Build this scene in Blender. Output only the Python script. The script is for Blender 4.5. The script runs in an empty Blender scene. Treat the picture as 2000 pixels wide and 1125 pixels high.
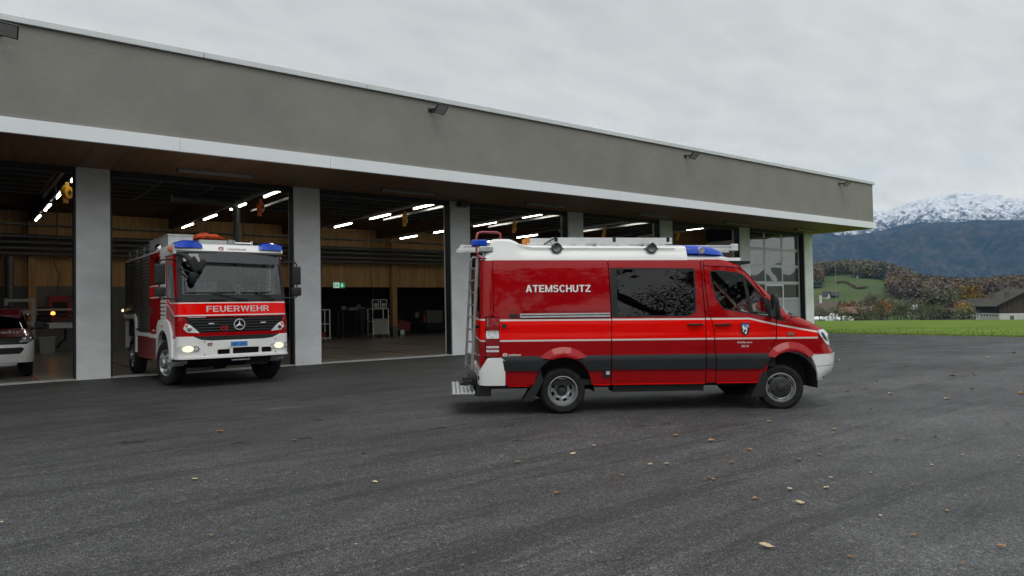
import bpy, bmesh, math, random
import numpy as np
from mathutils import Vector, Matrix
from mathutils.geometry import delaunay_2d_cdt
random.seed(7); RNG = np.random.default_rng(7)
scene = bpy.context.scene
COL = scene.collection
PI = math.pi

# ------------------------------------------------------------------ camera
# world frame: X along the station front (to the right), Y into the station, Z up
FPX, CX, CY, EYE = 1406.0, 1000.0, 562.5, 1.6
def _n(v):
    v = np.array(v, float); return v / np.linalg.norm(v)
_X = _n([2790 - CX, 566 - CY, FPX]); _Y = _n([-108 - CX, 620 - CY, FPX]); _Y = _n(_Y - _X * np.dot(_X, _Y))
_Z = np.cross(_X, _Y); _Z = -_Z if _Z[1] > 0 else _Z
RC = np.array([_X, _Y, _Z])
def ray(px, py): return RC @ np.array([px - CX, py - CY, FPX])
CAM = np.array([0, 0, EYE])
def on_z(px, py, z=0.0):
    d = ray(px, py); return CAM + d * ((z - EYE) / d[2])
def far(px, py, dist):
    """real place of something seen in direction px,py at a horizontal distance"""
    d = ray(px, py); return CAM + d * (dist / math.hypot(d[0], d[1]))
cd = bpy.data.cameras.new('camera'); cam = bpy.data.objects.new('camera', cd); COL.objects.link(cam)
cd.sensor_width = 36.0; cd.lens = FPX / 2000 * 36.0; cd.clip_start = 0.05; cd.clip_end = 40000
m = Matrix.Identity(4)
xa = RC @ np.array([1, 0, 0]); ya = RC @ np.array([0, -1, 0]); za = RC @ np.array([0, 0, -1])
for i in range(3):
    m[i][0], m[i][1], m[i][2], m[i][3] = xa[i], ya[i], za[i], CAM[i]
cam.matrix_world = m
scene.camera = cam

# ------------------------------------------------------------------ sky, sun, exposure
SUN_EL, SUN_AZ = math.radians(60), math.radians(-112)       # where the light comes from (angle from +X, to -Y)
w = bpy.data.worlds.new('World'); scene.world = w; w.use_nodes = True
nt = w.node_tree; N = nt.nodes; N.clear()
def wn(t, **k):
    n = N.new(t)
    for a, b in k.items(): setattr(n, a, b)
    return n
out = wn('ShaderNodeOutputWorld'); bg = wn('ShaderNodeBackground'); bg.inputs[1].default_value = 0.1
sky = wn('ShaderNodeTexSky', sky_type='NISHITA', sun_disc=False, sun_elevation=SUN_EL, sun_rotation=PI / 2 - SUN_AZ)
tc = wn('ShaderNodeTexCoord')
sep = wn('ShaderNodeSeparateXYZ'); nt.links.new(tc.outputs['Generated'], sep.inputs[0])
def wm(op, a, b=None, c=None, clamp=False):
    n = wn('ShaderNodeMath', operation=op, use_clamp=clamp)
    for i, v in enumerate((a, b, c)):
        if v is None: continue
        if isinstance(v, (int, float)): n.inputs[i].default_value = v
        else: nt.links.new(v, n.inputs[i])
    return n.outputs[0]
zc = wm('MAXIMUM', sep.outputs[2], 0.0)
den = wm('ADD', zc, 0.16)
comb = wn('ShaderNodeCombineXYZ')
nt.links.new(wm('DIVIDE', sep.outputs[0], den), comb.inputs[0]); nt.links.new(wm('DIVIDE', sep.outputs[1], den), comb.inputs[1])
mp = wn('ShaderNodeMapping'); mp.inputs['Rotation'].default_value = (0, 0, 0.9); mp.inputs['Scale'].default_value = (1.0, 1.9, 1)
nt.links.new(comb.outputs[0], mp.inputs[0])
n1 = wn('ShaderNodeTexNoise'); n1.inputs['Scale'].default_value = 4.2; n1.inputs['Detail'].default_value = 9; n1.inputs['Roughness'].default_value = 0.55; n1.inputs['Distortion'].default_value = 0.35
n2 = wn('ShaderNodeTexNoise'); n2.inputs['Scale'].default_value = 0.7; n2.inputs['Detail'].default_value = 4
nt.links.new(mp.outputs[0], n1.inputs[0]); nt.links.new(mp.outputs[0], n2.inputs[0])
cl = wm('ADD', wm('MULTIPLY', wm('SUBTRACT', n1.outputs[0], 0.5), 0.55), wm('MULTIPLY', wm('SUBTRACT', n2.outputs[0], 0.5), 0.40))
# overcast: paler low down, and paler round the hidden sun
hor = wm('POWER', wm('SUBTRACT', 1.0, zc), 5.0)
sd = (math.cos(SUN_EL) * math.cos(SUN_AZ), math.cos(SUN_EL) * math.sin(SUN_AZ), math.sin(SUN_EL))
dt = wn('ShaderNodeVectorMath', operation='DOT_PRODUCT'); nt.links.new(tc.outputs['Generated'], dt.inputs[0]); dt.inputs[1].default_value = sd
glow = wm('POWER', wm('MULTIPLY_ADD', dt.outputs['Value'], 0.5, 0.5, True), 3.0)
lum = wm('ADD', wm('MULTIPLY_ADD', hor, 0.88, 0.58), wm('MULTIPLY', glow, 0.85))
lum = wm('MULTIPLY', lum, wm('MULTIPLY_ADD', cl, 0.72, 1.0))
crm = wn('ShaderNodeMix', data_type='RGBA'); crm.inputs['Factor'].default_value = 1
crm.blend_type = 'MULTIPLY'
crm.inputs['A'].default_value = (9.6, 10.0, 10.05, 1)
cc = wn('ShaderNodeCombineColor')
hk = wm('POWER', hor, 0.45)
for i, k in enumerate((0.16, 0.02, -0.20)): nt.links.new(wm('MULTIPLY', lum, wm('MULTIPLY_ADD', hk, k, 1.0)), cc.inputs[i])
nt.links.new(cc.outputs[0], crm.inputs['B'])
mix = wn('ShaderNodeMix', data_type='RGBA'); mix.inputs['Factor'].default_value = 0.96
nt.links.new(sky.outputs[0], mix.inputs['A']); nt.links.new(crm.outputs['Result'], mix.inputs['B'])
nt.links.new(mix.outputs['Result'], bg.inputs[0]); nt.links.new(bg.outputs[0], out.inputs[0])
sl = bpy.data.lights.new('sun', 'SUN'); so = bpy.data.objects.new('sun', sl); COL.objects.link(so)
sl.energy = 1.0; sl.angle = math.radians(35); sl.color = (1, 0.97, 0.93)
so.rotation_euler = Vector(sd).to_track_quat('Z', 'Y').to_euler()
so.location = (0, 0, 60)
vs = scene.view_settings
scene.display_settings.display_device = 'sRGB'
vs.view_transform = 'Standard'; vs.look = 'None'; vs.exposure = 0.0; vs.gamma = 1.0; vs.use_curve_mapping = False
cy = scene.cycles
cy.max_bounces = 8; cy.transparent_max_bounces = 24; cy.volume_bounces = 0; cy.caustics_reflective = False; cy.caustics_refractive = False
cy.use_denoising = True; cy.sample_clamp_indirect = 4.0

# ------------------------------------------------------------------ materials
MATS = {}
def sock(ntree, node, name, val):
    if isinstance(val, bpy.types.NodeSocket): ntree.links.new(val, node.inputs[name])
    else: node.inputs[name].default_value = val
def M(name, col=None, rough=0.5, metal=0.0, coat=0.0, var=0.0, vscale=4.0, bump=0.0, bscale=60.0, emit=None, estr=0.0, stretch=(1, 1, 1), col2=None, spec=0.5, detail=5, trans=0.0):
    """procedural surface: base colour with soft variation, fine relief"""
    if name in MATS: return MATS[name]
    mt = bpy.data.materials.new(name); mt.use_nodes = True; t = mt.node_tree
    b = t.nodes['Principled BSDF']
    c4 = (*col, 1)
    b.inputs['Roughness'].default_value = rough; b.inputs['Metallic'].default_value = metal
    b.inputs['Coat Weight'].default_value = coat; b.inputs['Coat Roughness'].default_value = 0.04
    b.inputs['Specular IOR Level'].default_value = spec; b.inputs['Transmission Weight'].default_value = trans
    b.inputs['Base Color'].default_value = c4
    tcn = t.nodes.new('ShaderNodeTexCoord'); mpn = t.nodes.new('ShaderNodeMapping'); mpn.inputs['Scale'].default_value = stretch
    t.links.new(tcn.outputs['Object'], mpn.inputs[0])
    if var > 0 or col2:
        nz = t.nodes.new('ShaderNodeTexNoise'); nz.inputs['Scale'].default_value = vscale; nz.inputs['Detail'].default_value = detail; nz.inputs['Roughness'].default_value = 0.6
        t.links.new(mpn.outputs[0], nz.inputs[0])
        rp = t.nodes.new('ShaderNodeValToRGB'); rp.color_ramp.elements[0].position = 0.3; rp.color_ramp.elements[1].position = 0.7
        c2 = col2 if col2 else col
        rp.color_ramp.elements[0].color = (*[max(0, x * (1 - var)) for x in col], 1)
        rp.color_ramp.elements[1].color = (*[min(1, x * (1 + var)) for x in c2], 1)
        t.links.new(nz.outputs[0], rp.inputs[0]); t.links.new(rp.outputs[0], b.inputs['Base Color'])
    if bump > 0:
        nb = t.nodes.new('ShaderNodeTexNoise'); nb.inputs['Scale'].default_value = bscale; nb.inputs['Detail'].default_value = 4
        t.links.new(mpn.outputs[0], nb.inputs[0])
        bp = t.nodes.new('ShaderNodeBump'); bp.inputs['Strength'].default_value = bump; bp.inputs['Distance'].default_value = 0.01
        t.links.new(nb.outputs[0], bp.inputs['Height']); t.links.new(bp.outputs[0], b.inputs['Normal'])
    if emit:
        b.inputs['Emission Color'].default_value = (*emit, 1); b.inputs['Emission Strength'].default_value = estr
    MATS[name] = mt; return mt
def GLASS(name, tint, ior=1.5, rough=0.0):
    if name in MATS: return MATS[name]
    mt = bpy.data.materials.new(name); mt.use_nodes = True; t = mt.node_tree; t.nodes.clear()
    o = t.nodes.new('ShaderNodeOutputMaterial'); mx = t.nodes.new('ShaderNodeMixShader'); tr = t.nodes.new('ShaderNodeBsdfTransparent')
    gl = t.nodes.new('ShaderNodeBsdfGlossy'); fr = t.nodes.new('ShaderNodeFresnel')
    tr.inputs[0].default_value = (*tint, 1); gl.inputs[0].default_value = (1, 1, 1, 1); gl.inputs['Roughness'].default_value = rough; fr.inputs[0].default_value = ior
    t.links.new(fr.outputs[0], mx.inputs[0]); t.links.new(tr.outputs[0], mx.inputs[1]); t.links.new(gl.outputs[0], mx.inputs[2]); t.links.new(mx.outputs[0], o.inputs[0])
    MATS[name] = mt; return mt

RED = M('red_paint', (0.32, 0.0015, 0.004), 0.45, coat=0.7, var=0.05, vscale=1.5, spec=0)
DKRED = M('deep_red_paint', (0.22, 0.005, 0.010), 0.4, coat=0.8, var=0.05)
HOT = M('bright_red_film', (0.82, 0.004, 0.002), 0.4, coat=0.35, var=0.03, spec=0)
WHT = M('white_paint', (0.78, 0.78, 0.76), 0.35, coat=0.5, var=0.03, vscale=3)
LINE = M('white_film', (0.76, 0.68, 0.64), 0.5)
LETTER = M('white_lettering', (0.80, 0.80, 0.79), 0.5)
PINKLET = M('silver_pink_lettering', (0.62, 0.50, 0.50), 0.4)
PLAST = M('black_plastic', (0.018, 0.018, 0.019), 0.5, bump=0.15, bscale=300, spec=.3)
STRIP = M('grey_rub_strip', (0.011, 0.013, 0.015), 0.55, var=0.08, bump=0.2, bscale=250, spec=.3)
RUB = M('tyre_rubber', (0.011, 0.011, 0.011), 0.8, var=0.3, vscale=9, col2=(0.022, 0.021, 0.020), bump=0.4, bscale=120, spec=.2)
STEEL = M('wheel_silver', (0.42, 0.43, 0.44), 0.38, metal=0.75, var=0.12, vscale=12)
DARKSTEEL = M('wheel_dark', (0.05, 0.05, 0.052), 0.45, metal=0.5, var=0.3, vscale=14)
ALU = M('aluminium', (0.55, 0.56, 0.57), 0.36, metal=0.85, var=0.1, vscale=10)
ALUPALE = M('pale_aluminium', (0.70, 0.71, 0.71), 0.45, metal=0.3, var=0.08, vscale=8)
CHROME = M('chrome', (0.8, 0.8, 0.82), 0.12, metal=1.0)
DARK = M('dark_interior', (0.012, 0.012, 0.013), 0.8)
SEAT = M('dark_seat_cloth', (0.03, 0.032, 0.036), 0.9, var=0.2, vscale=20)
BLUE = M('blue_lens', (0.004, 0.060, 0.50), 0.2, coat=0.6, var=0.2, vscale=6, spec=.2)
REDLENS = M('red_lens', (0.25, 0.004, 0.006), 0.15, coat=1.0, var=0.35, vscale=30)
CLEARL = M('clear_lens', (0.62, 0.63, 0.64), 0.12, coat=1.0, var=0.3, vscale=25)
ORANGEL = M('amber_lens', (0.6, 0.12, 0.01), 0.2, coat=1.0)
GDARK = GLASS('privacy_glass', (0.05, 0.055, 0.06))
GCAB = GLASS('cab_glass', (0.62, 0.68, 0.66))
GPANE = GLASS('door_pane_glass', (0.45, 0.49, 0.49), 2.3)

# ------------------------------------------------------------------ mesh builder
class MB:
    def __init__(s): s.v = []; s.f = []; s.m = []; s.T = None
    def add(s, vs, fs, mi=0):
        o = len(s.v)
        if s.T is not None: vs = [tuple(s.T @ Vector(p)) for p in vs]
        s.v += [tuple(map(float, p)) for p in vs]; s.f += [tuple(i + o for i in f) for f in fs]; s.m += [mi] * len(fs); return s
    def box(s, x0, x1, y0, y1, z0, z1, mi=0):
        return s.add([(x0, y0, z0), (x1, y0, z0), (x1, y1, z0), (x0, y1, z0), (x0, y0, z1), (x1, y0, z1), (x1, y1, z1), (x0, y1, z1)],
                     [(0, 3, 2, 1), (4, 5, 6, 7), (0, 1, 5, 4), (1, 2, 6, 5), (2, 3, 7, 6), (3, 0, 4, 7)], mi)
    def beam(s, a, b, wd, ht, mi=0, up=(0, 0, 1)):
        a = Vector(a); b = Vector(b); d = (b - a).normalized(); u = Vector(up); r = d.cross(u)
        if r.length < 1e-4: r = d.cross(Vector((1, 0, 0)))
        r.normalize(); u = r.cross(d); r *= wd / 2; u *= ht / 2
        vs = [a - r - u, a + r - u, a + r + u, a - r + u, b - r - u, b + r - u, b + r + u, b - r + u]
        return s.add(vs, [(0, 1, 2, 3), (7, 6, 5, 4), (0, 4, 5, 1), (1, 5, 6, 2), (2, 6, 7, 3), (3, 7, 4, 0)], mi)
    def tube(s, pts, r, n=8, mi=0, cap=True):
        pts = [Vector(p) for p in pts]; rs = r if isinstance(r, (list, tuple)) else [r] * len(pts)
        vs = []; fs = []; pr = None
        for i, p in enumerate(pts):
            d = (pts[min(i + 1, len(pts) - 1)] - pts[max(i - 1, 0)])
            d = d.normalized() if d.length > 1e-9 else Vector((0, 0, 1))
            a = (pr - d * pr.dot(d)) if pr is not None else d.cross(Vector((0, 0, 1)) if abs(d.z) < 0.9 else Vector((1, 0, 0)))
            if a.length < 1e-5: a = d.cross(Vector((0.3, 1, 0.2)))
            a.normalize(); pr = a; b = d.cross(a)
            vs += [p + (a * math.cos(2 * PI * k / n) + b * math.sin(2 * PI * k / n)) * rs[i] for k in range(n)]
        for i in range(len(pts) - 1):
            for k in range(n):
                fs.append((i * n + k, i * n + (k + 1) % n, (i + 1) * n + (k + 1) % n, (i + 1) * n + k))
        if cap: fs.append(tuple(reversed(range(n)))); fs.append(tuple((len(pts) - 1) * n + k for k in range(n)))
        return s.add(vs, fs, mi)
    def lathe(s, prof, c, axis, n=32, mi=0, close=False):
        """prof: list of (radius, along axis)"""
        c = Vector(c); ax = Vector(axis).normalized(); a = ax.cross(Vector((0, 0, 1)) if abs(ax.z) < 0.9 else Vector((1, 0, 0))).normalized(); b = ax.cross(a)
        vs = []; fs = []
        for r, h in prof:
            vs += [c + ax * h + (a * math.cos(2 * PI * k / n) + b * math.sin(2 * PI * k / n)) * r for k in range(n)]
        for i in range(len(prof) - 1):
            for k in range(n): fs.append((i * n + k, i * n + (k + 1) % n, (i + 1) * n + (k + 1) % n, (i + 1) * n + k))
        return s.add(vs, fs, mi)
    def prism(s, poly, d0, d1, plane='xz', mi=0):
        """poly extruded between d0 and d1 along the missing axis"""
        n = len(poly)
        def P(p, d):
            return {'xz': (p[0], d, p[1]), 'yz': (d, p[0], p[1]), 'xy': (p[0], p[1], d)}[plane]
        vs = [P(p, d0) for p in poly] + [P(p, d1) for p in poly]
        fs = [tuple(range(n)), tuple(reversed(range(n, 2 * n)))] + [(i, i + n, (i + 1) % n + n, (i + 1) % n) for i in range(n)]
        return s.add(vs, fs, mi)
    def loft(s, rings, mi=0, cap=True, closed=True):
        n = len(rings[0]); vs = [p for r in rings for p in r]; fs = []
        for i in range(len(rings) - 1):
            for k in range(n if closed else n - 1):
                fs.append((i * n + k, i * n + (k + 1) % n, (i + 1) * n + (k + 1) % n, (i + 1) * n + k))
        if cap: fs.append(tuple(reversed(range(n)))); fs.append(tuple((len(rings) - 1) * n + k for k in range(n)))
        return s.add(vs, fs, mi)
    def mesh(s, name, mats, bev=0, seg=2, smooth=None, fix=True):
        me = bpy.data.meshes.new(name); me.from_pydata(s.v, [], s.f)
        for mt in (mats if isinstance(mats, (list, tuple)) else [mats]): me.materials.append(mt)
        me.polygons.foreach_set('material_index', s.m)
        if bev or fix:
            bm = bmesh.new(); bm.from_mesh(me)
            if fix: bmesh.ops.recalc_face_normals(bm, faces=bm.faces)
            if bev:
                es = [e for e in bm.edges if len(e.link_faces) == 2 and e.calc_face_angle(0) > 0.5]
                bmesh.ops.bevel(bm, geom=es, offset=bev, segments=seg, affect='EDGES', profile=0.6, clamp_overlap=True)
            bm.to_mesh(me); bm.free()
        if smooth is not None:
            me.polygons.foreach_set('use_smooth', [True] * len(me.polygons)); me.set_sharp_from_angle(angle=math.radians(smooth))
        me.update(); return me
    def build(s, name, mats, parent=None, bev=0, seg=2, smooth=None, kind=None, label=None, fix=True):
        me = s.mesh(name, mats, bev, seg, smooth, fix); return link(name, me, parent, kind, label)
def link(name, me, parent=None, kind=None, label=None):
    o = bpy.data.objects.new(name, me); COL.objects.link(o)
    if parent is not None:
        o.parent = parent
        if parent.get('_world'): o.location = -parent.location
        elif parent.parent is not None and parent.parent.get('_world') and parent.get('_wchild'): pass
    if kind: o['kind'] = kind
    if label: o['label'] = label
    return o
def tag(o, label, cat, group=None):
    o['label'] = label; o['category'] = cat
    if group: o['group'] = group
    return o
def thing(name, label, cat, loc=(0, 0, 0), rot=(0, 0, 0), group=None, world=False):
    o = bpy.data.objects.new(name, None); COL.objects.link(o); o.location = loc; o.rotation_euler = rot
    o.empty_display_size = 0.3
    if world: o['_world'] = 1
    return tag(o, label, cat, group)
def struct(o, label=None):
    o['kind'] = 'structure'
    if label: o['label'] = label
    return o
def copy_tree(o, parent=None):
    c = o.copy(); COL.objects.link(c); c.parent = parent
    for ch in list(o.children): copy_tree(ch, c)
    return c
def copy_thing(src, loc, rotz=None, label=None, scale=None):
    c = copy_tree(src); c.location = loc
    if rotz is not None: c.rotation_euler = (0, 0, rotz)
    if label: c['label'] = label
    if scale: c.scale = scale if isinstance(scale, tuple) else (scale,) * 3
    return c
def pin(px, py, poly):
    """points in polygon (numpy)"""
    c = np.zeros(px.shape, bool); n = len(poly)
    for i in range(n):
        x0, y0 = poly[i]; x1, y1 = poly[i - 1]
        if y0 == y1: continue
        k = ((y0 > py) != (y1 > py)) & (px < (x1 - x0) * (py - y0) / (y1 - y0) + x0); c ^= k
    return c
def rrect(x0, x1, z0, z1, r=0.03, n=4):
    p = []
    for cx, cz, a in ((x1 - r, z0 + r, -90), (x1 - r, z1 - r, 0), (x0 + r, z1 - r, 90), (x0 + r, z0 + r, 180)):
        for k in range(n + 1):
            t = math.radians(a + 90 * k / n); p.append((cx + r * math.cos(t), cz + r * math.sin(t)))
    return p
def rpoly(pts, r=0.04, n=3):
    """rounded corners of any polygon"""
    out = []; L = len(pts)
    for i in range(L):
        p = Vector(pts[i]); a = Vector(pts[i - 1]) - p; b = Vector(pts[(i + 1) % L]) - p
        k = min(r, a.length * 0.45, b.length * 0.45); p0 = p + a.normalized() * k; p1 = p + b.normalized() * k
        for j in range(n + 1):
            t = j / n; q = p0 * (1 - t) ** 2 + p * 2 * t * (1 - t) + p1 * t * t; out.append((q.x, q.y))
    return out
def circ(cx, cz, r, n=24, a0=0, a1=360):
    full = abs(a1 - a0) >= 360
    return [(cx + r * math.cos(math.radians(a0 + (a1 - a0) * k / (n if full else n - 1))), cz + r * math.sin(math.radians(a0 + (a1 - a0) * k / (n if full else n - 1)))) for k in range(n)]
def inset(poly, d):
    """shrink a polygon by d (small d)"""
    n = len(poly); A = sum(poly[i - 1][0] * poly[i][1] - poly[i][0] * poly[i - 1][1] for i in range(n)); sg = 1 if A > 0 else -1
    out = []
    for i in range(n):
        p = Vector(poly[i]); e0 = (p - Vector(poly[i - 1])); e1 = (Vector(poly[(i + 1) % n]) - p)
        if e0.length < 1e-9 or e1.length < 1e-9: continue
        e0.normalize(); e1.normalize()
        n0 = Vector((-e0.y, e0.x)) * sg; n1 = Vector((-e1.y, e1.x)) * sg; b = n0 + n1
        if b.length < 1e-6: b = n0
        b.normalize(); k = max(0.35, b.dot(n0)); out.append(tuple(p + b * (d / k)))
    return out
def sheet(name, poly, fmap, mats, parent=None, holes=(), paint=(), step=0.08, off=0.0, thick=0.012, label=None, smooth=40, sx=1.0, kind=None):
    """a curved panel: 2-D outline (with holes and painted regions) laid on the surface fmap(s, z)"""
    verts = []; edges = []
    def loop(pl):
        st = len(verts); pts = []
        for i in range(len(pl)):
            a = pl[i]; b = pl[(i + 1) % len(pl)]; k = max(1, int(math.hypot(b[0] - a[0], b[1] - a[1]) / step))
            for j in range(k): pts.append((a[0] + (b[0] - a[0]) * j / k, a[1] + (b[1] - a[1]) * j / k))
        for p in pts: verts.append(Vector(p))
        for i in range(len(pts)): edges.append((st + i, st + (i + 1) % len(pts)))
    loop(poly)
    for h in holes: loop(h)
    for pl, mi in paint: loop(pl)
    xs = [p[0] for p in poly]; zs = [p[1] for p in poly]
    gx = np.arange(min(xs) + step * 0.5, max(xs), step); gz = np.arange(min(zs) + step * 0.5, max(zs), step)
    if len(gx) and len(gz):
        G = np.array([(x + (0.5 * step if j % 2 else 0), z) for j, z in enumerate(gz) for x in gx])
        k = pin(G[:, 0], G[:, 1], poly)
        for h in holes: k &= ~pin(G[:, 0], G[:, 1], h)
        for p in G[k]: verts.append(Vector(p))
    V, E, F, *_ = delaunay_2d_cdt(verts, edges, [], 0, 1e-5)
    V = np.array([(p.x, p.y) for p in V]); F = np.array([f for f in F if len(f) == 3])
    c = V[F].mean(1); k = pin(c[:, 0], c[:, 1], poly)
    for h in holes: k &= ~pin(c[:, 0], c[:, 1], h)
    F = F[k]; c = c[k]; mi = np.zeros(len(F), int)
    for pl, q in paint: mi[pin(c[:, 0], c[:, 1], pl)] = q
    used = np.unique(F); rem = -np.ones(len(V), int); rem[used] = np.arange(len(used)); V = V[used]; F = rem[F]
    P = np.array([fmap(a, b) for a, b in V]); e = 1e-3
    Pa = np.array([fmap(a + e, b) for a, b in V]) - P; Pb = np.array([fmap(a, b + e) for a, b in V]) - P
    nn = np.cross(Pa, Pb); nn /= np.maximum(np.linalg.norm(nn, axis=1), 1e-12)[:, None]; nn *= sx
    P = P + nn * off
    fs = F.tolist(); ms = mi.tolist(); vs = P.tolist()
    if thick:
        cnt = {}
        for f in fs:
            for i in range(3):
                a, b = f[i], f[(i + 1) % 3]; cnt[(a, b)] = 1
        be = [(a, b) for (a, b) in cnt if (b, a) not in cnt]
        mp_ = {}
        for a, b in be:
            for q in (a, b):
                if q not in mp_:
                    mp_[q] = len(vs); vs.append((P[q] - nn[q] * thick).tolist())
        fe = {}
        for f, q in zip(fs, ms):
            for i in range(3): fe[(f[i], f[(i + 1) % 3])] = q
        for a, b in be: fs.append([b, a, mp_[a], mp_[b]]); ms.append(fe[(a, b)])
    me = bpy.data.meshes.new(name); me.from_pydata(vs, [], fs)
    for mt in (mats if isinstance(mats, (list, tuple)) else [mats]): me.materials.append(mt)
    me.polygons.foreach_set('material_index', ms)
    bm = bmesh.new(); bm.from_mesh(me)
    # outward = +nn for the face sheet
    f0 = bm.faces; f0.ensure_lookup_table()
    if len(F):
        a, b_, c_ = [P[i] for i in F[0]]; nrm = np.cross(b_ - a, c_ - a)
        if np.dot(nrm, nn[F[0][0]]) < 0: bmesh.ops.reverse_faces(bm, faces=bm.faces)
    bm.to_mesh(me); bm.free()
    if smooth is not None:
        me.polygons.foreach_set('use_smooth', [True] * len(me.polygons)); me.set_sharp_from_angle(angle=math.radians(smooth))
    return link(name, me, parent, kind, label)
def text_geo(s, size, bold=0.0, extr=0.0, space=1.0, align='LEFT'):
    cu = bpy.data.curves.new('t', 'FONT'); cu.body = s; cu.size = size; cu.offset = bold; cu.extrude = extr; cu.space_character = space; cu.align_x = align; cu.resolution_u = 3
    o = bpy.data.objects.new('t', cu); COL.objects.link(o)
    dg = bpy.context.evaluated_depsgraph_get(); me = o.evaluated_get(dg).to_mesh()
    vs = [(v.co.x, v.co.y, v.co.z) for v in me.vertices]; fs = [tuple(p.vertices) for p in me.polygons]
    o.evaluated_get(dg).to_mesh_clear(); COL.objects.unlink(o); bpy.data.objects.remove(o); bpy.data.curves.remove(cu)
    return vs, fs
def lettering(s, x0, x1, z0, height, place, mat, parent, name='lettering', bold=0.012, space=1.0, off=0.0, flip=1):
    """flat letters from x0 to x1, baseline z0, cap height; place(x, z) -> 3-D point"""
    vs, fs = text_geo(s, 1.0, bold, 0, space)
    xs = [v[0] for v in vs]; ys = [v[1] for v in vs]; a, b = min(xs), max(xs); top = 0.73
    mb = MB(); mb.add([place(x0 + (v[0] - a) / (b - a) * (x1 - x0), z0 + v[1] / top * height) for v in vs], fs)
    return mb.build(name, mat, parent, fix=False)
def flat(polys, place, mats, parent, name, thick=0.0):
    """flat shapes (print, emblems): list of (polygon, material index, lift)"""
    mb = MB()
    for pl, mi, lift in polys:
        mb.add([place(p[0], p[1], lift) for p in pl], [tuple(range(len(pl)))], mi)
    return mb.build(name, mats, parent, fix=False)

# heavy grotesque capitals built from plain shapes (cap height 1)
def _rc(x0, y0, x1, y1): return [(x0, y0), (x1, y0), (x1, y1), (x0, y1)]
def _ring(cx, cy, rx, ry, a0, a1, tx, ty, n=14):
    out = []
    for k in range(n):
        a, b = [math.radians(a0 + (a1 - a0) * q / n) for q in (k, k + 1)]
        P = lambda t, i: (cx + (rx - i * tx) * math.cos(t), cy + (ry - i * ty) * math.sin(t))
        out.append([P(a, 0), P(b, 0), P(b, 1), P(a, 1)])
    return out
CAPS = {'A': (.74, [[(0, 0), (.19, 0), (.45, 1), (.27, 1)], [(.74, 0), (.55, 0), (.29, 1), (.47, 1)], _rc(.2, .22, .54, .37)]),
 'T': (.66, [_rc(0, .84, .66, 1), _rc(.24, 0, .42, .84)]), 'E': (.63, [_rc(0, 0, .18, 1), _rc(.18, .84, .61, 1), _rc(.18, .43, .58, .58), _rc(.18, 0, .63, .16)]),
 'F': (.59, [_rc(0, 0, .18, 1), _rc(.18, .84, .59, 1), _rc(.18, .42, .54, .57)]), 'H': (.70, [_rc(0, 0, .18, 1), _rc(.52, 0, .70, 1), _rc(.18, .43, .52, .59)]),
 'M': (.86, [_rc(0, 0, .17, 1), _rc(.69, 0, .86, 1), [(.17, 1), (.17, .64), (.36, 0), (.43, 0), (.43, .20)], [(.69, 1), (.69, .64), (.50, 0), (.43, 0), (.43, .20)]]),
 'U': (.69, [_rc(0, .36, .18, 1), _rc(.51, .36, .69, 1)] + _ring(.345, .36, .345, .38, 180, 360, .18, .16)), 'Z': (.63, [_rc(0, .84, .62, 1), _rc(0, 0, .63, .16), [(0, .16), (.20, .16), (.62, .84), (.42, .84)]]),
 'C': (.71, _ring(.38, .5, .38, .52, 38, 322, .18, .16, 24)), 'S': (.65, _ring(.32, .725, .31, .295, 18, 270, .17, .15, 18) + _ring(.325, .285, .325, .305, 90, -162, .17, .15, 18)),
 'R': (.69, [_rc(0, 0, .18, 1), _rc(.18, .85, .40, 1), _rc(.18, .41, .40, .56), [(.34, .41), (.53, .43), (.69, 0), (.50, 0)]] + _ring(.40, .705, .27, .295, -90, 90, .17, .15, 10)),
 'W': (1.0, [[(0, 1), (.18, 1), (.33, 0), (.19, 0)], [(.19, 0), (.33, 0), (.56, 1), (.44, 1)], [(1, 1), (.82, 1), (.67, 0), (.81, 0)], [(.81, 0), (.67, 0), (.44, 1), (.56, 1)]])}
def capitals(s, x0, x1, z0, height, place, mat, parent, gap=.10):
    tot = sum(CAPS[c][0] for c in s) + gap * (len(s) - 1); k = (x1 - x0) / tot; x = 0; mb = MB()
    for c in s:
        w_, pl = CAPS[c]
        for i, p in enumerate(pl): mb.add([place(x0 + (x + a) * k, z0 + b * height, .0003 * (i % 7)) for a, b in p], [tuple(range(len(p)))])
        x += w_ + gap
    return mb.build('lettering', mat, parent, fix=False)
HAZE_D = 8.5e-5
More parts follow.
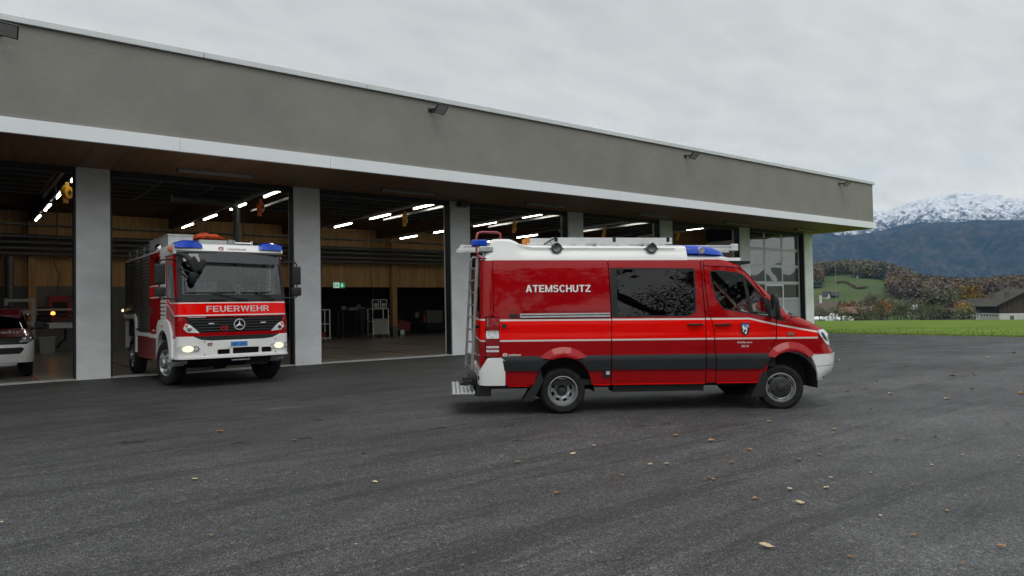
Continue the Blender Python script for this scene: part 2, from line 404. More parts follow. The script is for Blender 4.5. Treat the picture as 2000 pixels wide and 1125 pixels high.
# ------------------------------------------------------------------ the ground in front of the station
def ground_z(x, y):
    """forecourt falls gently away from the station"""
    return -0.02 * (8 - max(-22.0, min(8.0, y)))
YF, YC, ZS, ZFL = 20.45, 17.30, 5.25, 0.03         # facade plane, canopy front, soffit height, floor
def asphalt_mat():
    mt = bpy.data.materials.new('asphalt'); mt.use_nodes = True; t = mt.node_tree; b = t.nodes['Principled BSDF']
    L = t.links.new
    tcn = t.nodes.new('ShaderNodeTexCoord')
    def noise(sc, det=4, r=.6, st=(1, 1, 1), dist=0):
        mpn = t.nodes.new('ShaderNodeMapping'); mpn.inputs['Scale'].default_value = st; L(tcn.outputs['Object'], mpn.inputs[0])
        n = t.nodes.new('ShaderNodeTexNoise'); n.inputs['Scale'].default_value = sc; n.inputs['Detail'].default_value = det; n.inputs['Roughness'].default_value = r; n.inputs['Distortion'].default_value = dist
        L(mpn.outputs[0], n.inputs[0]); return n.outputs[0]
    def math_(op, a, bb, c=None):
        n = t.nodes.new('ShaderNodeMath'); n.operation = op
        for i, v in enumerate((a, bb, c)):
            if v is None: continue
            if isinstance(v, (int, float)): n.inputs[i].default_value = v
            else: L(v, n.inputs[i])
        return n.outputs[0]
    def ramp(f, stops):
        r = t.nodes.new('ShaderNodeValToRGB'); e = r.color_ramp.elements
        while len(e) < len(stops): e.new(0.5)
        for q, (p, c) in zip(e, stops): q.position = p; q.color = (c, c, c, 1)
        L(f, r.inputs[0]); return r.outputs[0]
    sepx = t.nodes.new('ShaderNodeSeparateXYZ'); L(tcn.outputs['Object'], sepx.inputs[0])
    vor = t.nodes.new('ShaderNodeTexVoronoi'); vor.inputs['Scale'].default_value = 95; L(tcn.outputs['Object'], vor.inputs[0])
    vor2 = t.nodes.new('ShaderNodeTexVoronoi'); vor2.inputs['Scale'].default_value = 28; L(tcn.outputs['Object'], vor2.inputs[0])
    sepc = t.nodes.new('ShaderNodeSeparateColor'); L(vor.outputs['Color'], sepc.inputs[0])
    sepc2 = t.nodes.new('ShaderNodeSeparateColor'); L(vor2.outputs['Color'], sepc2.inputs[0])
    stones = ramp(sepc.outputs[0], [(0.0, 0.42), (0.5, 0.88), (0.88, 1.35), (1.0, 2.2)])
    stones2 = ramp(sepc2.outputs[1], [(0.0, 0.80), (0.7, 1.0), (0.95, 1.15), (1.0, 1.7)])
    big = ramp(noise(0.22, 5, .6, (1, 1.6, 1), .6), [(0.3, 0.62), (0.7, 1.25)])
    mid = ramp(noise(1.1, 6, .65, (1, 2.2, 1), .3), [(0.3, 0.72), (0.72, 1.2)])
    streak = ramp(noise(0.9, 5, .7, (.16, 2.2, 1), .8), [(0.52, 1.0), (0.60, 0.55), (0.66, 1.0)])
    scuff = ramp(noise(2.6, 8, .75, (.5, 2.2, 1), .4), [(0.68, 1.0), (0.80, 1.9)])
    k = math_('MULTIPLY', math_('MULTIPLY', stones, big), math_('MULTIPLY', mid, streak)); k = math_('MULTIPLY', math_('MULTIPLY', k, scuff), stones2)
    col = t.nodes.new('ShaderNodeMix'); col.data_type = 'RGBA'; col.blend_type = 'MULTIPLY'; col.inputs['Factor'].default_value = 1
    station_shade = ramp(math_('ADD', math_('MULTIPLY', sepx.outputs[1], .055), math_('MULTIPLY', noise(.35, 5, .65, (1, 1, 1), .6), .5)), [(.45, 1.0), (1.0, .48)])  # asphalt colour darkens towards the station: painted shade where the building hides the sky
    k = math_('MULTIPLY', k, station_shade); gap_ = ramp(vor.outputs['Distance'], [(.25, 1.0), (.75, .35)]); k = math_('MULTIPLY', k, gap_)
    cc_ = None
    col.inputs['A'].default_value = (0.136, 0.134, 0.132, 1); cc_ = t.nodes.new('ShaderNodeCombineColor')
    for i in range(3): L(k, cc_.inputs[i])
    L(cc_.outputs[0], col.inputs['B'])
    # dark brown damp patches of leaf litter dust
    pt = ramp(noise(0.55, 6, .7, (1, 1.8, 1), .5), [(0.60, 0.0), (0.72, 1.0)])
    c2 = t.nodes.new('ShaderNodeMix'); c2.data_type = 'RGBA'; L(math_('MULTIPLY', pt, 0.3), c2.inputs['Factor']); L(col.outputs['Result'], c2.inputs['A']); c2.inputs['B'].default_value = (0.024, 0.018, 0.014, 1)
    L(c2.outputs['Result'], b.inputs['Base Color'])
    L(ramp(noise(0.5, 5, .6, (1, 1.5, 1)), [(0.3, .52), (0.7, .72)]), b.inputs['Roughness'])
    b.inputs['Specular IOR Level'].default_value = 0.45
    bp = t.nodes.new('ShaderNodeBump'); bp.inputs['Strength'].default_value = 0.9; bp.inputs['Distance'].default_value = 0.008
    L(math_('ADD', math_('MULTIPLY', vor.outputs['Distance'], -1.0), math_('MULTIPLY', vor2.outputs['Distance'], -.7)), bp.inputs['Height']); L(bp.outputs[0], b.inputs['Normal'])
    return mt
mb = MB()
XE = 34.0
xs = np.linspace(-60, XE, 95); ys = np.concatenate([np.linspace(-40, -22, 4), np.linspace(-20, 20.44, 60)])
vs = [(x, y, ground_z(x, y) + .006 * math.sin(x * .9 + y * .3) * math.sin(y * .7)) for y in ys for x in xs]
fs = [(j * len(xs) + i, j * len(xs) + i + 1, (j + 1) * len(xs) + i + 1, (j + 1) * len(xs) + i) for j in range(len(ys) - 1) for i in range(len(xs) - 1)]
mb.add(vs, fs)
# strip where the asphalt runs on beside the building
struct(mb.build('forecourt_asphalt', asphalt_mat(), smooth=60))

# ------------------------------------------------------------------ the fire station
CONC = M('pillar_concrete', (0.78, 0.80, 0.81), 0.75, var=0.10, vscale=1.3, stretch=(1, 1, 2.2), bump=0.12, bscale=18)
STUC = M('grey_render', (0.232, 0.226, 0.203), 0.95, var=0.09, vscale=0.9, bump=0.9, bscale=45)
FASC = M('white_metal_fascia', (0.78, 0.81, 0.83), 0.45, metal=0.0, var=0.03, vscale=.6)
FLASH = M('zinc_flashing', (0.58, 0.60, 0.60), 0.35, metal=0.35, var=0.05, vscale=2)
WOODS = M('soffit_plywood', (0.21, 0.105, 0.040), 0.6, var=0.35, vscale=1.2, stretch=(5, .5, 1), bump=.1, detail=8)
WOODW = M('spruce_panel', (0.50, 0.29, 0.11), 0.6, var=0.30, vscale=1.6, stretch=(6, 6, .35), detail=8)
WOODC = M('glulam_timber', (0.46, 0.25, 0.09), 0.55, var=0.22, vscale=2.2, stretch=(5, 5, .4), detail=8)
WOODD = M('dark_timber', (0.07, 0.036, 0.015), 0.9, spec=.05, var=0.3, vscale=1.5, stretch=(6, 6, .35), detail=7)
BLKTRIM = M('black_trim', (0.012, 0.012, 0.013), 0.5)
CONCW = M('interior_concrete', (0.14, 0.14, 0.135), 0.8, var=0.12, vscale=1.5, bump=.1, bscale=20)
FLOORM = M('epoxy_floor', (0.22, 0.205, 0.18), 0.28, var=0.10, vscale=.5, spec=.5)
PIPEM = M('grey_pipe', (0.12, 0.12, 0.12), 0.45, metal=.4, var=.1)
GALV = M('galvanised', (0.30, 0.31, 0.32), 0.42, metal=.7, var=.15, vscale=8)
PX = [(2.50, 3.24), (8.00, 8.80), (13.47, 14.27), (18.90, 19.70), (24.30, 25.12), (30.12, 30.95), (35.93, 36.72)]
EX = 36.72; XL = -16.0; YB = 36.8; YR = 43.0; ZI = 6.35
S = thing('fire_station', 'long flat roofed fire station with grey rendered parapet, white fascia and open vehicle bays', 'building', (EX, YF, 0), world=True)
NX = 37.15      # outer end of the canopy
# rendered parapet band over the canopy
mb = MB(); mb.box(XL, NX - .12, YC, YC + .35, 5.55, 7.46); mb.build('parapet', STUC, S)
mb = MB(); mb.box(NX - .47, NX - .12, YC + .352, YB + 6, 5.55, 7.46); mb.build('parapet', STUC, S)
mb = MB(); mb.box(XL, NX - .472, YC + .352, YB + 6.25, 7.0, 7.2); mb.build('roof_slab', STUC, S)
mb = MB(); mb.box(EX - .36, NX - .472, YC + .353, YB + 6, 5.30, 6.99); mb.build('end_infill', BLKTRIM, S)
# roof flashing, piece by piece
mb0 = [XL + 4.13 * k for k in range(13)] + [NX + .02]
for a, b in zip(mb0[:-1], mb0[1:]):
    mb = MB(); mb.box(a + .004, b - .004, YC - .07, YC + .22, 7.462, 7.60); mb.build('roof_flashing', FLASH, S, bev=.012)
mb = MB(); mb.box(NX - .18, NX + .02, YC + .222, YB + 6, 7.462, 7.60); mb.build('roof_flashing', FLASH, S, bev=.012)
sx = [XL, XL + 3.9, XL + 7.7, XL + 11.5, XL + 15.3, .30, 4.13, 7.72, 11.30, 14.83, 18.38, 22.02, 25.72, 29.47, 33.22, 36.62, NX + .05]
for a, b in zip(sx[:-1], sx[1:]):
    mb = MB(); mb.box(a + .003, b - .003, YC - .055, YC + .03, 5.235, 5.545); mb.build('fascia_panel', FASC, S, bev=.004)
for a, b in zip([YC + .034 + 3.2 * k for k in range(8)], [YC + .034 + 3.2 * (k + 1) - .006 for k in range(8)]):
    mb = MB(); mb.box(NX - .02, NX + .05, a, b, 5.235, 5.545); mb.build('fascia_panel', FASC, S, bev=.004)
# soffit boards (one joint on each side of a pillar)
cuts = [XL]
for a, b in PX: cuts += [a, b]
cuts += [NX - .022]
for a, b in zip(cuts[:-1], cuts[1:]):
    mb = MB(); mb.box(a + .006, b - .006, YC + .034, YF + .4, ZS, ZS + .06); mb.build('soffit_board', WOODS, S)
mb = MB(); mb.box(XL, NX - .13, YC + .05, YF + .3, ZS + .064, 5.545); mb.build('soffit_void', BLKTRIM, S)
# pillars
for i, (a, b) in enumerate(PX):
    mb = MB(); mb.box(a, b, YF, YF + .45, -.02, ZS - .002); mb.build('pillar', CONC, S, bev=.008)
    mb = MB(); mb.box(a - .045, a - .003, YF + .05, YF + .30, .0, ZS - .004); mb.box(b + .003, b + .045, YF + .05, YF + .30, 0, ZS - .004); mb.build('door_guide', BLKTRIM, S)
mb = MB(); mb.box(XL, -3.5, YF, YF + .4, 0, ZS - .002); mb.build('end_pier', CONC, S)
for (a0, a), (b, b1) in zip([(-4, -3.5)] + PX[:-1], PX):
    mb = MB(); mb.box(a + .05, b - .05, YF + .08, YF + .30, ZS - .14, ZS - .004); mb.build('door_header', BLKTRIM, S)
# concrete sill at the door line
for (a0, a), (b, b1) in zip([(-4, -3.5)] + PX[:-1], PX):
    mb = MB(); mb.box(a, b, YF + .02, YF + .32, -.05, .034); mb.build('threshold', M('threshold_concrete', (.42, .42, .41), .7, var=.15, vscale=5), S, bev=.005)
mb = MB(); mb.box(XL + .1, EX - .2, YF + .325, YR + .0, -.06, ZFL); fl = struct(mb.build('garage_floor', FLOORM))
mb = MB()
mb.box(EX - .35, EX - .03, YF + .452, YR, .0, 5.3); mb.build('end_wall', CONC, S)
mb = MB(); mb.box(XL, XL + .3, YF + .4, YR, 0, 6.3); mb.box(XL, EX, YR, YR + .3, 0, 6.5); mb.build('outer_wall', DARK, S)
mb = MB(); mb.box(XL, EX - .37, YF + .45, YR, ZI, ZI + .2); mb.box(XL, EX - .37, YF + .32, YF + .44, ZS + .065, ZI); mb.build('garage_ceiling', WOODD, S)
# ceiling joists inside
for k in range(22):
    mb = MB(); y = YF + 1.1 + k * .72; mb.box(XL + .3, EX - .36, y, y + .10, ZI - .26, ZI - .002); mb.build('ceiling_joist', WOODD, S)
# dividing wall boards on the column lines, upper only (cross beams)
for a, b in PX[:-1]:
    c = (a + b) / 2
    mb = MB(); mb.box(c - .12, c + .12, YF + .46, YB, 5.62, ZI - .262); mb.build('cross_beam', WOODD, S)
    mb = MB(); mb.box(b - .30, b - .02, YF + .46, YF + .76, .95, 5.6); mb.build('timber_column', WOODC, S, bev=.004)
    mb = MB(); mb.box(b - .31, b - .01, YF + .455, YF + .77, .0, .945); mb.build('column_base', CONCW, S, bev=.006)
# back wall with timber posts, upper cladding, dark openings on the right, block wall on the left
posts = [-9.0, -3.2, 2.85, 8.6, 14.4, 20.15, 25.8, 31.5]
for x in posts:
    mb = MB(); mb.box(x - .14, x + .14, YB - .32, YB + .02, .62, ZI - .264); mb.build('timber_column', WOODC, S, bev=.004)
    mb = MB(); mb.box(x - .15, x + .15, YB - .33, YB + .02, .0, .615); mb.build('column_base', CONCW, S, bev=.006)
for x0, x1 in zip(posts[:-1], posts[1:]):
    n = 3; ww = (x1 - x0 - .30) / n
    for k in range(n):
        mb = MB(); a = x0 + .15 + k * ww; mb.box(a + .004, a + ww - .004, YB + .03, YB + .12, 2.86, ZI - .264); mb.build('wood_panel', WOODW, S)
    if x1 < 10:
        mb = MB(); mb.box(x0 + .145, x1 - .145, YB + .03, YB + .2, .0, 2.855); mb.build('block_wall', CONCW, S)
# a row of posts half way back (seen as the pale timber beside the door)
mb = MB(); mb.box(31.0, EX - .4, 27.0, 27.15, .0, ZI - .264); mb.build('timber_partition', WOODW, S)
# red floor lines
mb = MB()
for a, b in zip(PX[:-1], PX[1:]):
    pass
lm = M('red_floor_line', (.20, .03, .025), .5, var=.15)
for x in (1.68, 9.9, 12.7, 16.0, 19.4, 4.2, 7.4):
    mb = MB(); mb.box(x, x + .10, YF + .36, YF + 12, ZFL + .001, ZFL + .005); struct(mb.build('floor_line', lm))
for y in (YF + 3.4, YF + 7.6):
    mb = MB(); mb.box(8.9, 24, y, y + .10, ZFL + .0055, ZFL + .008); struct(mb.build('floor_line', lm))
# wall panel seen edge-on at the far end of the station
mb = MB(); mb.box(EX, EX + .10, YF + .05, YF + .75, 2.62, ZS - .01); tag(mb.build('wall_panel', FASC, bev=.004), 'narrow white upright panel on the end wall under the canopy corner', 'panel')

# roller-up sectional door, closed (last bay)
D = thing('sectional_door', 'closed sectional garage door with glazed panes in the last bay by the station corner', 'garage door', (33.4, YF + .25, 0), world=True)
FR = M('door_frame_alu', (0.52, 0.55, 0.57), 0.4, metal=.25)
yd = YF + .27
zr = [.04, .92, 1.74, 2.58, 3.44, 4.30, 5.20]; xc = [31.05, 32.62, 34.18, 35.82]
for i in range(6):
    z0, z1 = zr[i], zr[i + 1]
    if i < 2:
        mb = MB(); mb.box(xc[0], xc[-1], yd, yd + .05, z0 + .004, z1 - .004); mb.build('solid_panel', M('door_panel_grey', (.36, .39, .41), .45), D, bev=.004); continue
    mb = MB(); mb.box(xc[0], xc[-1], yd - .002, yd + .05, z0 + .002, z0 + .075); mb.box(xc[0], xc[-1], yd - .002, yd + .05, z1 - .075, z1 - .002)
    for k, x in enumerate(xc):
        a = x if k == 0 else (x - .05 if k < 3 else x - .10); mb.box(a, a + .10, yd, yd + .048, z0 + .076, z1 - .076)
    mb.build('section_frame', FR, D)
    for k in range(3):
        mb = MB(); x0 = xc[k] + (.10 if k == 0 else .05); x1 = xc[k + 1] - (.05 if k < 2 else .10)
        # panes bulge a little, as acrylic does
        n = 7; vs = []; fs = []
        for q in range(n):
            for p in range(n):
                u, v = p / (n - 1), q / (n - 1); vs.append((x0 + (x1 - x0) * u, yd + .018 - .0035 * math.sin(PI * u) * math.sin(PI * v) * (1 if (i + k) % 2 else -.6) + .002 * math.sin(5 * u + 3 * v + i), z0 + .076 + (z1 - z0 - .152) * v))
        for q in range(n - 1):
            for p in range(n - 1): fs.append((q * n + p, q * n + p + 1, (q + 1) * n + p + 1, (q + 1) * n + p))
        mb.add(vs, fs); mb.build('pane', GPANE, D, smooth=60, fix=False)
mb = MB(); mb.box(32.60, 34.20, yd - .02, yd - .006, .05, 2.56); mb.build('wicket_backing', FR, D) if False else None
for a in ((32.57, 32.67, .04, 2.52), (34.13, 34.23, .04, 2.52), (32.671, 34.129, 2.42, 2.52)):
    mb = MB(); mb.box(a[0], a[1], yd - .02, yd - .004, a[2], a[3]); mb.build('wicket_frame', M('wicket_white', (.7, .72, .73), .4), D)
# raised doors: sections lying on overhead rails in each open bay
first = None
for bi, ((a0, a), (b, b1)) in enumerate(zip([(-4, -3.3)] + PX[:-2], PX[:-1])):
    nm = ['leftmost bay with the pickup', 'bay with the fire engine', 'empty third bay', 'fourth bay behind the van', 'fifth bay behind the van', 'sixth bay next to the closed door'][bi]
    T = thing('raised_door', 'raised sectional door on ceiling rails in the ' + nm, 'garage door', ((a + b) / 2, YF + .5, 5.3), group='raised sectional doors under the ceiling', world=True)
    for k in range(6):
        mb = MB(); y = YF + .95 + k * .86; z0 = 5.38
        mb.box(a + .18, b - .18, y, y + .06, z0, z0 + .05); mb.box(a + .18, b - .18, y + .76, y + .82, z0, z0 + .05)
        for q in range(4):
            x = a + .18 + (b - a - .42) * q / 3; mb.box(x, x + .06, y + .061, y + .759, z0 + .003, z0 + .047)
        f = mb.build('section', M('raised_frame', (.11, .11, .11), .4, metal=.4), T)
        mb = MB(); mb.box(a + .24, b - .24, y + .062, y + .758, z0 + .02, z0 + .024); mb.build('glazing', M('raised_glazing', (.015, .014, .013), .6, spec=.2), f)
    for x in (a + .06, b - .14):
        mb = MB(); mb.box(x, x + .06, YF + .5, YF + 6.4, 5.30, 5.37); mb.build('rail', GALV, T)
# overhead hoist track across each bay
for (a0, a), (b, b1) in zip([(-4, -3.3)] + PX[:-2], PX[:-1]):
    mb = MB(); mb.tube([(a + .2, YF + 1.0, 5.24), (b - .2, YF + 1.0, 5.24)], .035, 8); mb.build('torsion_shaft', PIPEM, S)

# ------------------------------------------------------------------ lights
TUBE = M('lit_tube', (.9, .9, .85), .5, emit=(1.0, .95, .80), estr=19.0)
HOUS = M('lamp_housing', (.10, .10, .10), .5)
def batten(x, y, z, lab, ln=1.45, along='y'):
    L = thing('tube_light', lab, 'ceiling light', (x, y, z), group='lit tube lights inside the garage')
    mb = MB(); mb.box(-.06, .06, 0, ln, .03, .09); mb.build('housing', HOUS, L)
    mb = MB(); mb.tube([(0, .02, 0), (0, ln - .02, 0)], .032, 8); mb.build('tube', TUBE, L, smooth=60)
    return L
ordi = ['nearest', 'second', 'third', 'fourth']
rows = [(2.80, 'row above the first pillar from the left'), (8.28, 'row running in beside the fire engine bay'), (13.98, 'row at the right side of the empty bay'), (19.3, 'first row seen above the van roof'), (24.66, 'second row seen above the van roof'), (30.3, 'last row above the blue light of the van')]
ys_ = [22.0, 25.6, 29.1, 32.5]
src = None
for xr, rn in rows:
    for k, y in enumerate(ys_):
        lab = ordi[k] + ' lit tube light in the ' + rn
        if xr > 30 and k > 0: continue
        if src is None: src = batten(xr, y, 5.40, lab, 1.75)
        else: copy_thing(src, (xr, y, 5.40), label=lab)
# trunking the tubes hang from
for xr, rn in rows:
    mb = MB(); mb.box(xr - .035, xr + .035, 21.2, 35.5, 5.50, 5.56); mb.build('light_trunking', HOUS, S)
# unlit lamps on the canopy soffit
src = None
for k, (x0, x1) in enumerate([(4.56, 6.45), (10.28, 12.15), (15.9, 17.75), (21.6, 23.6), (27.4, 29.25), (33.4, 35.0), (-1.2, .7)]):
    lab = 'unlit grey strip lamp under the canopy, ' + ['in front of the fire engine', 'in front of the empty bay', 'first above the van roof', 'second above the van roof', 'third above the van roof', 'nearest the station corner', 'in front of the pickup'][k]
    if src is None:
        src = thing('canopy_lamp', lab, 'lamp', ((x0 + x1) / 2, 19.35, ZS), group='unlit strip lamps on the canopy soffit')
        mb = MB(); mb.box(-.93, .93, -.07, .07, -.085, -.002); mb.build('diffuser', M('lamp_diffuser', (.30, .30, .29), .4), src, bev=.02)
        for x in (-.95, .935):
            mb = MB(); mb.box(x, x + .015, -.075, .075, -.09, -.002); mb.build('end_cap', HOUS, src)
    else: copy_thing(src, ((x0 + x1) / 2, 19.35, ZS), label=lab)
# floodlights on the parapet
src = None
for k, x in enumerate([.78, 10.78, 22.1, 33.7]):
    lab = ['slim black framed floodlight cut by the left picture edge', 'slim black framed floodlight on the grey parapet above the empty bay', 'slim floodlight on the parapet above the van roof', 'slim floodlight on the parapet nearest the station corner'][k]
    if src is None:
        src = thing('floodlight', lab, 'floodlight', (x, YC, 7.21), group='floodlights along the parapet')
        mb = MB(); mb.box(-.03, .03, -.22, 0, -.02, .02); mb.box(-.08, .08, -.02, 0, -.06, .06); mb.build('bracket', BLKTRIM, src, bev=.005)
        mb = MB(); mb.T = Matrix.Translation((0.16, -.30, -.01)) @ Matrix.Rotation(math.radians(-38), 4, 'X') @ Matrix.Rotation(math.radians(8), 4, 'Y'); mb.box(-.17, .17, -.16, .16, -.022, .02); h = mb.build('housing', BLKTRIM, src, bev=.006)
        mb = MB(); mb.T = Matrix.Translation((0.16, -.30, -.01)) @ Matrix.Rotation(math.radians(-38), 4, 'X') @ Matrix.Rotation(math.radians(8), 4, 'Y'); mb.box(-.145, .145, -.135, .135, -.026, -.0225); mb.build('glass', M('flood_glass', (.40, .40, .39), .3), h)
    else: copy_thing(src, (x, YC, 7.21), label=lab)
mb = MB(); mb.box(13.72, 14.08, YF - .30, YF - .002, ZS - .20, ZS - .003); tag(mb.build('door_sensor', M('sensor_grey', (.10, .10, .10), .5), bev=.02), 'small grey box lamp at the top of the third pillar behind the van ladder', 'sensor')

# ------------------------------------------------------------------ things inside the garage
# pipes along the back wall
for i, (z, r, y) in enumerate([(5.45, .035, YB - .55), (4.95, .10, YB - .45), (4.70, .10, YB - .45), (4.45, .10, YB - .45), (4.22, .09, YB - .45)]):
    mb = MB(); mb.tube([(XL + 1, y, z), (30.8, y, z)], r, 10); tag(mb.build('wall_pipe', PIPEM if i else GALV, smooth=50), ['thin bright conduit running above the grey pipes on the back wall', 'topmost thick grey pipe along the back wall of the garage', 'second thick grey pipe from the top along the back wall', 'third thick grey pipe from the top along the back wall', 'lowest thick grey pipe along the back wall of the garage'][i], 'pipe')
for i, (x, r, y) in enumerate([(2.05, .16, YB - .35)]):
    mb = MB(); mb.tube([(x, y, .03), (x, y, 4.1)], r, 12); tag(mb.build('down_pipe', PIPEM, smooth=50), 'upright grey pipe on the back wall behind the pickup', 'pipe')
mb = MB(); mb.tube([(7.6, YF + 4, 2.5), (7.6, YF + 4, 5.0), (7.5, YF + 4, 5.18), (7.3, YF + 4, 5.22), (5.6, YF + 4, 5.22)], .12, 12); tag(mb.build('exhaust_duct', PIPEM, smooth=50), 'grey elbow duct hanging at the right side of the fire engine bay', 'duct')
# reels hanging by each light row
YEL = M('reel_yellow', (.55, .27, .015), .45, var=.1); ORG = M('reel_orange', (.60, .10, .012), .45)
src = None
for k, (px, py, yy, mt_, lab) in enumerate([(131, 376, 23.0, YEL, 'yellow hanging cable reel at the top left by the first pillar'), (509, 405, 24.5, ORG, 'round orange cable reel hanging above the fire engine'), (791, 427, 24.5, YEL, 'yellow cable reel hanging in the empty bay'), (1005, 442, 24.6, YEL, 'yellow cable reel hanging above the van beacon end'), (1180, 454, 24.6, YEL, 'small yellow cable reel hanging above the middle of the van'), (1324, 459, 24.4, YEL, 'small yellow reel hanging above the front of the van roof')]):
    d = ray(px, py); p = CAM + d * (yy / d[1])
    R_ = thing('cable_reel', lab, 'cable reel', tuple(p), group='cable reels hanging in the bays')
    mb = MB(); mb.lathe([(.05, -.07), (.17, -.07), (.18, -.03), (.18, .03), (.17, .07), (.05, .07), (.05, -.07)], (0, 0, 0), (.7, -.7, 0), 20); mb.build('drum', mt_, R_, smooth=40)
    mb = MB(); mb.box(-.10, .02, -.06, .06, -.30, -.05); mb.box(-.05, .05, -.04, .04, .1, .28); mb.build('bracket', mt_, R_, bev=.01)
    mb = MB(); mb.lathe([(.06, -.09), (.06, .09), (.0005, .09)], (0, 0, 0), (.7, -.7, 0), 12); mb.build('hub', BLKTRIM, R_)
for i, (x, y, z0) in enumerate([(2.35, 23.2, 2.2), (12.6, 24.6, 1.3), (7.35, 23.0, 2.6)]):
    mb = MB(); mb.tube([(x, y, 5.2), (x + .03, y, 4.0), (x - .03, y, 3.0), (x + .10, y, z0 + .5), (x + .04, y, z0)], .012, 6); tag(mb.build('hanging_cable', BLKTRIM, smooth=60), ['thin cable hanging at the left of the first pillar', 'thin cable hanging at the right side of the empty bay', 'thin cable hanging right of the fire engine'][i], 'cable')
# emergency exit sign
e = far(662, 557, 1); d = ray(662, 557); p = CAM + d * ((YB - .42) / d[1])
XS = thing('exit_sign', 'green and white emergency exit sign over the dark store opening', 'exit sign', tuple(p))
mb = MB(); mb.box(-.36, .36, -.03, .03, -.17, .17); mb.build('sign_box', M('sign_rim', (.25, .26, .25), .5), XS, bev=.01)
gm = M('sign_green', (.0, .16, .07), .5, emit=(0, .35, .13), estr=.6); wmm = M('sign_white', (.8, .9, .85), .5, emit=(.8, 1, .9), estr=.45)
place = lambda x, z, l: (x, -.031 - l, z)
flat([([(-.33, -.14), (.0, -.14), (.0, .14), (-.33, .14)], 1, .001), ([(.0, -.14), (.33, -.14), (.33, .14), (.0, .14)], 0, .001),
      ([(.13, .10), (.13, -.01), (.07, -.01), (.165, -.11), (.26, -.01), (.20, -.01), (.20, .10)], 1, .003),
      ([(-.28, -.11), (-.22, -.11), (-.22, .11), (-.28, .11)], 0, .003), (circ(-.12, .075, .028, 10), 0, .003), ([(-.17, .04), (-.08, .05), (-.06, -.01), (-.03, -.02), (-.04, -.04), (-.09, -.02), (-.10, -.04), (-.06, -.11), (-.09, -.12), (-.13, -.05), (-.18, -.10), (-.21, -.09), (-.15, -.01)], 0, .003)], place, [gm, wmm], XS, 'pictogram')
# trolleys in the dark store openings
def trolley(x, y, w_, h_, lab, shelves=3, panel=None, d_=.6, mat=GALV, wheels=True):
    T = thing('trolley', lab, 'trolley', (x, y, ZFL))
    for sx_ in (-1, 1):
        for sy_ in (-1, 1):
            mb = MB(); mb.box(sx_ * w_ / 2 - .02, sx_ * w_ / 2 + .02, sy_ * d_ / 2 - .02, sy_ * d_ / 2 + .02, .16, h_); mb.build('post', mat, T)
            mb = MB(); mb.lathe([(.03, -.02), (.07, -.02), (.07, .02), (.03, .02)], (sx_ * w_ / 2, sy_ * d_ / 2, .072), (1, 0, 0), 12); mb.build('castor', ALU, T)
    for k in range(shelves):
        z = .20 + (h_ - .24) * k / max(1, shelves - 1); mb = MB(); mb.box(-w_ / 2 + .02, w_ / 2 - .02, -d_ / 2 + .02, d_ / 2 - .02, z, z + .035); mb.build('shelf', mat, T)
    if panel:
        mb = MB(); mb.box(-w_ / 2 + .021, w_ / 2 - .021, -d_ / 2 - .012, -d_ / 2 + .018, panel[0], panel[1]); mb.build('front_panel', M('trolley_panel', (.30, .30, .29), .5), T)
    return T
def at_y(px, py, y):
    d = ray(px, py); return CAM + d * (y / d[1])
p = at_y(631, 660, 33.5); t1 = trolley(p[0] - .15, 33.5, .75, 1.62, 'tall silver wheeled rack just right of the second pillar', 3, mat=M('bright_alu', (.62, .63, .62), .35, metal=.3))
mb = MB(); mb.box(-.2, .2, -.2, .2, .24, .5); mb.build('red_box', RED, t1, bev=.02)
p = at_y(739, 655, 36.0); t2 = trolley(p[0], 36.0, .95, 1.62, 'grey wheeled cabinet trolley with two framed boxes on top', 3, (.22, 1.05), mat=M('bright_alu', (.62, .63, .62), .35, metal=.3))
for i, dx in enumerate((-.26, .24)):
    B = thing('framed_box', ['left framed equipment box on top of the grey cabinet trolley', 'right framed equipment box on top of the grey cabinet trolley'][i], 'box', (p[0] + dx, 36.0, ZFL + 1.66), group='framed boxes on the cabinet trolley')
    mb = MB(); mb.box(-.2, .2, -.2, .2, 0, .46); mb.build('case', DARK, B, bev=.02)
    mb = MB()
    for a in ((-.2, -.17, 0, .46), (.17, .2, 0, .46), (-.169, .169, 0, .03), (-.169, .169, .43, .46)): mb.box(a[0], a[1], -.215, -.2, a[2], a[3])
    mb.build('frame', ALUPALE, B)
    mb = MB(); mb.prism([(-.12, .08), (.12, .08), (.12, .2), (.04, .26), (-.08, .24), (-.12, .18)], -.214, -.202); mb.build('gauge', M('gauge_grey', (.4, .4, .4), .5), B)
p = at_y(690, 655, 37.6); t3 = trolley(p[0], 37.6, 1.5, 1.55, 'dark wheeled hose rack standing in the store opening', 2, mat=M('dull_steel', (.06, .065, .07), .5, metal=.4))
BG = M('grey_cloth_bag', (.25, .26, .26), .8, var=.2)
for i, (dx, dz, sx_, sz) in enumerate([(-.55, .12, .16, .13), (.05, .05, .34, .12), (.42, .10, .40, .05), (.35, .22, .10, .10)]):
    mb = MB(); rings = [[(dx + sx_ * math.cos(t) * k, .18 * math.sin(t) * k, 1.6 + dz + h) for t in np.linspace(0, 2 * PI, 11)[:-1]] for k, h in ((.7, -sz * .8), (1, -sz * .3), (.95, sz * .3), (.5, sz * .8))]
    mb.loft(rings); o = mb.build('folded_cloth', BG, smooth=60); o.location = (p[0], 37.6, 0); tag(o, ['pale cloth bundle leftmost on the dark hose rack', 'broad grey cloth bundle in the middle of the dark hose rack', 'flat grey cloth hanging over the right end of the dark rack', 'small grey cloth ball on top of the dark hose rack'][i], 'bundle')
p = at_y(716, 655, 36.9); t4 = trolley(p[0] - .2, 36.9, .5, 1.5, 'narrow dark trolley left of the grey cabinet trolley', 4, mat=M('dull_steel', (.06, .065, .07), .5, metal=.4))
